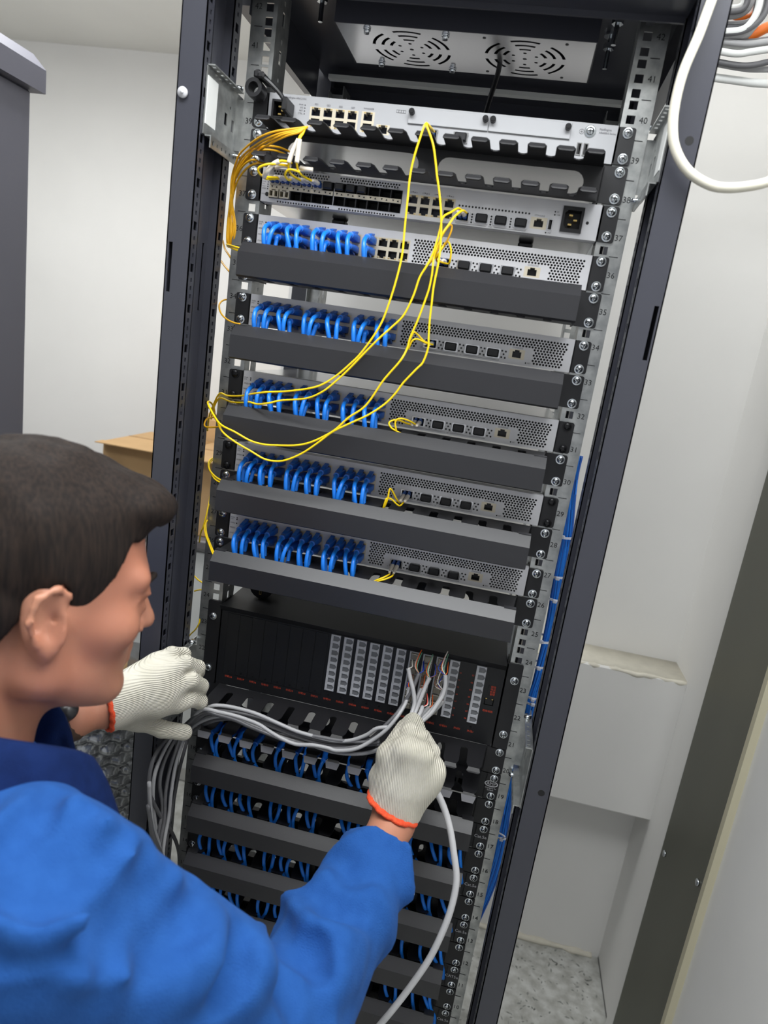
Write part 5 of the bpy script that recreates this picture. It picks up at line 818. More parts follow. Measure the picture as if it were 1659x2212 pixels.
 ('network_cable', 'grey cable over the finger duct, dark strand beneath the bright one', 'grey cables lying over the open finger duct', 'greyd', 0.0028, [(-0.247,-0.03,0.9376),(-0.2221,-0.05,0.9696),(-0.1893,-0.066,1.0006),(-0.1604,-0.066,1.0101),(-0.1329,-0.066,1.0082),(-0.1031,-0.066,1.0035),(-0.0741,-0.066,1.0032),(-0.0417,-0.066,1.0072),(-0.0136,-0.066,1.01),(0.0122,-0.066,1.0134),(0.0374,-0.066,1.0189),(0.0616,-0.08,1.0347)]),
 ('network_cable', 'grey cable over the finger duct, strand leaving uppermost at the right', 'grey cables lying over the open finger duct', 'grey', 0.0028, [(-0.257,-0.03,0.9493),(-0.2258,-0.06,0.9926),(-0.194,-0.08,1.0293),(-0.1758,-0.08,1.036),(-0.1518,-0.078,1.0365),(-0.1228,-0.078,1.035),(-0.0893,-0.078,1.0282),(-0.0602,-0.078,1.0226),(-0.0318,-0.078,1.0212),(-0.0039,-0.078,1.0219),(0.0191,-0.078,1.0278),(0.0407,-0.078,1.042),(0.0543,-0.078,1.0561),(0.0723,-0.075,1.0611)]),
 ('network_cable', 'grey cable above the right glove, leftmost end standing free', 'grey cables held in the right glove', 'grey', 0.0031, [(0.0981,-0.08,1.0734),(0.0974,-0.07,1.0803),(0.0985,-0.062,1.0856),(0.0988,-0.055,1.0957),(0.0936,-0.05,1.1119),(0.087,-0.046,1.1252),(0.0812,-0.042,1.1387)]),
 ('network_cable', 'grey cable above the right glove, stripped end towards the middle plug column', 'grey cables held in the right glove', 'grey', 0.0031, [(0.1015,-0.078,1.0742),(0.1018,-0.066,1.0802),(0.1037,-0.056,1.089),(0.1075,-0.048,1.1069),(0.1104,-0.042,1.1204),(0.1132,-0.038,1.1297)]),
 ('network_cable', 'grey cable above the right glove, short end behind the middle', 'grey cables held in the right glove', 'grey', 0.0031, [(0.1006,-0.076,1.0718),(0.1027,-0.06,1.0771),(0.1011,-0.048,1.0872),(0.1019,-0.04,1.0982),(0.1045,-0.034,1.1081)]),
 ('network_cable', 'grey cable above the right glove, stub with red wire', 'grey cables held in the right glove', 'grey', 0.0031, [(0.1036,-0.08,1.0748),(0.1076,-0.068,1.0807),(0.1102,-0.058,1.0864),(0.1106,-0.05,1.0891)]),
 ('network_cable', 'grey cable above the right glove, low stub behind', 'grey cables held in the right glove', 'grey', 0.0031, [(0.1053,-0.076,1.072),(0.1094,-0.06,1.0746),(0.1137,-0.046,1.0786),(0.1187,-0.036,1.082)]),
 ('network_cable', 'grey cable above the right glove, tallest end at the right', 'grey cables held in the right glove', 'grey', 0.0031, [(0.1081,-0.082,1.0719),(0.1143,-0.072,1.0783),(0.124,-0.064,1.0889),(0.1306,-0.056,1.1009),(0.1357,-0.05,1.1127),(0.137,-0.046,1.1267),(0.1345,-0.042,1.1408)]),
 ('network_cable', 'grey cable above the right glove, second end at the right', 'grey cables held in the right glove', 'grey', 0.0031, [(0.1068,-0.078,1.0703),(0.1127,-0.064,1.0753),(0.1215,-0.054,1.0849),(0.1315,-0.044,1.099),(0.1355,-0.036,1.1139)]),
 ('network_cable', 'grey cable above the right glove, lower right stub', 'grey cables held in the right glove', 'grey', 0.0031, [(0.1073,-0.074,1.0671),(0.1135,-0.056,1.0696),(0.1258,-0.044,1.0805),(0.1325,-0.036,1.0876),(0.1377,-0.03,1.0943)]),
 ('network_cable', 'loose light grey cable hanging from below the right glove to the lower edge', None, 'greyl', 0.0046, [(0.1294,-0.115,1.0358),(0.1478,-0.125,1.019),(0.1645,-0.13,0.9972),(0.1782,-0.135,0.9704),(0.1885,-0.14,0.9412),(0.1989,-0.145,0.9046),(0.1992,-0.15,0.8645),(0.1935,-0.155,0.8258),(0.1824,-0.16,0.7809),(0.1623,-0.165,0.7282),(0.1458,-0.17,0.6919),(0.1336,-0.17,0.663),(0.109,-0.17,0.5997)]),
 ('network_cable', 'grey cable dropping by the left post, leftmost full strand', 'grey cables dropping between left post and rail', 'grey', 0.003, [(-0.262,-0.0437,0.9465),(-0.262,-0.0797,0.932),(-0.262,-0.0999,0.9051),(-0.262,-0.0961,0.8543),(-0.262,-0.0779,0.7909),(-0.262,-0.0572,0.7135),(-0.262,-0.0356,0.6123)]),
 ('network_cable', 'grey cable dropping by the left post, second strand', 'grey cables dropping between left post and rail', 'greyd', 0.003, [(-0.2575,-0.0385,0.9447),(-0.2575,-0.077,0.9235),(-0.2575,-0.0897,0.8916),(-0.2575,-0.0743,0.8317),(-0.2575,-0.0816,0.7781),(-0.2575,-0.0556,0.6957),(-0.2575,-0.0419,0.6195)]),
 ('network_cable', 'grey cable dropping by the left post, third strand', 'grey cables dropping between left post and rail', 'greyd', 0.003, [(-0.253,-0.0349,0.9437),(-0.253,-0.0645,0.9087),(-0.253,-0.0762,0.8674),(-0.253,-0.0732,0.8154),(-0.253,-0.0805,0.7615),(-0.253,-0.0446,0.6235)]),
 ('network_cable', 'grey cable dropping by the left post, fourth strand', 'grey cables dropping between left post and rail', 'grey', 0.003, [(-0.2485,-0.0325,0.941),(-0.2485,-0.0578,0.9056),(-0.2485,-0.0662,0.8618),(-0.2485,-0.0677,0.821),(-0.2485,-0.0772,0.7516),(-0.2485,-0.0438,0.6242)]),
 ('network_cable', 'grey cable dropping by the left post, strand nearest the rail', 'grey cables dropping between left post and rail', 'greyd', 0.003, [(-0.262,0.0115,0.9102),(-0.262,-0.0122,0.8644),(-0.262,-0.0249,0.8122),(-0.262,-0.0376,0.76),(-0.262,-0.033,0.6844),(-0.262,-0.0019,0.5815)]),
 ('network_cable', 'grey cable dropping by the left post, strand crossing towards the rail', 'grey cables dropping between left post and rail', 'greyd', 0.003, [(-0.2575,-0.1214,0.8933),(-0.2575,-0.0811,0.8283),(-0.2575,-0.0299,0.7554),(-0.2575,0.0025,0.6935),(-0.2575,0.011,0.6391),(-0.2575,0.0113,0.5708)]),
 ('network_cable', 'grey cable dropping by the left post, lower left strand', 'grey cables dropping between left post and rail', 'grey', 0.003, [(-0.253,-0.1331,0.9219),(-0.253,-0.1157,0.8468),(-0.253,-0.0818,0.7711),(-0.253,-0.0444,0.6876),(-0.253,-0.0148,0.5962)]),
 ('network_cable', 'grey cable dropping by the left post, lowest slanting strand', 'grey cables dropping between left post and rail', 'greyd', 0.003, [(-0.2485,-0.1398,0.8893),(-0.2485,-0.1185,0.826),(-0.2485,-0.0806,0.7543),(-0.2485,-0.0421,0.6779),(-0.2485,-0.0175,0.6001)]),
 ('network_cable', 'grey cable dropping by the left post, strand hugging the post', 'grey cables dropping between left post and rail', 'greyd', 0.003, [(-0.262,-0.0564,0.9515),(-0.262,-0.0892,0.9496),(-0.262,-0.1106,0.9356),(-0.262,-0.114,0.8988),(-0.262,-0.098,0.8146),(-0.262,-0.0629,0.7006),(-0.262,-0.0446,0.6205)]),
 ('network_cable', 'blue cable in the bundle behind the right rail, leftmost strand', 'blue cables running down behind the right rail', 'bluedeep', 0.0025, [(0.2508,0.06,1.4625),(0.2514,0.06,1.4254),(0.2621,0.06,1.3512),(0.2648,0.06,1.28),(0.2688,0.066,1.2045),(0.2682,0.066,1.1273),(0.2665,0.066,1.0793),(0.2641,0.066,1.0138),(0.2597,0.072,0.9503),(0.2585,0.072,0.8722),(0.2635,0.072,0.7841),(0.2559,0.072,0.7078),(0.2406,0.06,0.6475),(0.2295,0.06,0.5462)]),
 ('network_cable', 'blue cable in the bundle behind the right rail, second strand', 'blue cables running down behind the right rail', 'blue', 0.0025, [(0.2522,0.06,1.4627),(0.2555,0.06,1.4262),(0.2649,0.06,1.3517),(0.2684,0.06,1.2808),(0.2727,0.066,1.2054),(0.2691,0.066,1.1275),(0.266,0.066,1.0792),(0.2651,0.066,1.014),(0.2612,0.072,0.9507),(0.2625,0.072,0.8733),(0.2665,0.072,0.785),(0.2569,0.072,0.7081),(0.244,0.06,0.6486),(0.2334,0.06,0.5475)]),
 ('network_cable', 'blue cable in the bundle behind the right rail, third strand', 'blue cables running down behind the right rail', 'blue', 0.0025, [(0.2545,0.06,1.4631),(0.2545,0.06,1.426),(0.2653,0.06,1.3518),(0.2676,0.06,1.2806),(0.2747,0.066,1.2058),(0.2729,0.066,1.1284),(0.2684,0.066,1.0798),(0.2656,0.066,1.0141),(0.2634,0.072,0.9513),(0.2631,0.072,0.8735),(0.2682,0.072,0.7855),(0.2615,0.072,0.7095),(0.2454,0.06,0.6491),(0.2342,0.06,0.5478)]),
 ('network_cable', 'blue cable in the bundle behind the right rail, fourth strand', 'blue cables running down behind the right rail', 'bluedeep', 0.0025, [(0.2563,0.06,1.4634),(0.2568,0.06,1.4264),(0.2658,0.06,1.3519),(0.2698,0.06,1.2811),(0.2759,0.066,1.2061),(0.2717,0.066,1.1281),(0.2682,0.066,1.0798),(0.2683,0.066,1.0149),(0.2629,0.072,0.9512),(0.2646,0.072,0.8739),(0.2683,0.072,0.7856),(0.2613,0.072,0.7095),(0.2489,0.06,0.6502),(0.2351,0.06,0.5481)]),
 ('network_cable', 'blue cable in the bundle behind the right rail, fifth strand', 'blue cables running down behind the right rail', 'blue', 0.0025, [(0.2571,0.06,1.4636),(0.2575,0.06,1.4265),(0.2688,0.06,1.3525),(0.2712,0.06,1.2814),(0.2759,0.066,1.2061),(0.2756,0.066,1.1291),(0.2708,0.066,1.0804),(0.2697,0.066,1.0152),(0.2667,0.072,0.9522),(0.2647,0.072,0.8739),(0.2685,0.072,0.7857),(0.2626,0.072,0.7099),(0.2498,0.06,0.6505),(0.2385,0.06,0.5493)]),
 ('network_cable', 'blue cable in the bundle behind the right rail, sixth strand', 'blue cables running down behind the right rail', 'blue', 0.0025, [(0.258,0.06,1.4637),(0.2594,0.06,1.4269),(0.2688,0.06,1.3525),(0.2733,0.06,1.2818),(0.2764,0.066,1.2062),(0.277,0.066,1.1294),(0.2743,0.066,1.0813),(0.2726,0.066,1.016),(0.2677,0.072,0.9525),(0.2695,0.072,0.8753),(0.2701,0.072,0.7861),(0.2645,0.072,0.7105),(0.2523,0.06,0.6513),(0.2409,0.06,0.5501)]),
 ('network_cable', 'blue cable in the bundle behind the right rail, seventh strand', 'blue cables running down behind the right rail', 'bluedeep', 0.0025, [(0.26,0.06,1.4641),(0.2628,0.06,1.4275),(0.2717,0.06,1.353),(0.2759,0.06,1.2824),(0.2787,0.066,1.2067),(0.2769,0.066,1.1293),(0.2743,0.066,1.0813),(0.2714,0.066,1.0157),(0.2681,0.072,0.9526),(0.2712,0.072,0.8758),(0.2729,0.072,0.787),(0.2652,0.072,0.7107),(0.2505,0.06,0.6508),(0.2404,0.06,0.5499)]),
 ('network_cable', 'blue cable in the bundle behind the right rail, eighth strand', 'blue cables running down behind the right rail', 'blue', 0.0025, [(0.2626,0.06,1.4645),(0.2624,0.06,1.4274),(0.2721,0.06,1.3531),(0.2751,0.06,1.2822),(0.2825,0.066,1.2075),(0.2792,0.066,1.1299),(0.2751,0.066,1.0815),(0.2728,0.066,1.016),(0.2686,0.072,0.9527),(0.27,0.072,0.8754),(0.2758,0.072,0.7878),(0.2675,0.072,0.7114),(0.2523,0.06,0.6513),(0.2434,0.06,0.551)]),
 ('network_cable', 'blue cable in the bundle behind the right rail, ninth strand', 'blue cables running down behind the right rail', 'blue', 0.0025, [(0.2624,0.06,1.4645),(0.2659,0.06,1.428),(0.273,0.06,1.3533),(0.278,0.06,1.2828),(0.2834,0.066,1.2077),(0.2807,0.066,1.1303),(0.2793,0.066,1.0825),(0.2758,0.066,1.0168),(0.2709,0.072,0.9533),(0.2725,0.072,0.8761),(0.2752,0.072,0.7877),(0.2702,0.072,0.7123),(0.2548,0.06,0.6522),(0.2467,0.06,0.5521)]),
 ('network_cable', 'blue cable in the bundle behind the right rail, rightmost strand', 'blue cables running down behind the right rail', 'bluedeep', 0.0025, [(0.2657,0.06,1.465),(0.2658,0.06,1.428),(0.2742,0.06,1.3535),(0.2786,0.06,1.2829),(0.2832,0.066,1.2077),(0.2816,0.066,1.1305),(0.2783,0.066,1.0823),(0.2788,0.066,1.0175),(0.2722,0.072,0.9537),(0.2729,0.072,0.8762),(0.2801,0.072,0.7891),(0.2724,0.072,0.713),(0.2593,0.06,0.6536),(0.2466,0.06,0.5521)]),
]
TIES = [(0.2623,0.062,1.3472),(0.2674,0.062,1.285),(0.2703,0.062,1.2497),(0.2634,0.062,1.1836),(0.2682,0.062,1.1409),(0.2692,0.062,1.0884),(0.2706,0.062,1.0808),(0.2671,0.062,0.838)]
SLEEVES = [('upright left',[(-0.1499,-0.078,1.7983),(-0.1558,-0.078,1.784),(-0.1592,-0.078,1.7712)]),('upright right',[(-0.148,-0.08,1.7979),(-0.1481,-0.08,1.7841),(-0.1484,-0.08,1.7718)]),('curved',[(-0.1688,-0.085,1.7705),(-0.176,-0.085,1.7662),(-0.1827,-0.085,1.7578),(-0.1888,-0.078,1.7526)]),('lying',[(-0.159,-0.07,1.7692),(-0.1697,-0.07,1.7697),(-0.1793,-0.066,1.7676)]),('end',[(-0.1325,-0.064,1.7696),(-0.142,-0.064,1.7697),(-0.1493,-0.06,1.7711)])]
SHORT = [('first',[(-0.1452,-0.0745,1.8133),(-0.1485,-0.0745,1.8066),(-0.1499,-0.078,1.7983),(-0.1558,-0.078,1.784),(-0.1592,-0.078,1.7712),(-0.1611,-0.062,1.763),(-0.1551,-0.038,1.7614)]),('second',[(-0.144,-0.075,1.814),(-0.146,-0.075,1.8067),(-0.148,-0.08,1.7979),(-0.1481,-0.08,1.7841),(-0.1484,-0.08,1.7718),(-0.1484,-0.064,1.7638),(-0.1405,-0.038,1.7623)]),('third',[(-0.1583,-0.07,1.7734),(-0.1688,-0.085,1.7705),(-0.1828,-0.085,1.7588),(-0.1888,-0.078,1.7526),(-0.1896,-0.06,1.7542),(-0.1846,-0.038,1.7608)]),('fourth',[(-0.1459,-0.072,1.7637),(-0.1586,-0.075,1.7648),(-0.165,-0.07,1.7591),(-0.1662,-0.055,1.7573),(-0.1686,-0.038,1.7611)]),('fifth',[(-0.1609,-0.07,1.77),(-0.177,-0.09,1.7653),(-0.1911,-0.09,1.7598),(-0.1924,-0.085,1.7547),(-0.1908,-0.07,1.7544),(-0.1833,-0.045,1.7601)])]

# ------------------------------------------------------------------ blue patch cables on the switches
SLOTS = [-0.2128 + 0.0332 * k - 0.0055 for k in range(0, 14)]
def near_slot(x): return min(SLOTS, key=lambda s: abs(s - x))
rc = random.Random(21)
BOOT = None
def boot_mesh():
    m = MB(); n = 12
    def sec(y, hx, hz, e, dz=0.0): return [((abs(math.cos(a)) ** e) * math.copysign(hx, math.cos(a)), y, dz + (abs(math.sin(a)) ** e) * math.copysign(hz, math.sin(a))) for a in [2 * math.pi * i / n + 0.26 for i in range(n)]]
    m.rings([sec(-0.004, 0.0060, 0.0044, 0.35), sec(-0.014, 0.0060, 0.0046, 0.35), sec(-0.021, 0.0056, 0.0045, 0.5), sec(-0.026, 0.0046, 0.0042, 0.8), sec(-0.0325, 0.0039, 0.0039, 1), sec(-0.0345, 0.0042, 0.0042, 1), sec(-0.0350, 0.0030, 0.0030, 1)])
    return m.mesh('boot', 'blueboot', 'auto')
BOOT = boot_mesh()
CLIP = MB().prism([(-0.024, 0.0030), (-0.012, 0.0042), (-0.006, 0.0066), (-0.0045, 0.0086), (-0.0062, 0.0094), (-0.010, 0.0084), (-0.018, 0.0070), (-0.0245, 0.0046)], 'x', -0.0028, 0.0028).mesh('latch_guard', 'blueboot')
PLUG = MB().bbox(-0.0056, 0.0056, -0.006, 0.006, -0.0038, 0.0034, 0.0006).mesh('clear_plug', 'clear')
def patch_cable(x, z, up, zend, label, grp, xend=None, out=0.0, cord='blue'):
    t = thing('patch_cable', label, 'network cable', (x, 0, z), grp)
    yaw = rc.uniform(-0.06, 0.06); pit = rc.uniform(-0.05, 0.10)
    for nme, me in (('clear_plug', PLUG), ('boot', BOOT), ('latch_guard', CLIP)):
        o = put(nme, me, t, None, (0, 0 if up else math.pi, 0))
    dx = ((xend if xend is not None else near_slot(x)) - x) + rc.uniform(-0.0035, 0.0035); dz = zend - z; bulge = out + rc.uniform(-0.003, 0.003)
    P = [(0, -0.030, 0), (dx * 0.05, -0.0385, -0.001), (dx * 0.25, -0.0475 - bulge, -0.0065), (dx * 0.6, -0.0520 - bulge * 1.2, -0.018), (dx * 0.95, -0.0515 - bulge * 0.6, min(-0.028, dz * 0.66)), (dx, -0.047, dz)]
    MB().tube(P, 0.0029, 8, 5).build('cord', cord, t, True)
    return t
BG_ = 'blue patch cables in the 24-port switches'
bn = ('left', 'middle', 'right'); on = ('first', 'second', 'third', 'fourth', 'fifth', 'sixth', 'seventh', 'eighth')
for si, n in enumerate(SWN):
    dz = (35, 32.68, 30.32, 28, 25.68)[si]
    for bi, (a, b) in enumerate(BX):
        p = (b - a) / 4; zc = (-0.0158 + 0.0115) / 2; H = 0.0273
        for i in range(4):
            for up in (True, False):
                if si == 0 and bi == 2 and i > 0: continue
                xx = a + p * (i + 0.5); k = i // 2
                patch_cable(xx, zu(n) + zc + (H / 4 if up else -H / 4), up, zu(dz) - 0.002, 'blue patch cable in %s %s port, %s block, %s 24-port switch from top' % (on[i], 'upper' if up else 'lower', bn[bi], on[si]), BG_, near_slot(a + p * (2 * k + 1)) + (0.004 if i % 2 else -0.004), out=0.004 if up else -0.006)
LBG = 'blue patch cables on the lower patch panels'
pn = {19.33: 'panel with oval logo', 17.33: 'first panel below the oval logo', 15.33: 'second panel below the oval logo', 13.33: 'third panel below the oval logo', 11.33: 'panel lettered in capitals'}
o24 = ('first', 'second', 'third', 'fourth', 'fifth', 'sixth', 'seventh', 'eighth', 'ninth', 'tenth', 'eleventh', 'twelfth', 'thirteenth', 'fourteenth', 'fifteenth', 'sixteenth', 'seventeenth', 'eighteenth', 'nineteenth', 'twentieth', 'twenty-first', 'twenty-second', 'twenty-third', 'last')
for n in pn:
    for i, x in enumerate(PORTX):
        if n == 19.33 and i > 15: continue
        if n == 17.33 and i in (19,): continue
        if n == 15.33 and i in (19, 23): continue
        if n == 13.33 and (i in (18, 20) or i < 2 or 9 < i < 18): continue
        if n == 11.33 and (i < 18 or i == 20): continue
        g = i // 6; k = (i % 6) // 2; s = near_slot((PORTX[g * 6 + 2 * k] + PORTX[g * 6 + 2 * k + 1]) / 2 + 0.012)
        t = thing('patch_cable', 'blue patch cable in the %s port from the left, %s' % (o24[i], pn[n]), 'network cable', (x, 0, zu(n) - 0.003), LBG)
        put('clear_plug', PLUG, t, None, (0, math.pi, 0)); b = put('boot', BOOT, t)
        dx = s - x + rc.uniform(-0.003, 0.003); w = rc.uniform(-0.004, 0.004)
        MB().tube([(0, -0.030, 0), (dx * 0.02 + w * .3, -0.038, -0.002), (dx * 0.15 + w, -0.045, -0.009), (dx * 0.45 + w, -0.048, -0.021), (dx * 0.8, -0.047, -0.034), (dx, -0.043, -0.052)], 0.0028, 8, 5).build('cord', 'blue', t, True)

# ------------------------------------------------------------------ fibre plugs in the optical ports
def fibre_plugs(x, z, label):
    t = thing('fibre_plug', label, 'fibre plug', (x, 0, z), 'twin blue fibre plugs with pale boots')
    for dx in (-0.0031, 0.0031):
        p = put('plug_body', cached('lcb', lambda: MB().bbox(-0.0023, 0.0023, -0.015, 0.003, -0.0030, 0.0030, 0.0004).prism([(-0.013, 0.0030), (-0.004, 0.0046), (-0.004, 0.0052), (-0.0135, 0.0040)], 'x', -0.0014, 0.0014).mesh('plug_body', 'lc')), t, (dx, 0, 0))
        put('pale_boot', cached('lct', lambda: MB().tube([(0, -0.0145, 0), (0, -0.023, -0.0004), (0, -0.032, -0.0012), (0, -0.040, -0.0026)], [0.0030, 0.0029, 0.0023, 0.0017], 10, 3).mesh('pale_boot', 'sleeve', True)), p)
    return t
for n, l in zip(SWN, ('highest', 'second', 'third', 'fourth', 'lowest')): fibre_plugs(SFPX[0], zu(n) - 0.0103, 'twin blue fibre plug in the %s 24-port switch' % l)
fibre_plugs(0.0514, zu(37.32) - 0.0103, 'twin fibre plug with pale boots right of the fibre switch copper ports')
fibre_plugs(-0.0050, zu(39.32) - 0.0085, 'twin blue fibre plug in the router below its left module plate')
for i in range(5):
    a, b = -0.2090, -0.1208; p = (b - a) / 6
    fibre_plugs(a + p * (i + 0.5), zu(37.32) + 0.0062, 'twin fibre plug in the %s upper optical port of the fibre switch' % on[i])

# ------------------------------------------------------------------ freely hanging cables
CO = {}
for n, l, g, m, r, pts in CAB:
    o = MB().tube(pts, r, 10 if r > 0.004 else 8, 6).build(n, m, None, True); tag(o, l, 'fibre cable' if n == 'fibre_cable' else 'network cable' if n == 'network_cable' else 'power cable', g); CO[l] = (o, pts)
# individual wires standing out of the stripped grey cable ends, running to the plugs in the panel
WD = {'leftmost end standing free': [('wwhite', 0.004, 0.004)], 'stripped end towards the middle plug column': [('wgreen', -0.004, 0.026), ('wblue', 0.006, 0.012), ('wwhite', -0.003, 0.022), ('worange', -0.006, 0.020), ('wbrown', 0.008, 0.014)],
      'short end behind the middle': [('worange', 0.001, 0.012), ('wwhite', 0.005, 0.018), ('wbrown', -0.002, 0.010)], 'stub with red wire': [('wred', 0.005, 0.010), ('wwhite', 0.006, 0.008)], 'low stub behind': [('wwhite', 0.001, 0.006), ('worange', 0.004, 0.010)],
      'tallest end at the right': [('worange', -0.007, 0.024), ('wblue', -0.011, 0.014), ('wgreen', -0.003, 0.022), ('wwhite', -0.006, 0.026), ('worange', 0.001, 0.010)], 'second end at the right': [('wblue', -0.008, 0.012), ('wwhite', -0.010, 0.028), ('wbrown', -0.014, 0.014), ('wwhite', -0.012, 0.003)], 'lower right stub': [('worange', -0.002, 0.007)]}
def wires(o, e, lst):
    for m, dx, dz in lst:
        s = 1 if dx > 0 else -1
        MB().tube([e, (e[0] + dx * 0.9 + s * 0.001, e[1] + 0.004, e[2] + dz * 0.3), (e[0] + dx * 0.9, e[1] + 0.012, e[2] + dz * 0.75), (e[0] + dx * 0.5, min(-0.007, e[1] + 0.022), e[2] + dz)], 0.0007, 6, 4).build('wire', m, o, True)
for l, (o, pts) in list(CO.items()):
    for key, lst in WD.items():
        if l.endswith(key) and 'glove' in l: wires(o, pts[-1], lst)
    if 'left plug column' in l: wires(o, pts[-1], [('worange', -0.001, 0.010), ('wblue', -0.003, 0.004), ('wbrown', 0.003, 0.012)])
    if 'next plug' in l: wires(o, pts[-1], [('worange', -0.006, 0.026), ('wwhite', -0.007, 0.024), ('wblue', 0.004, 0.008), ('wblue', 0.005, 0.010), ('wgreen', -0.004, 0.022)])
tn = ('first', 'second', 'third', 'fourth', 'fifth', 'sixth', 'seventh', 'eighth')
for i, (x, y, z) in enumerate(TIES):
    A = 20; m = MB()
    m.rings([[(x + r * 1.35 * math.cos(2 * math.pi * k / A), y + r * math.sin(2 * math.pi * k / A), z + dz + 0.0015 * math.sin(i * 2 + 2 * math.pi * k / A)) for k in range(A)] for r, dz in ((0.0125, -0.0016), (0.0138, -0.0016), (0.0138, 0.0016), (0.0125, 0.0016), (0.0125, -0.0016))])
    m.bbox(x - 0.003, x + 0.003, y - 0.0175, y - 0.0125, z - 0.0026, z + 0.0026, 0.0008)
    if i == 7: m.tube([(x, y - 0.015, z), (x + 0.004, y - 0.02, z + 0.010), (x - 0.006, y - 0.02, z + 0.014)], 0.0014, 6, 3)
    tag(m.build('cable_tie', 'tie', None, 'auto'), 'white cable tie on the blue bundle, %s from the top' % tn[i], 'cable tie', 'white ties on the blue bundle')
for l, p in SHORT:
    t = MB().tube(p, 0.0014, 8, 6).build('fibre_cable', 'yellow', None, True); tag(t, 'yellow fibre lead on the fibre switch plugs, %s with a white sleeve from upper left' % l, 'fibre cable', 'sleeved yellow leads at the fibre switch')
for l, p in SLEEVES:
    t = MB().tube(p, 0.0030, 8, 5).build('heatshrink_sleeve', 'sleeve', None, True); tag(t, 'white heat-shrink sleeve on the yellow leads at the fibre switch, %s one' % l, 'cable sleeve', 'white sleeves on the yellow leads')
# black socket end of a power lead lying on top of the telephone unit
so = thing('power_socket', 'round black power socket end lying on top of the telephone exchange panel', 'power socket', (-0.177, 0.045, 1.1786))
MB().rings([[(r * math.cos(2 * math.pi * k / 20), y, r * math.sin(2 * math.pi * k / 20)) for k in range(20)] for r, y in ((0.0150, 0.0), (0.0195, 0.002), (0.0195, 0.020), (0.0140, 0.038), (0.0080, 0.046))]).build('socket_body', 'pblack', so, 'auto')
for x, z, a in ((-0.0075, 0.0045, 0.35), (0.0075, 0.0015, -0.35), (0.0, -0.0085, 1.57)):
    MB().grid(-0.0034, 0.0034, -0.0019, 0.0019, [(-0.0026, 0.0026, -0.0011, 0.0011)], -0.0014, 0.001, T=Matrix.Translation((x, 0, z)) @ Matrix.Rotation(a, 4, 'Y')).build('contact', 'gold', so)
MB().tube([(0, 0.044, 0), (0.004, 0.065, -0.004), (0.03, 0.085, -0.012), (0.10, 0.095, -0.0145), (0.18, 0.10, -0.0145)], 0.0045, 8, 5).build('lead', 'pblack', so, True)

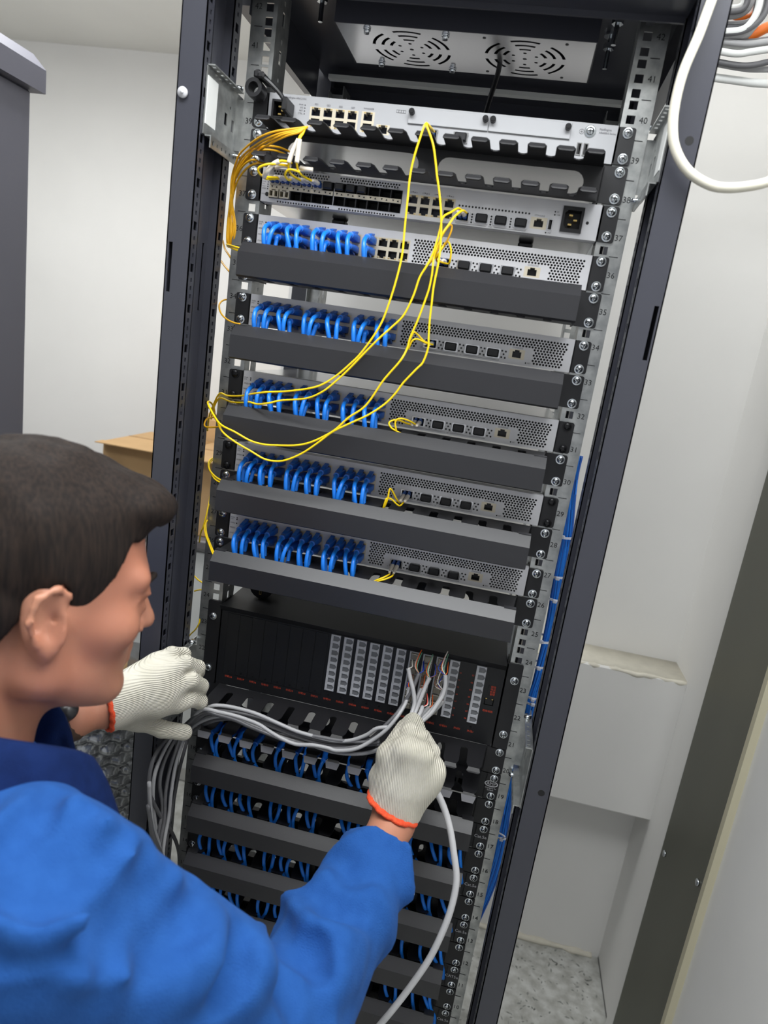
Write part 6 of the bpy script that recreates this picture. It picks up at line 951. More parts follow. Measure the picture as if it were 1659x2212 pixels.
# ------------------------------------------------------------------ the technician: smooth distance fields turned into surfaces
class Field:
    def __init__(s, lo, hi, h):
        s.lo = np.array(lo, float); s.h = h; s.n = np.ceil((np.array(hi) - s.lo) / h).astype(int) + 1
        s.d = np.full(s.n, 0.06, np.float32)
    def block(s, lo, hi, m=0.07):
        a = np.clip(np.floor((np.minimum(lo, hi) - m - s.lo) / s.h).astype(int), 0, s.n); b = np.clip(np.ceil((np.maximum(lo, hi) + m - s.lo) / s.h).astype(int) + 1, 0, s.n)
        if np.any(b <= a): return None, None
        ax = [s.lo[i] + s.h * np.arange(a[i], b[i]) for i in range(3)]
        X = np.stack(np.meshgrid(*ax, indexing='ij'), -1).astype(np.float32)
        return (slice(a[0], b[0]), slice(a[1], b[1]), slice(a[2], b[2])), X
    def mix(s, sl, q, k, op='add'):
        d = s.d[sl]
        if op == 'sub': q = -q; h = np.clip(0.5 - 0.5 * (d - q) / k, 0, 1); s.d[sl] = d * (1 - h) + q * h + k * h * (1 - h)
        else: h = np.clip(0.5 + 0.5 * (d - q) / k, 0, 1); s.d[sl] = d * (1 - h) + q * h - k * h * (1 - h)
    def cone(s, a, b, ra, rb, k=0.012, op='add', fn=None):
        a = np.array(a, np.float32); b = np.array(b, np.float32); r = max(ra, rb); sl, X = s.block(np.minimum(a, b) - r, np.maximum(a, b) + r, 0.05 if k < 0.02 else 0.07)
        if sl is None: return
        ab = b - a; t = np.clip(((X - a) @ ab) / (ab @ ab), 0, 1); q = np.linalg.norm(X - a - t[..., None] * ab, axis=-1) - (ra + (rb - ra) * t)
        if fn is not None: q = q - fn(X, t)
        s.mix(sl, q, k, op)
    def chain(s, pts, rs, k=0.008, op='add', fn=None):
        for i in range(len(pts) - 1): s.cone(pts[i], pts[i + 1], rs[i], rs[i + 1], k, op, fn)
    def ell(s, c, rad, A=None, k=0.012, op='add', fn=None):
        c = np.array(c, np.float32); rad = np.array(rad, np.float32); R = float(rad.max()); sl, X = s.block(c - R, c + R)
        if sl is None: return
        v = X - c
        if A is not None: v = v @ np.array(A, np.float32).T
        k0 = np.linalg.norm(v / rad, axis=-1); k1 = np.linalg.norm(v / (rad * rad), axis=-1); q = k0 * (k0 - 1) / np.maximum(k1, 1e-6)
        if fn is not None: q = q - fn(X)
        s.mix(sl, q, k, op)
    def surface(s, name, m, parent, smooth_it=2):
        d = s.d; ins = d < 0
        c = np.zeros(np.array(d.shape) - 1, np.int8)
        for i in (0, 1):
            for j in (0, 1):
                for k in (0, 1): c += ins[i:d.shape[0] - 1 + i, j:d.shape[1] - 1 + j, k:d.shape[2] - 1 + k]
        act = (c > 0) & (c < 8); idx = np.argwhere(act); ids = np.full(act.shape, -1, np.int32); ids[act] = np.arange(len(idx))
        acc = np.zeros((len(idx), 3)); cnt = np.zeros(len(idx)); cor = [(i, j, k) for i in (0, 1) for j in (0, 1) for k in (0, 1)]
        val = {q: d[idx[:, 0] + q[0], idx[:, 1] + q[1], idx[:, 2] + q[2]].astype(float) for q in cor}
        for ax in range(3):
            for q in cor:
                if q[ax]: continue
                p = list(q); p[ax] = 1; va, vb = val[q], val[tuple(p)]; cr = (va < 0) != (vb < 0); t = np.where(cr, va / np.where(va == vb, 1, va - vb), 0)
                P = np.tile(np.array(q, float), (len(idx), 1)); P[:, ax] = t; acc[cr] += P[cr]; cnt[cr] += 1
        V = s.lo + s.h * (idx + acc / np.maximum(cnt, 1)[:, None]); F = []
        for ax in range(3):
            u, v = (ax + 1) % 3, (ax + 2) % 3; s0 = [slice(None)] * 3; s1 = [slice(None)] * 3; s0[ax] = slice(0, -1); s1[ax] = slice(1, None)
            A = ins[tuple(s0)]; B = ins[tuple(s1)]; E = np.argwhere(A != B)
            E = E[(E[:, u] > 0) & (E[:, v] > 0) & (E[:, u] < d.shape[u] - 1) & (E[:, v] < d.shape[v] - 1)]
            def cell(du, dv): e = E.copy(); e[:, u] -= du; e[:, v] -= dv; return ids[e[:, 0], e[:, 1], e[:, 2]]
            Q = np.stack([cell(1, 1), cell(0, 1), cell(0, 0), cell(1, 0)], 1); fl = ~A[E[:, 0], E[:, 1], E[:, 2]]; Q[fl] = Q[fl][:, ::-1]; F.append(Q[(Q >= 0).all(1)])
        F = np.concatenate(F)
        for _ in range(smooth_it):                             # light Laplacian smoothing
            sm = np.zeros_like(V); n = np.zeros(len(V))
            for i in range(4):
                np.add.at(sm, F[:, i], V[F[:, (i + 1) % 4]] + V[F[:, (i + 3) % 4]]); np.add.at(n, F[:, i], 2)
            V = V + 0.5 * (sm / np.maximum(n, 1)[:, None] - V)
        me = bpy.data.meshes.new(name); me.vertices.add(len(V)); me.vertices.foreach_set('co', V.ravel()); me.loops.add(F.size); me.loops.foreach_set('vertex_index', F.ravel().astype(np.int32))
        me.polygons.add(len(F)); me.polygons.foreach_set('loop_start', np.arange(0, F.size, 4, dtype=np.int32)); me.polygons.foreach_set('loop_total', np.full(len(F), 4, dtype=np.int32)); me.polygons.foreach_set('use_smooth', np.ones(len(F), bool))
        me.update(calc_edges=True); me.validate(); me.materials.append(m if not isinstance(m, str) else M[m])
        o = bpy.data.objects.new(name, me); COL.objects.link(o)
        if parent is not None: o.parent = parent
        return o

# materials of the person
M['skin'] = mat('skin', (186, 130, 104), 0.5, rgb2=(178, 118, 94), scale=14, bump=0.05, bscale=500)
M['skin'].node_tree.nodes['Principled BSDF'].inputs['Subsurface Weight'].default_value = 0.12
M['skin'].node_tree.nodes['Principled BSDF'].inputs['Subsurface Radius'].default_value = (0.012, 0.004, 0.002)
def strand_mat(name, c1, c2, rough, sx, sy, bump, dist):
    m = mat(name, c1, rough); nt = m.node_tree; b = nt.nodes['Principled BSDF']; tc = nt.nodes.new('ShaderNodeTexCoord'); mp = nt.nodes.new('ShaderNodeMapping'); mp.inputs['Scale'].default_value = (sx, sx, sy)
    n = nt.nodes.new('ShaderNodeTexNoise'); n.inputs['Scale'].default_value = 1.0; n.inputs['Detail'].default_value = 3; r = nt.nodes.new('ShaderNodeValToRGB'); r.color_ramp.elements[0].position = 0.35; r.color_ramp.elements[1].position = 0.68
    r.color_ramp.elements[0].color = (*lin(c1), 1); r.color_ramp.elements[1].color = (*lin(c2), 1); bp = nt.nodes.new('ShaderNodeBump'); bp.inputs['Strength'].default_value = bump; bp.inputs['Distance'].default_value = dist
    L = nt.links; L.new(tc.outputs['Object'], mp.inputs['Vector']); L.new(mp.outputs[0], n.inputs['Vector']); L.new(n.outputs['Fac'], r.inputs['Fac']); L.new(r.outputs['Color'], b.inputs['Base Color']); L.new(n.outputs['Fac'], bp.inputs['Height']); L.new(bp.outputs['Normal'], b.inputs['Normal']); return m
M['hair'] = strand_mat('dark_hair', (28, 23, 21), (45, 36, 31), 0.75, 330, 30, 0.2, 0.003)
M['hair'].node_tree.nodes['Principled BSDF'].inputs['Specular IOR Level'].default_value = 0.2
M['fleece'] = mat('blue_fleece', (36, 82, 150), 0.9, rgb2=(40, 88, 158), scale=60, bump=0.5, bscale=700, spec=0.15)
_b = M['fleece'].node_tree.nodes['Principled BSDF']; _b.inputs['Sheen Weight'].default_value = 0.08; _b.inputs['Sheen Roughness'].default_value = 0.4; _b.inputs['Sheen Tint'].default_value = (0.35, 0.55, 1, 1)
M['navy'] = mat('navy_collar', (16, 34, 78), 0.9, rgb2=(20, 40, 88), scale=60, bump=0.3, bscale=600, spec=0.15)
M['glove'] = mat('white_knit_glove', (208, 204, 188), 0.9, rgb2=(218, 214, 200), scale=35, spec=0.1)
def knit(m, vec):                                              # ribbed knit relief
    nt = m.node_tree; b = nt.nodes['Principled BSDF']; tc = nt.nodes.new('ShaderNodeTexCoord'); mp = nt.nodes.new('ShaderNodeVectorRotate'); mp.rotation_type = 'EULER_XYZ'; mp.inputs['Rotation'].default_value = vec
    w = nt.nodes.new('ShaderNodeTexWave'); w.inputs['Scale'].default_value = 150; w.inputs['Distortion'].default_value = 0.6; w.inputs['Detail'].default_value = 1; w.inputs['Detail Scale'].default_value = 0.4
    bp = nt.nodes.new('ShaderNodeBump'); bp.inputs['Strength'].default_value = 0.9; bp.inputs['Distance'].default_value = 0.0015; L = nt.links
    L.new(tc.outputs['Object'], mp.inputs['Vector']); L.new(mp.outputs[0], w.inputs['Vector']); L.new(w.outputs['Fac'], bp.inputs['Height']); L.new(bp.outputs['Normal'], b.inputs['Normal']); return m
M['gloveR'] = knit(M['glove'].copy(), (0, 0.12, 0)); M['gloveL'] = knit(M['glove'].copy(), (0, 1.45, 0))
M['cuff'] = mat('orange_glove_cuff', (226, 70, 34), 0.8, rgb2=(238, 92, 50), scale=300, bump=0.6, bscale=900)
M['trousers'] = mat('dark_trousers', (40, 42, 52), 0.9, var=0.06, scale=40)
M['shoe'] = mat('black_shoe', (28, 28, 30), 0.5); M['sole'] = mat('white_sole', (200, 200, 196), 0.6)
M['watch'] = mat('brown_watch_strap', (70, 52, 40), 0.6, var=0.2, scale=60)
M['eye'] = mat('eye_white', (226, 222, 216), 0.2); M['iris'] = mat('dark_iris', (40, 26, 20), 0.15); M['lip'] = mat('lip', (178, 104, 90), 0.45)

HO = np.array((-0.24156, -0.406915, 1.309414)); HF = np.array((0.712112, 0.685179, -0.153053)); HL = np.array((-0.698949, 0.712417, -0.0627)); HU = np.array((0.066077, 0.151626, 0.986227))
HA = np.stack([HF, HL, HU])
def hw(x, y, z): return HO + x * HF + y * HL + z * HU
def axes(ry=0.0, rz=0.0):                                      # head axes turned by rz about up and ry about left
    a = np.array([[math.cos(rz), math.sin(rz), 0], [-math.sin(rz), math.cos(rz), 0], [0, 0, 1]]); b = np.array([[math.cos(ry), 0, -math.sin(ry)], [0, 1, 0], [math.sin(ry), 0, math.cos(ry)]]); return b @ a @ HA
NB = np.array((-0.275, -0.455, 1.150)); SR = np.array((-0.124, -0.550, 1.122)); SL = np.array((-0.437, -0.365, 1.130))
ER = np.array((0.048, -0.419, 0.917)); WR = np.array((0.1053, -0.178, 0.993)); EL = np.array((-0.545, -0.335, 0.935)); WL = np.array((-0.3124, -0.240, 1.0720)); PV = np.array((-0.40, -0.70, 0.79))
person = thing('person', 'man in a blue fleece jacket and white knit gloves leaning towards the rack', 'person', (0, 0, 0))
def K(p): return np.array(p)
RH_ = dict(idx=[(0.0847, -0.160, 1.0725), (0.0928, -0.128, 1.0826), (0.0985, -0.088, 1.0814)], mid=[(0.1041, -0.166, 1.0879), (0.1033, -0.130, 1.0934), (0.1027, -0.086, 1.0856)], rng=[(0.1239, -0.160, 1.082), (0.1174, -0.122, 1.0848), (0.1075, -0.082, 1.0803)],
           pky=[(0.1420, -0.148, 1.058), (0.1371, -0.112, 1.0614), (0.1206, -0.082, 1.0635)], thm=[(0.0800, -0.150, 1.0293), (0.0781, -0.112, 1.0453), (0.0931, -0.086, 1.0717)])
LH_ = dict(pky=[(-0.259, -0.127, 1.1040), (-0.2459, -0.108, 1.1155), (-0.2380, -0.085, 1.1061), (-0.2435, -0.070, 1.0893)], rng=[(-0.2392, -0.132, 1.0985), (-0.2225, -0.114, 1.1094), (-0.2153, -0.085, 1.0902), (-0.2212, -0.068, 1.0734)], mid=[(-0.2307, -0.130, 1.0791), (-0.2123, -0.112, 1.0839), (-0.2079, -0.085, 1.0624), (-0.2158, -0.068, 1.0445)],
           idx=[(-0.2268, -0.124, 1.0532), (-0.2137, -0.109, 1.0525), (-0.2072, -0.085, 1.0379), (-0.2125, -0.068, 1.0239)], thm=[(-0.2700, -0.150, 1.0300), (-0.2433, -0.125, 1.0060), (-0.2207, -0.100, 0.9922)])
def hand(f, fing, wrist, palm, fr, g, k):
    for key, pts in fing.items():
        r = fr[key]; n = len(pts); f.chain(pts, [r * (1 - 0.12 * i / (n - 1) * (1 if n < 4 else 1.2)) + g for i in range(n)], k)
    for a, b, ra, rb in palm: f.cone(a, b, ra + g, rb + g, 0.014)
FR = dict(idx=0.0086, mid=0.0088, rng=0.0084, pky=0.0074, thm=0.0098)
PALR = [((0.1030, -0.168, 1.010), RH_['idx'][0], 0.020, 0.012), ((0.1040, -0.168, 1.010), RH_['mid'][0], 0.021, 0.013), ((0.1080, -0.166, 1.010), RH_['rng'][0], 0.021, 0.013), ((0.1130, -0.160, 1.010), RH_['pky'][0], 0.021, 0.0125), ((0.0980, -0.165, 1.012), RH_['thm'][0], 0.019, 0.0135), ((0.118, -0.155, 1.022), (0.136, -0.142, 1.040), 0.018, 0.016)]
PALL = [((-0.2830, -0.200, 1.078), LH_[q][0], 0.020, 0.0125) for q in ('pky', 'rng', 'mid', 'idx')] + [((-0.2830, -0.198, 1.062), LH_['thm'][0], 0.019, 0.0125), ((-0.272, -0.165, 1.078), (-0.243, -0.140, 1.070), 0.018, 0.015)]

# --- body (one continuous skin surface)
b = Field((-0.62, -0.86, 0.70), (0.19, -0.03, 1.50), 0.0042)
torso = [(NB + K((0.0, 0.0, 0.0)), PV, 0.085, 0.105)]
b.cone(NB + 0.45 * (SR - NB) + K((0, 0, -0.08)), PV + K((0.06, -0.05, 0)), 0.075, 0.10, 0.04); b.cone(NB + 0.45 * (SL - NB) + K((0, 0, -0.08)), PV + K((-0.06, 0.05, 0)), 0.075, 0.10, 0.04)
b.cone(NB + K((0, 0, -0.045)), SR, 0.045, 0.048, 0.02); b.cone(NB + K((0, 0, -0.045)), SL, 0.045, 0.048, 0.02)
b.cone(SR, ER, 0.046, 0.038, 0.02); b.cone(ER, WR, 0.037, 0.026, 0.012); b.cone(SL, EL, 0.046, 0.038, 0.02); b.cone(EL, WL, 0.037, 0.027, 0.012)
b.cone(WR, (0.104, -0.168, 1.010), 0.0265, 0.024, 0.012); b.cone(WL, (-0.283, -0.200, 1.074), 0.027, 0.023, 0.012)
hand(b, RH_, None, PALR, FR, 0.0, 0.004); hand(b, LH_, None, PALL, FR, 0.0, 0.004)
b.cone(hw(-0.030, 0, -0.04), NB + K((0.0, 0.0, -0.01)), 0.052, 0.053, 0.012)
b.ell(hw(-0.008, 0, 0.050), (0.094, 0.073, 0.082), HA, 0.02)
b.ell(hw(0.042, 0, -0.018), (0.050, 0.060, 0.088), HA, 0.03)
for s in (-1, 1):
    b.cone(hw(0.004, s * 0.054, -0.056), hw(0.070, s * 0.020, -0.084), 0.017, 0.016, 0.022); b.cone(hw(0.004, s * 0.056, -0.010), hw(0.004, s * 0.054, -0.056), 0.018, 0.016, 0.02)
    b.cone(hw(0.080, s * 0.006, 0.030), hw(0.076, s * 0.042, 0.032), 0.012, 0.012, 0.014); b.ell(hw(0.060, s * 0.046, -0.014), (0.024, 0.018, 0.018), HA, 0.02)
b.ell(hw(0.078, 0, -0.086), (0.016, 0.020, 0.015), HA, 0.016)
for s in (-1, 1): b.ell(hw(0.101, s * 0.031, 0.010), (0.012, 0.016, 0.010), HA, 0.008, 'sub'); b.chain([hw(0.083, s * 0.017, 0.015), hw(0.0895, s * 0.030, 0.0175), hw(0.077, s * 0.046, 0.013)], [0.0045, 0.0055, 0.004], 0.004); b.chain([hw(0.083, s * 0.018, 0.004), hw(0.0875, s * 0.030, 0.0015), hw(0.076, s * 0.045, 0.005)], [0.0045, 0.0055, 0.004], 0.004)
b.cone(hw(0.087, 0, 0.018), hw(0.106, 0, -0.020), 0.0065, 0.0095, 0.008)
for s in (-1, 1): b.ell(hw(0.093, s * 0.011, -0.026), (0.009, 0.007, 0.007), HA, 0.005)
b.chain([hw(0.080, -0.022, -0.052), hw(0.092, 0, -0.047), hw(0.080, 0.022, -0.052)], [0.004, 0.0062, 0.004], 0.006); b.chain([hw(0.080, -0.020, -0.057), hw(0.090, 0, -0.061), hw(0.080, 0.020, -0.057)], [0.004, 0.0066, 0.004], 0.006)
for s in (-1, 1):                                             # ears: shell, rim, hollow, lobe
    A = axes(-0.22, s * 0.38)
    b.ell(hw(-0.004, s * 0.076, -0.002), (0.020, 0.0068, 0.033), A, 0.008)
    rim = [hw(0.006 + dx, s * (0.0775 + dy), z) for dx, dy, z in ((0.005, -0.002, 0.008), (0.005, 0.002, 0.024), (-0.006, 0.007, 0.031), (-0.021, 0.011, 0.022), (-0.024, 0.011, 0.002), (-0.016, 0.007, -0.016), (-0.004, 0.001, -0.030))]
    b.chain(rim, [0.0020, 0.0034, 0.0042, 0.0042, 0.0040, 0.0040, 0.0055], 0.004); b.ell(hw(-0.002, s * 0.0865, 0.002), (0.010, 0.0085, 0.020), A, 0.004, 'sub'); b.ell(hw(0.003, s * 0.081, -0.004), (0.006, 0.010, 0.010), A, 0.003, 'sub'); b.cone(hw(0.007, s * 0.078, -0.010), hw(0.004, s * 0.078, -0.002), 0.0045, 0.0038, 0.004)
body = b.surface('body', 'skin', person, 2); del b
for s in (-1, 1):
    MB().rings([[tuple(hw(0.0765 + 0.0108 * math.cos(th), s * 0.031 + 0.0108 * math.sin(th) * math.cos(ph), 0.0095 + 0.0108 * math.sin(th) * math.sin(ph))) for ph in [2 * math.pi * i / 14 for i in range(14)]] for th in [0.42, 0.7, 1.1, 1.6, 2.2, 2.9]]).build('eye', 'eye', person, True)
    MB().rings([[tuple(hw(0.0767 + 0.0108 * math.cos(th), s * 0.031 + 0.0108 * math.sin(th) * math.cos(ph), 0.0095 + 0.0108 * math.sin(th) * math.sin(ph))) for ph in [2 * math.pi * i / 14 for i in range(14)]] for th in [0.02, 0.25, 0.48]]).build('iris', 'iris', person, True)
    MB().tube([tuple(hw(0.094, s * 0.014, 0.028)), tuple(hw(0.095, s * 0.028, 0.034)), tuple(hw(0.084, s * 0.046, 0.030))], [0.0030, 0.0034, 0.0014], 8, 4).build('eyebrow', 'hair', person, True)
# --- hair: a cap over the skull cut along the hairline, with a forward-standing fringe
h = Field(HO - 0.20, HO + 0.20, 0.0032)
sl, X = h.block(HO - 0.2, HO + 0.2, 0); Vh = (X - HO) @ HA.T.astype(np.float32); x, y, z = Vh[..., 0], Vh[..., 1], Vh[..., 2]
lump = 0.0018 * np.sin(46 * x + 9 * np.sin(30 * y)) * np.sin(52 * y + 31 * z) + 0.0012 * np.sin(150 * x + 60 * z) * np.sin(140 * y)
def E3(c, r): k0 = np.sqrt(((x - c[0]) / r[0]) ** 2 + ((y - c[1]) / r[1]) ** 2 + ((z - c[2]) / r[2]) ** 2); k1 = np.sqrt(((x - c[0]) / r[0] ** 2) ** 2 + ((y - c[1]) / r[1] ** 2) ** 2 + ((z - c[2]) / r[2] ** 2) ** 2); return k0 * (k0 - 1) / np.maximum(k1, 1e-6)
cap = np.minimum(E3((-0.010, 0, 0.053), (0.1015, 0.0795, 0.092)), E3((-0.035, 0, 0.01), (0.072, 0.072, 0.075)))
fr = E3((0.062, 0, 0.098), (0.048, 0.056, 0.026)); kk = 0.02; hh = np.clip(0.5 + 0.5 * (cap - fr) / kk, 0, 1); cap = cap * (1 - hh) + fr * hh - kk * hh * (1 - hh) - lump
ay = np.abs(y)
line = np.interp(x, [-0.12, -0.085, -0.05, -0.022, -0.010, 0.004, 0.016, 0.026, 0.036, 0.046, 0.062, 0.085, 0.13], [-0.075, -0.072, -0.060, -0.010, 0.026, 0.032, 0.010, -0.012, 0.004, 0.034, 0.066, 0.082, 0.084]) + 0.004 * np.sin(210 * x + 90 * y)
line = line + np.where(x > 0.03, 0.30 * np.maximum(0, 0.035 - ay) * 0.3, 0)
skull = E3((-0.008, 0, 0.050), (0.090, 0.069, 0.078))
q = np.maximum(cap, (line - z) * 0.8); q = np.maximum(q, -np.minimum(skull, E3((0.042, 0, -0.018), (0.047, 0.057, 0.085))))
h.d[sl] = q; h.surface('hair', 'hair', person, 1); del h
# --- jacket with folds
def folds(seed, n, amp, tilt, a=None, c=None):               # cloth ridges: n slanting creases that each run round part of the limb
    r = random.Random(seed); P = [(k + r.uniform(-0.35, 0.35), r.uniform(0, 6.28), r.uniform(-tilt, tilt), r.uniform(0.008, 0.017), r.uniform(0.5, 1.2)) for k in range(int(n))]
    def fn(X, t):
        ax = np.array(c, np.float32) - np.array(a, np.float32); L = float(np.linalg.norm(ax)); ax /= L; p1 = np.cross(ax, (0.3, -0.5, 0.8)); p1 /= np.linalg.norm(p1); p2 = np.cross(ax, p1); V = X - np.array(a, np.float32); s0 = V @ ax.astype(np.float32); u = V @ p1.astype(np.float32); w = V @ p2.astype(np.float32); ang = np.arctan2(w, u); v = 0
        for k, ph, ti, wd, am in P:
            cc = (k + 0.5) / n * L + ti * 0.05 * np.sin(ang - ph + 1.3) + 0.010 * np.sin(2 * ang + ph)
            v = v + am * np.exp(-((s0 - cc) / wd) ** 2) * (0.5 + 0.5 * np.cos(ang - ph))
        return amp * v - 0.3 * amp
    return fn
j = Field((-0.68, -0.99, 0.64), (0.19, -0.13, 1.30), 0.0045)
j.cone(NB + 0.5 * (SR - NB) + K((-0.01, 0.0, -0.10)), PV + K((0.07, -0.05, 0.02)), 0.085, 0.128, 0.03); j.cone(NB + 0.5 * (SL - NB) + K((0, 0, -0.09)), PV + K((-0.07, 0.05, 0.02)), 0.085, 0.128, 0.04)
j.cone(NB + K((0.01, -0.01, -0.045)), SR, 0.072, 0.078, 0.03); j.cone(NB + K((-0.01, 0.01, -0.045)), SL, 0.072, 0.074, 0.03)
j.cone(SR, ER, 0.079, 0.064, 0.020, fn=folds(2, 8, 0.006, 1.8, SR, ER)); j.cone(ER, WR + K((0.0, -0.012, -0.003)), 0.065, 0.046, 0.014, fn=folds(9, 8, 0.013, 1.4, ER, WR))
j.cone(SL, EL, 0.078, 0.066, 0.03, fn=folds(4, 4, 0.010, 1.5, SL, EL)); j.cone(EL, (-0.345, -0.258, 1.052), 0.064, 0.044, 0.02, fn=folds(6, 4, 0.007, 1.2, EL, WL))
ax = (WR - ER) / np.linalg.norm(WR - ER); cu = K((0.1047, -0.192, 0.986)) - ax * 0.038
j.cone(cu - ax * 0.030, cu + ax * 0.001, 0.0475, 0.0445, 0.006)
def trim(f, p, n):                                            # straight hem: keep what lies behind the plane
    p = np.array(p); sl, X = f.block(p - 0.09, p + 0.09, 0.0); q = (X - p.astype(np.float32)) @ np.array(n, np.float32); rad = np.linalg.norm(X - p.astype(np.float32), axis=-1); f.d[sl] = np.where(rad < 0.085, np.maximum(f.d[sl], q), f.d[sl])
trim(j, cu + ax * 0.004, ax); axl = K((-0.3124, -0.240, 1.0720)) - EL; axl = axl / np.linalg.norm(axl); trim(j, (-0.345, -0.258, 1.052), axl)
RIDGES = [[(-0.151,-0.5144,1.1882),(-0.133,-0.5589,1.197),(-0.1274,-0.5802,1.1917),(-0.1243,-0.5908,1.1861)],[(-0.1265,-0.5245,1.1937),(-0.1121,-0.5509,1.1971),(-0.1098,-0.5747,1.1926),(-0.1137,-0.5906,1.1854),(-0.1142,-0.601,1.1775)],[(-0.0929,-0.5309,1.1887),(-0.0892,-0.5534,1.1895),(-0.0948,-0.575,1.1876),(-0.1024,-0.5914,1.182),(-0.1052,-0.6013,1.1749)],[(-0.0687,-0.5198,1.1654),(-0.0674,-0.5445,1.1726),(-0.0697,-0.5652,1.1731),(-0.0785,-0.5848,1.1721),(-0.0874,-0.5971,1.1691)],[(-0.0545,-0.5195,1.1476),(-0.0524,-0.5393,1.1508),(-0.0562,-0.564,1.1538),(-0.0595,-0.5794,1.1495),(-0.0642,-0.5914,1.1442)],[(-0.0424,-0.497,1.1197),(-0.0403,-0.526,1.1277),(-0.0475,-0.5595,1.1372),(-0.0547,-0.5768,1.1402)],[(-0.0124,-0.4883,1.0856),(-0.0094,-0.5138,1.082),(-0.0124,-0.5321,1.0757)],[(0.0195,-0.4512,1.0386),(0.0215,-0.478,1.0425),(0.0222,-0.4946,1.0366)],[(0.0503,-0.3676,0.9844),(0.064,-0.3751,0.9844),(0.0813,-0.3722,0.9807),(0.0948,-0.3635,0.976)],[(0.064,-0.4084,0.9853),(0.0797,-0.4043,0.9762),(0.0974,-0.387,0.9647)]]
CREASES = [[(-0.1465,-0.5073,1.1978),(-0.1304,-0.5536,1.2087),(-0.1277,-0.577,1.2047),(-0.1269,-0.5911,1.1987)],[(-0.1022,-0.5318,1.2043),(-0.0954,-0.563,1.2032),(-0.1017,-0.5863,1.1979),(-0.1087,-0.6035,1.1889)],[(-0.0704,-0.5289,1.1873),(-0.0703,-0.5548,1.1903),(-0.0778,-0.5788,1.1899),(-0.0896,-0.5995,1.1847)],[(-0.0562,-0.5114,1.1641),(-0.0463,-0.5246,1.158),(-0.0455,-0.5501,1.161),(-0.0507,-0.5769,1.1605),(-0.0607,-0.5991,1.1563)],[(-0.0408,-0.5045,1.1402),(-0.0355,-0.5345,1.1428),(-0.0407,-0.5644,1.1473),(-0.0449,-0.5845,1.1377)],[(-0.0329,-0.4669,1.108),(-0.0217,-0.5141,1.1186),(-0.0263,-0.5488,1.1199),(-0.0271,-0.5618,1.1083)],[(0.0114,-0.4731,1.0716),(0.015,-0.5038,1.0673),(0.0151,-0.5183,1.0583)],[(0.0192,-0.3638,0.9819),(0.0389,-0.4026,1.0063),(0.0585,-0.4013,0.9985),(0.0743,-0.4155,0.9927)],[(0.0297,-0.4167,1.0232),(0.0439,-0.4392,1.0255),(0.058,-0.4538,1.0121),(0.0673,-0.4617,0.9969)],[(0.0477,-0.3289,0.9999),(0.0722,-0.3425,1.0025),(0.0927,-0.3394,0.9992)],[(0.0473,-0.2732,1.0024),(0.0776,-0.2969,1.013),(0.1015,-0.2909,1.0114)]]
for l in RIDGES: j.chain(l, [0.011] + [0.0200] * (len(l) - 2) + [0.011], 0.022)      # pulled folds of the sleeve and back
for l in CREASES: j.chain(l, [0.007] + [0.0140] * (len(l) - 2) + [0.007], 0.020, 'sub')
# neck opening, so that the neck stands clear of the cloth
j.cone(hw(-0.03, 0, -0.06), NB + K((0.0, 0.0, 0.02)), 0.062, 0.066, 0.012, 'sub')
jk = j.surface('jacket', 'fleece', person, 1); del j
# ribbed sleeve ends
def ring_band(c, axis, r0, r1, l, m, name, parent, n=40, lob=0.0, mrot=0):
    axis = Vector(axis).normalized(); a = axis.orthogonal().normalized(); bb = axis.cross(a); R = []
    for rr, t in ((r0, -l / 2), (r0 + (r1 - r0) * 0.3, -l / 2), (r1, -l / 6), (r1, l / 6), (r0 + (r1 - r0) * 0.3, l / 2), (r0, l / 2), (r0, -l / 2)):
        R.append([tuple(Vector(c) + axis * (t + 0.0008 * math.sin(k * 2.3)) + (rr + (lob * math.sin(k * 5.1) if rr == r1 else 0)) * (math.cos(q) * a + math.sin(q) * bb)) for k, q in enumerate([2 * math.pi * i / n for i in range(n)])])
    return MB().rings(R).build(name, m, parent, True)
ring_band(cu - ax * 0.006, ax, 0.040, 0.0490, 0.020, 'fleece', 'sleeve_band', jk, 40, 0.0006)
# --- folded-over collar around the neck
cl = MB(); rings = []; n = 40
for k in range(n + 1):
    ph = math.radians(-152 + 304 * k / n); d = K((math.cos(ph + math.radians(232)), math.sin(ph + math.radians(232)), 0)); fwd = abs(ph) / math.radians(152)
    base = NB + d * 0.074 + K((0.012, 0.004, 0.006 - 0.075 * fwd ** 2.5)); top = NB + d * (0.074 + 0.010 * fwd) + K((0.020, 0.014, 0.092 - 0.088 * fwd ** 2.5)); out = NB + d * (0.100 + 0.030 * fwd ** 2) + K((0.012, 0.0, 0.026 - 0.095 * fwd ** 2.5)); lip = out + d * 0.004 + K((0, 0, -0.006))
    nn = d * 0.006
    rings.append([tuple(base), tuple(top - nn * 0.5 + K((0, 0, 0.001))), tuple(top + nn * 0.6 + K((0, 0, 0.004))), tuple(0.5 * (top + out) + nn + K((0, 0, 0.010))), tuple(out + nn), tuple(lip), tuple(out - nn * 0.4 + K((0, 0, -0.006))), tuple(0.5 * (top + out) + K((0, 0, 0.002)) - nn * 0.2), tuple(top + nn * 0.2 - K((0, 0, 0.006))), tuple(base + nn)])
cl.rings(rings); co = cl.build('collar', 'navy', person, True); sm = co.modifiers.new('soft', 'SUBSURF'); sm.levels = 1; sm.render_levels = 1
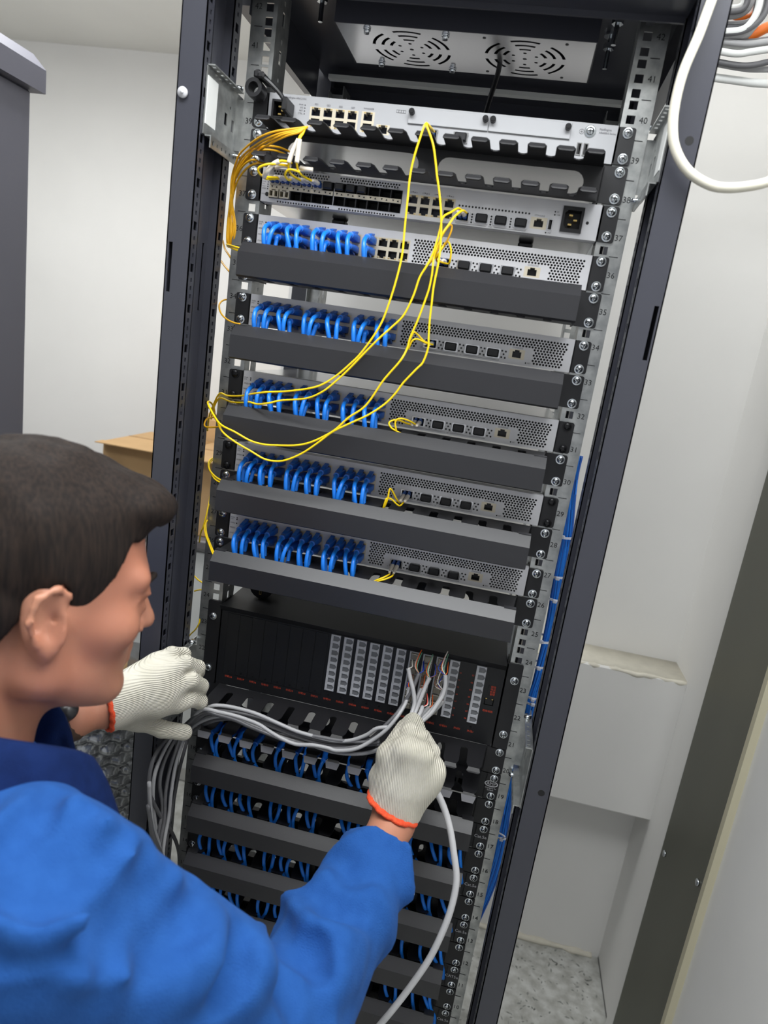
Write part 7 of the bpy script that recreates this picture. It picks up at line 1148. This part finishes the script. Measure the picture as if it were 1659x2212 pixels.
# --- gloves
g = Field((0.03, -0.22, 0.96), (0.19, -0.05, 1.13), 0.0020)
hand(g, RH_, None, PALR, FR, 0.0030, 0.0035); g.cone((0.1010, -0.170, 1.004), (0.1040, -0.166, 1.030), 0.0335, 0.030, 0.012); g.ell((0.112, -0.156, 1.045), (0.038, 0.022, 0.030), None, 0.02)
axR = K((0.012, 0.030, 0.085)); axR = axR / np.linalg.norm(axR); cR = K((0.1008, -0.172, 1.0075)); axR = K((0.30, 0.25, 0.92)); trim(g, cR, -axR)
gr_ = g.surface('glove', 'gloveR', person, 1); del g
ring_band(cR, axR, 0.031, 0.0375, 0.0075, 'cuff', 'orange_cuff', gr_, 44, 0.0012)
g = Field((-0.35, -0.27, 0.96), (-0.17, -0.03, 1.16), 0.0022)
hand(g, LH_, None, PALL, FR, 0.0030, 0.0035); g.cone((-0.2890, -0.208, 1.076), (-0.275, -0.180, 1.076), 0.0325, 0.031, 0.012); g.ell((-0.258, -0.150, 1.072), (0.034, 0.022, 0.036), None, 0.02)
axL = K((0.62, 0.75, 0.10)); axL = axL / np.linalg.norm(axL); cL = K((-0.2865, -0.205, 1.0755)); trim(g, cL, -axL)
gl_ = g.surface('glove', 'gloveL', person, 1); del g
ring_band(cL, axL, 0.030, 0.0355, 0.007, 'cuff', 'orange_cuff', gl_, 44, 0.0010)
# --- watch on the far wrist
wc = WL - 0.004 * (WL - EL); wax = (WL - EL) / np.linalg.norm(WL - EL); wt = ring_band(wc, wax, 0.0275, 0.0315, 0.020, 'watch', 'watch_strap', person)
MB().cyl((0, 0, 0), 0.0155, 0.006, 'z', 24, T=Matrix.Translation(Vector(wc) + 0.029 * Vector((0.25, -0.62, 0.74))) @ Vector((0.25, -0.62, 0.74)).to_track_quat('Z', 'Y').to_matrix().to_4x4()).build('watch_case', 'led', wt, True)
# --- trousers and shoes (below the picture)
HR, HLg = PV + K((0.075, -0.045, -0.02)), PV + K((-0.075, 0.045, -0.02)); KR, KL = K((-0.235, -0.56, 0.46)), K((-0.395, -0.455, 0.46)); AR, AL = K((-0.33, -0.72, 0.10)), K((-0.49, -0.60, 0.10))
t = Field((-0.62, -0.90, 0.0), (-0.10, -0.34, 0.95), 0.008)
t.cone(PV + K((0.05, -0.03, -0.01)), PV + K((-0.05, 0.03, -0.01)), 0.108, 0.108, 0.03)
for H_, K_2, A_ in ((HR, KR, AR), (HLg, KL, AL)): t.cone(H_, K_2, 0.098, 0.070, 0.02, fn=folds(3, 4, 0.006, 1, H_, K_2)); t.cone(K_2, A_, 0.068, 0.056, 0.02, fn=folds(8, 5, 0.008, 1, K_2, A_)); 
t.surface('trousers', 'trousers', person, 2); del t
for A_ in (AR, AL):
    s = Field(A_ + K((-0.12, -0.16, -0.11)), A_ + K((0.2, 0.24, 0.06)), 0.006); dr_ = K((0.55, 0.83, 0))
    s.cone(A_ + K((0, 0, -0.05)), A_ + dr_ * 0.10 + K((0, 0, -0.062)), 0.044, 0.036, 0.02); s.cone(A_ + dr_ * 0.10 + K((0, 0, -0.062)), A_ + dr_ * 0.16 + K((0, 0, -0.068)), 0.036, 0.030, 0.02); s.cone(A_ + K((0, 0, -0.055)), A_, 0.046, 0.046, 0.02)
    sl, X = s.block(A_ - 0.3, A_ + 0.3, 0); s.d[sl] = np.maximum(s.d[sl], 0.012 - X[..., 2]); sh = s.surface('shoe', 'shoe', person, 2)
    a2 = math.atan2(dr_[1], dr_[0]); T = Matrix.Translation((A_[0] + dr_[0] * 0.07, A_[1] + dr_[1] * 0.07, 0.0)) @ Matrix.Rotation(a2, 4, 'Z')
    MB().prism([(0.125 * math.copysign(abs(math.cos(q)) ** 0.8, math.cos(q)), 0.046 * math.sin(q)) for q in [2 * math.pi * i / 24 for i in range(24)]], 'z', 0.0, 0.016, T).build('sole', 'sole', sh)
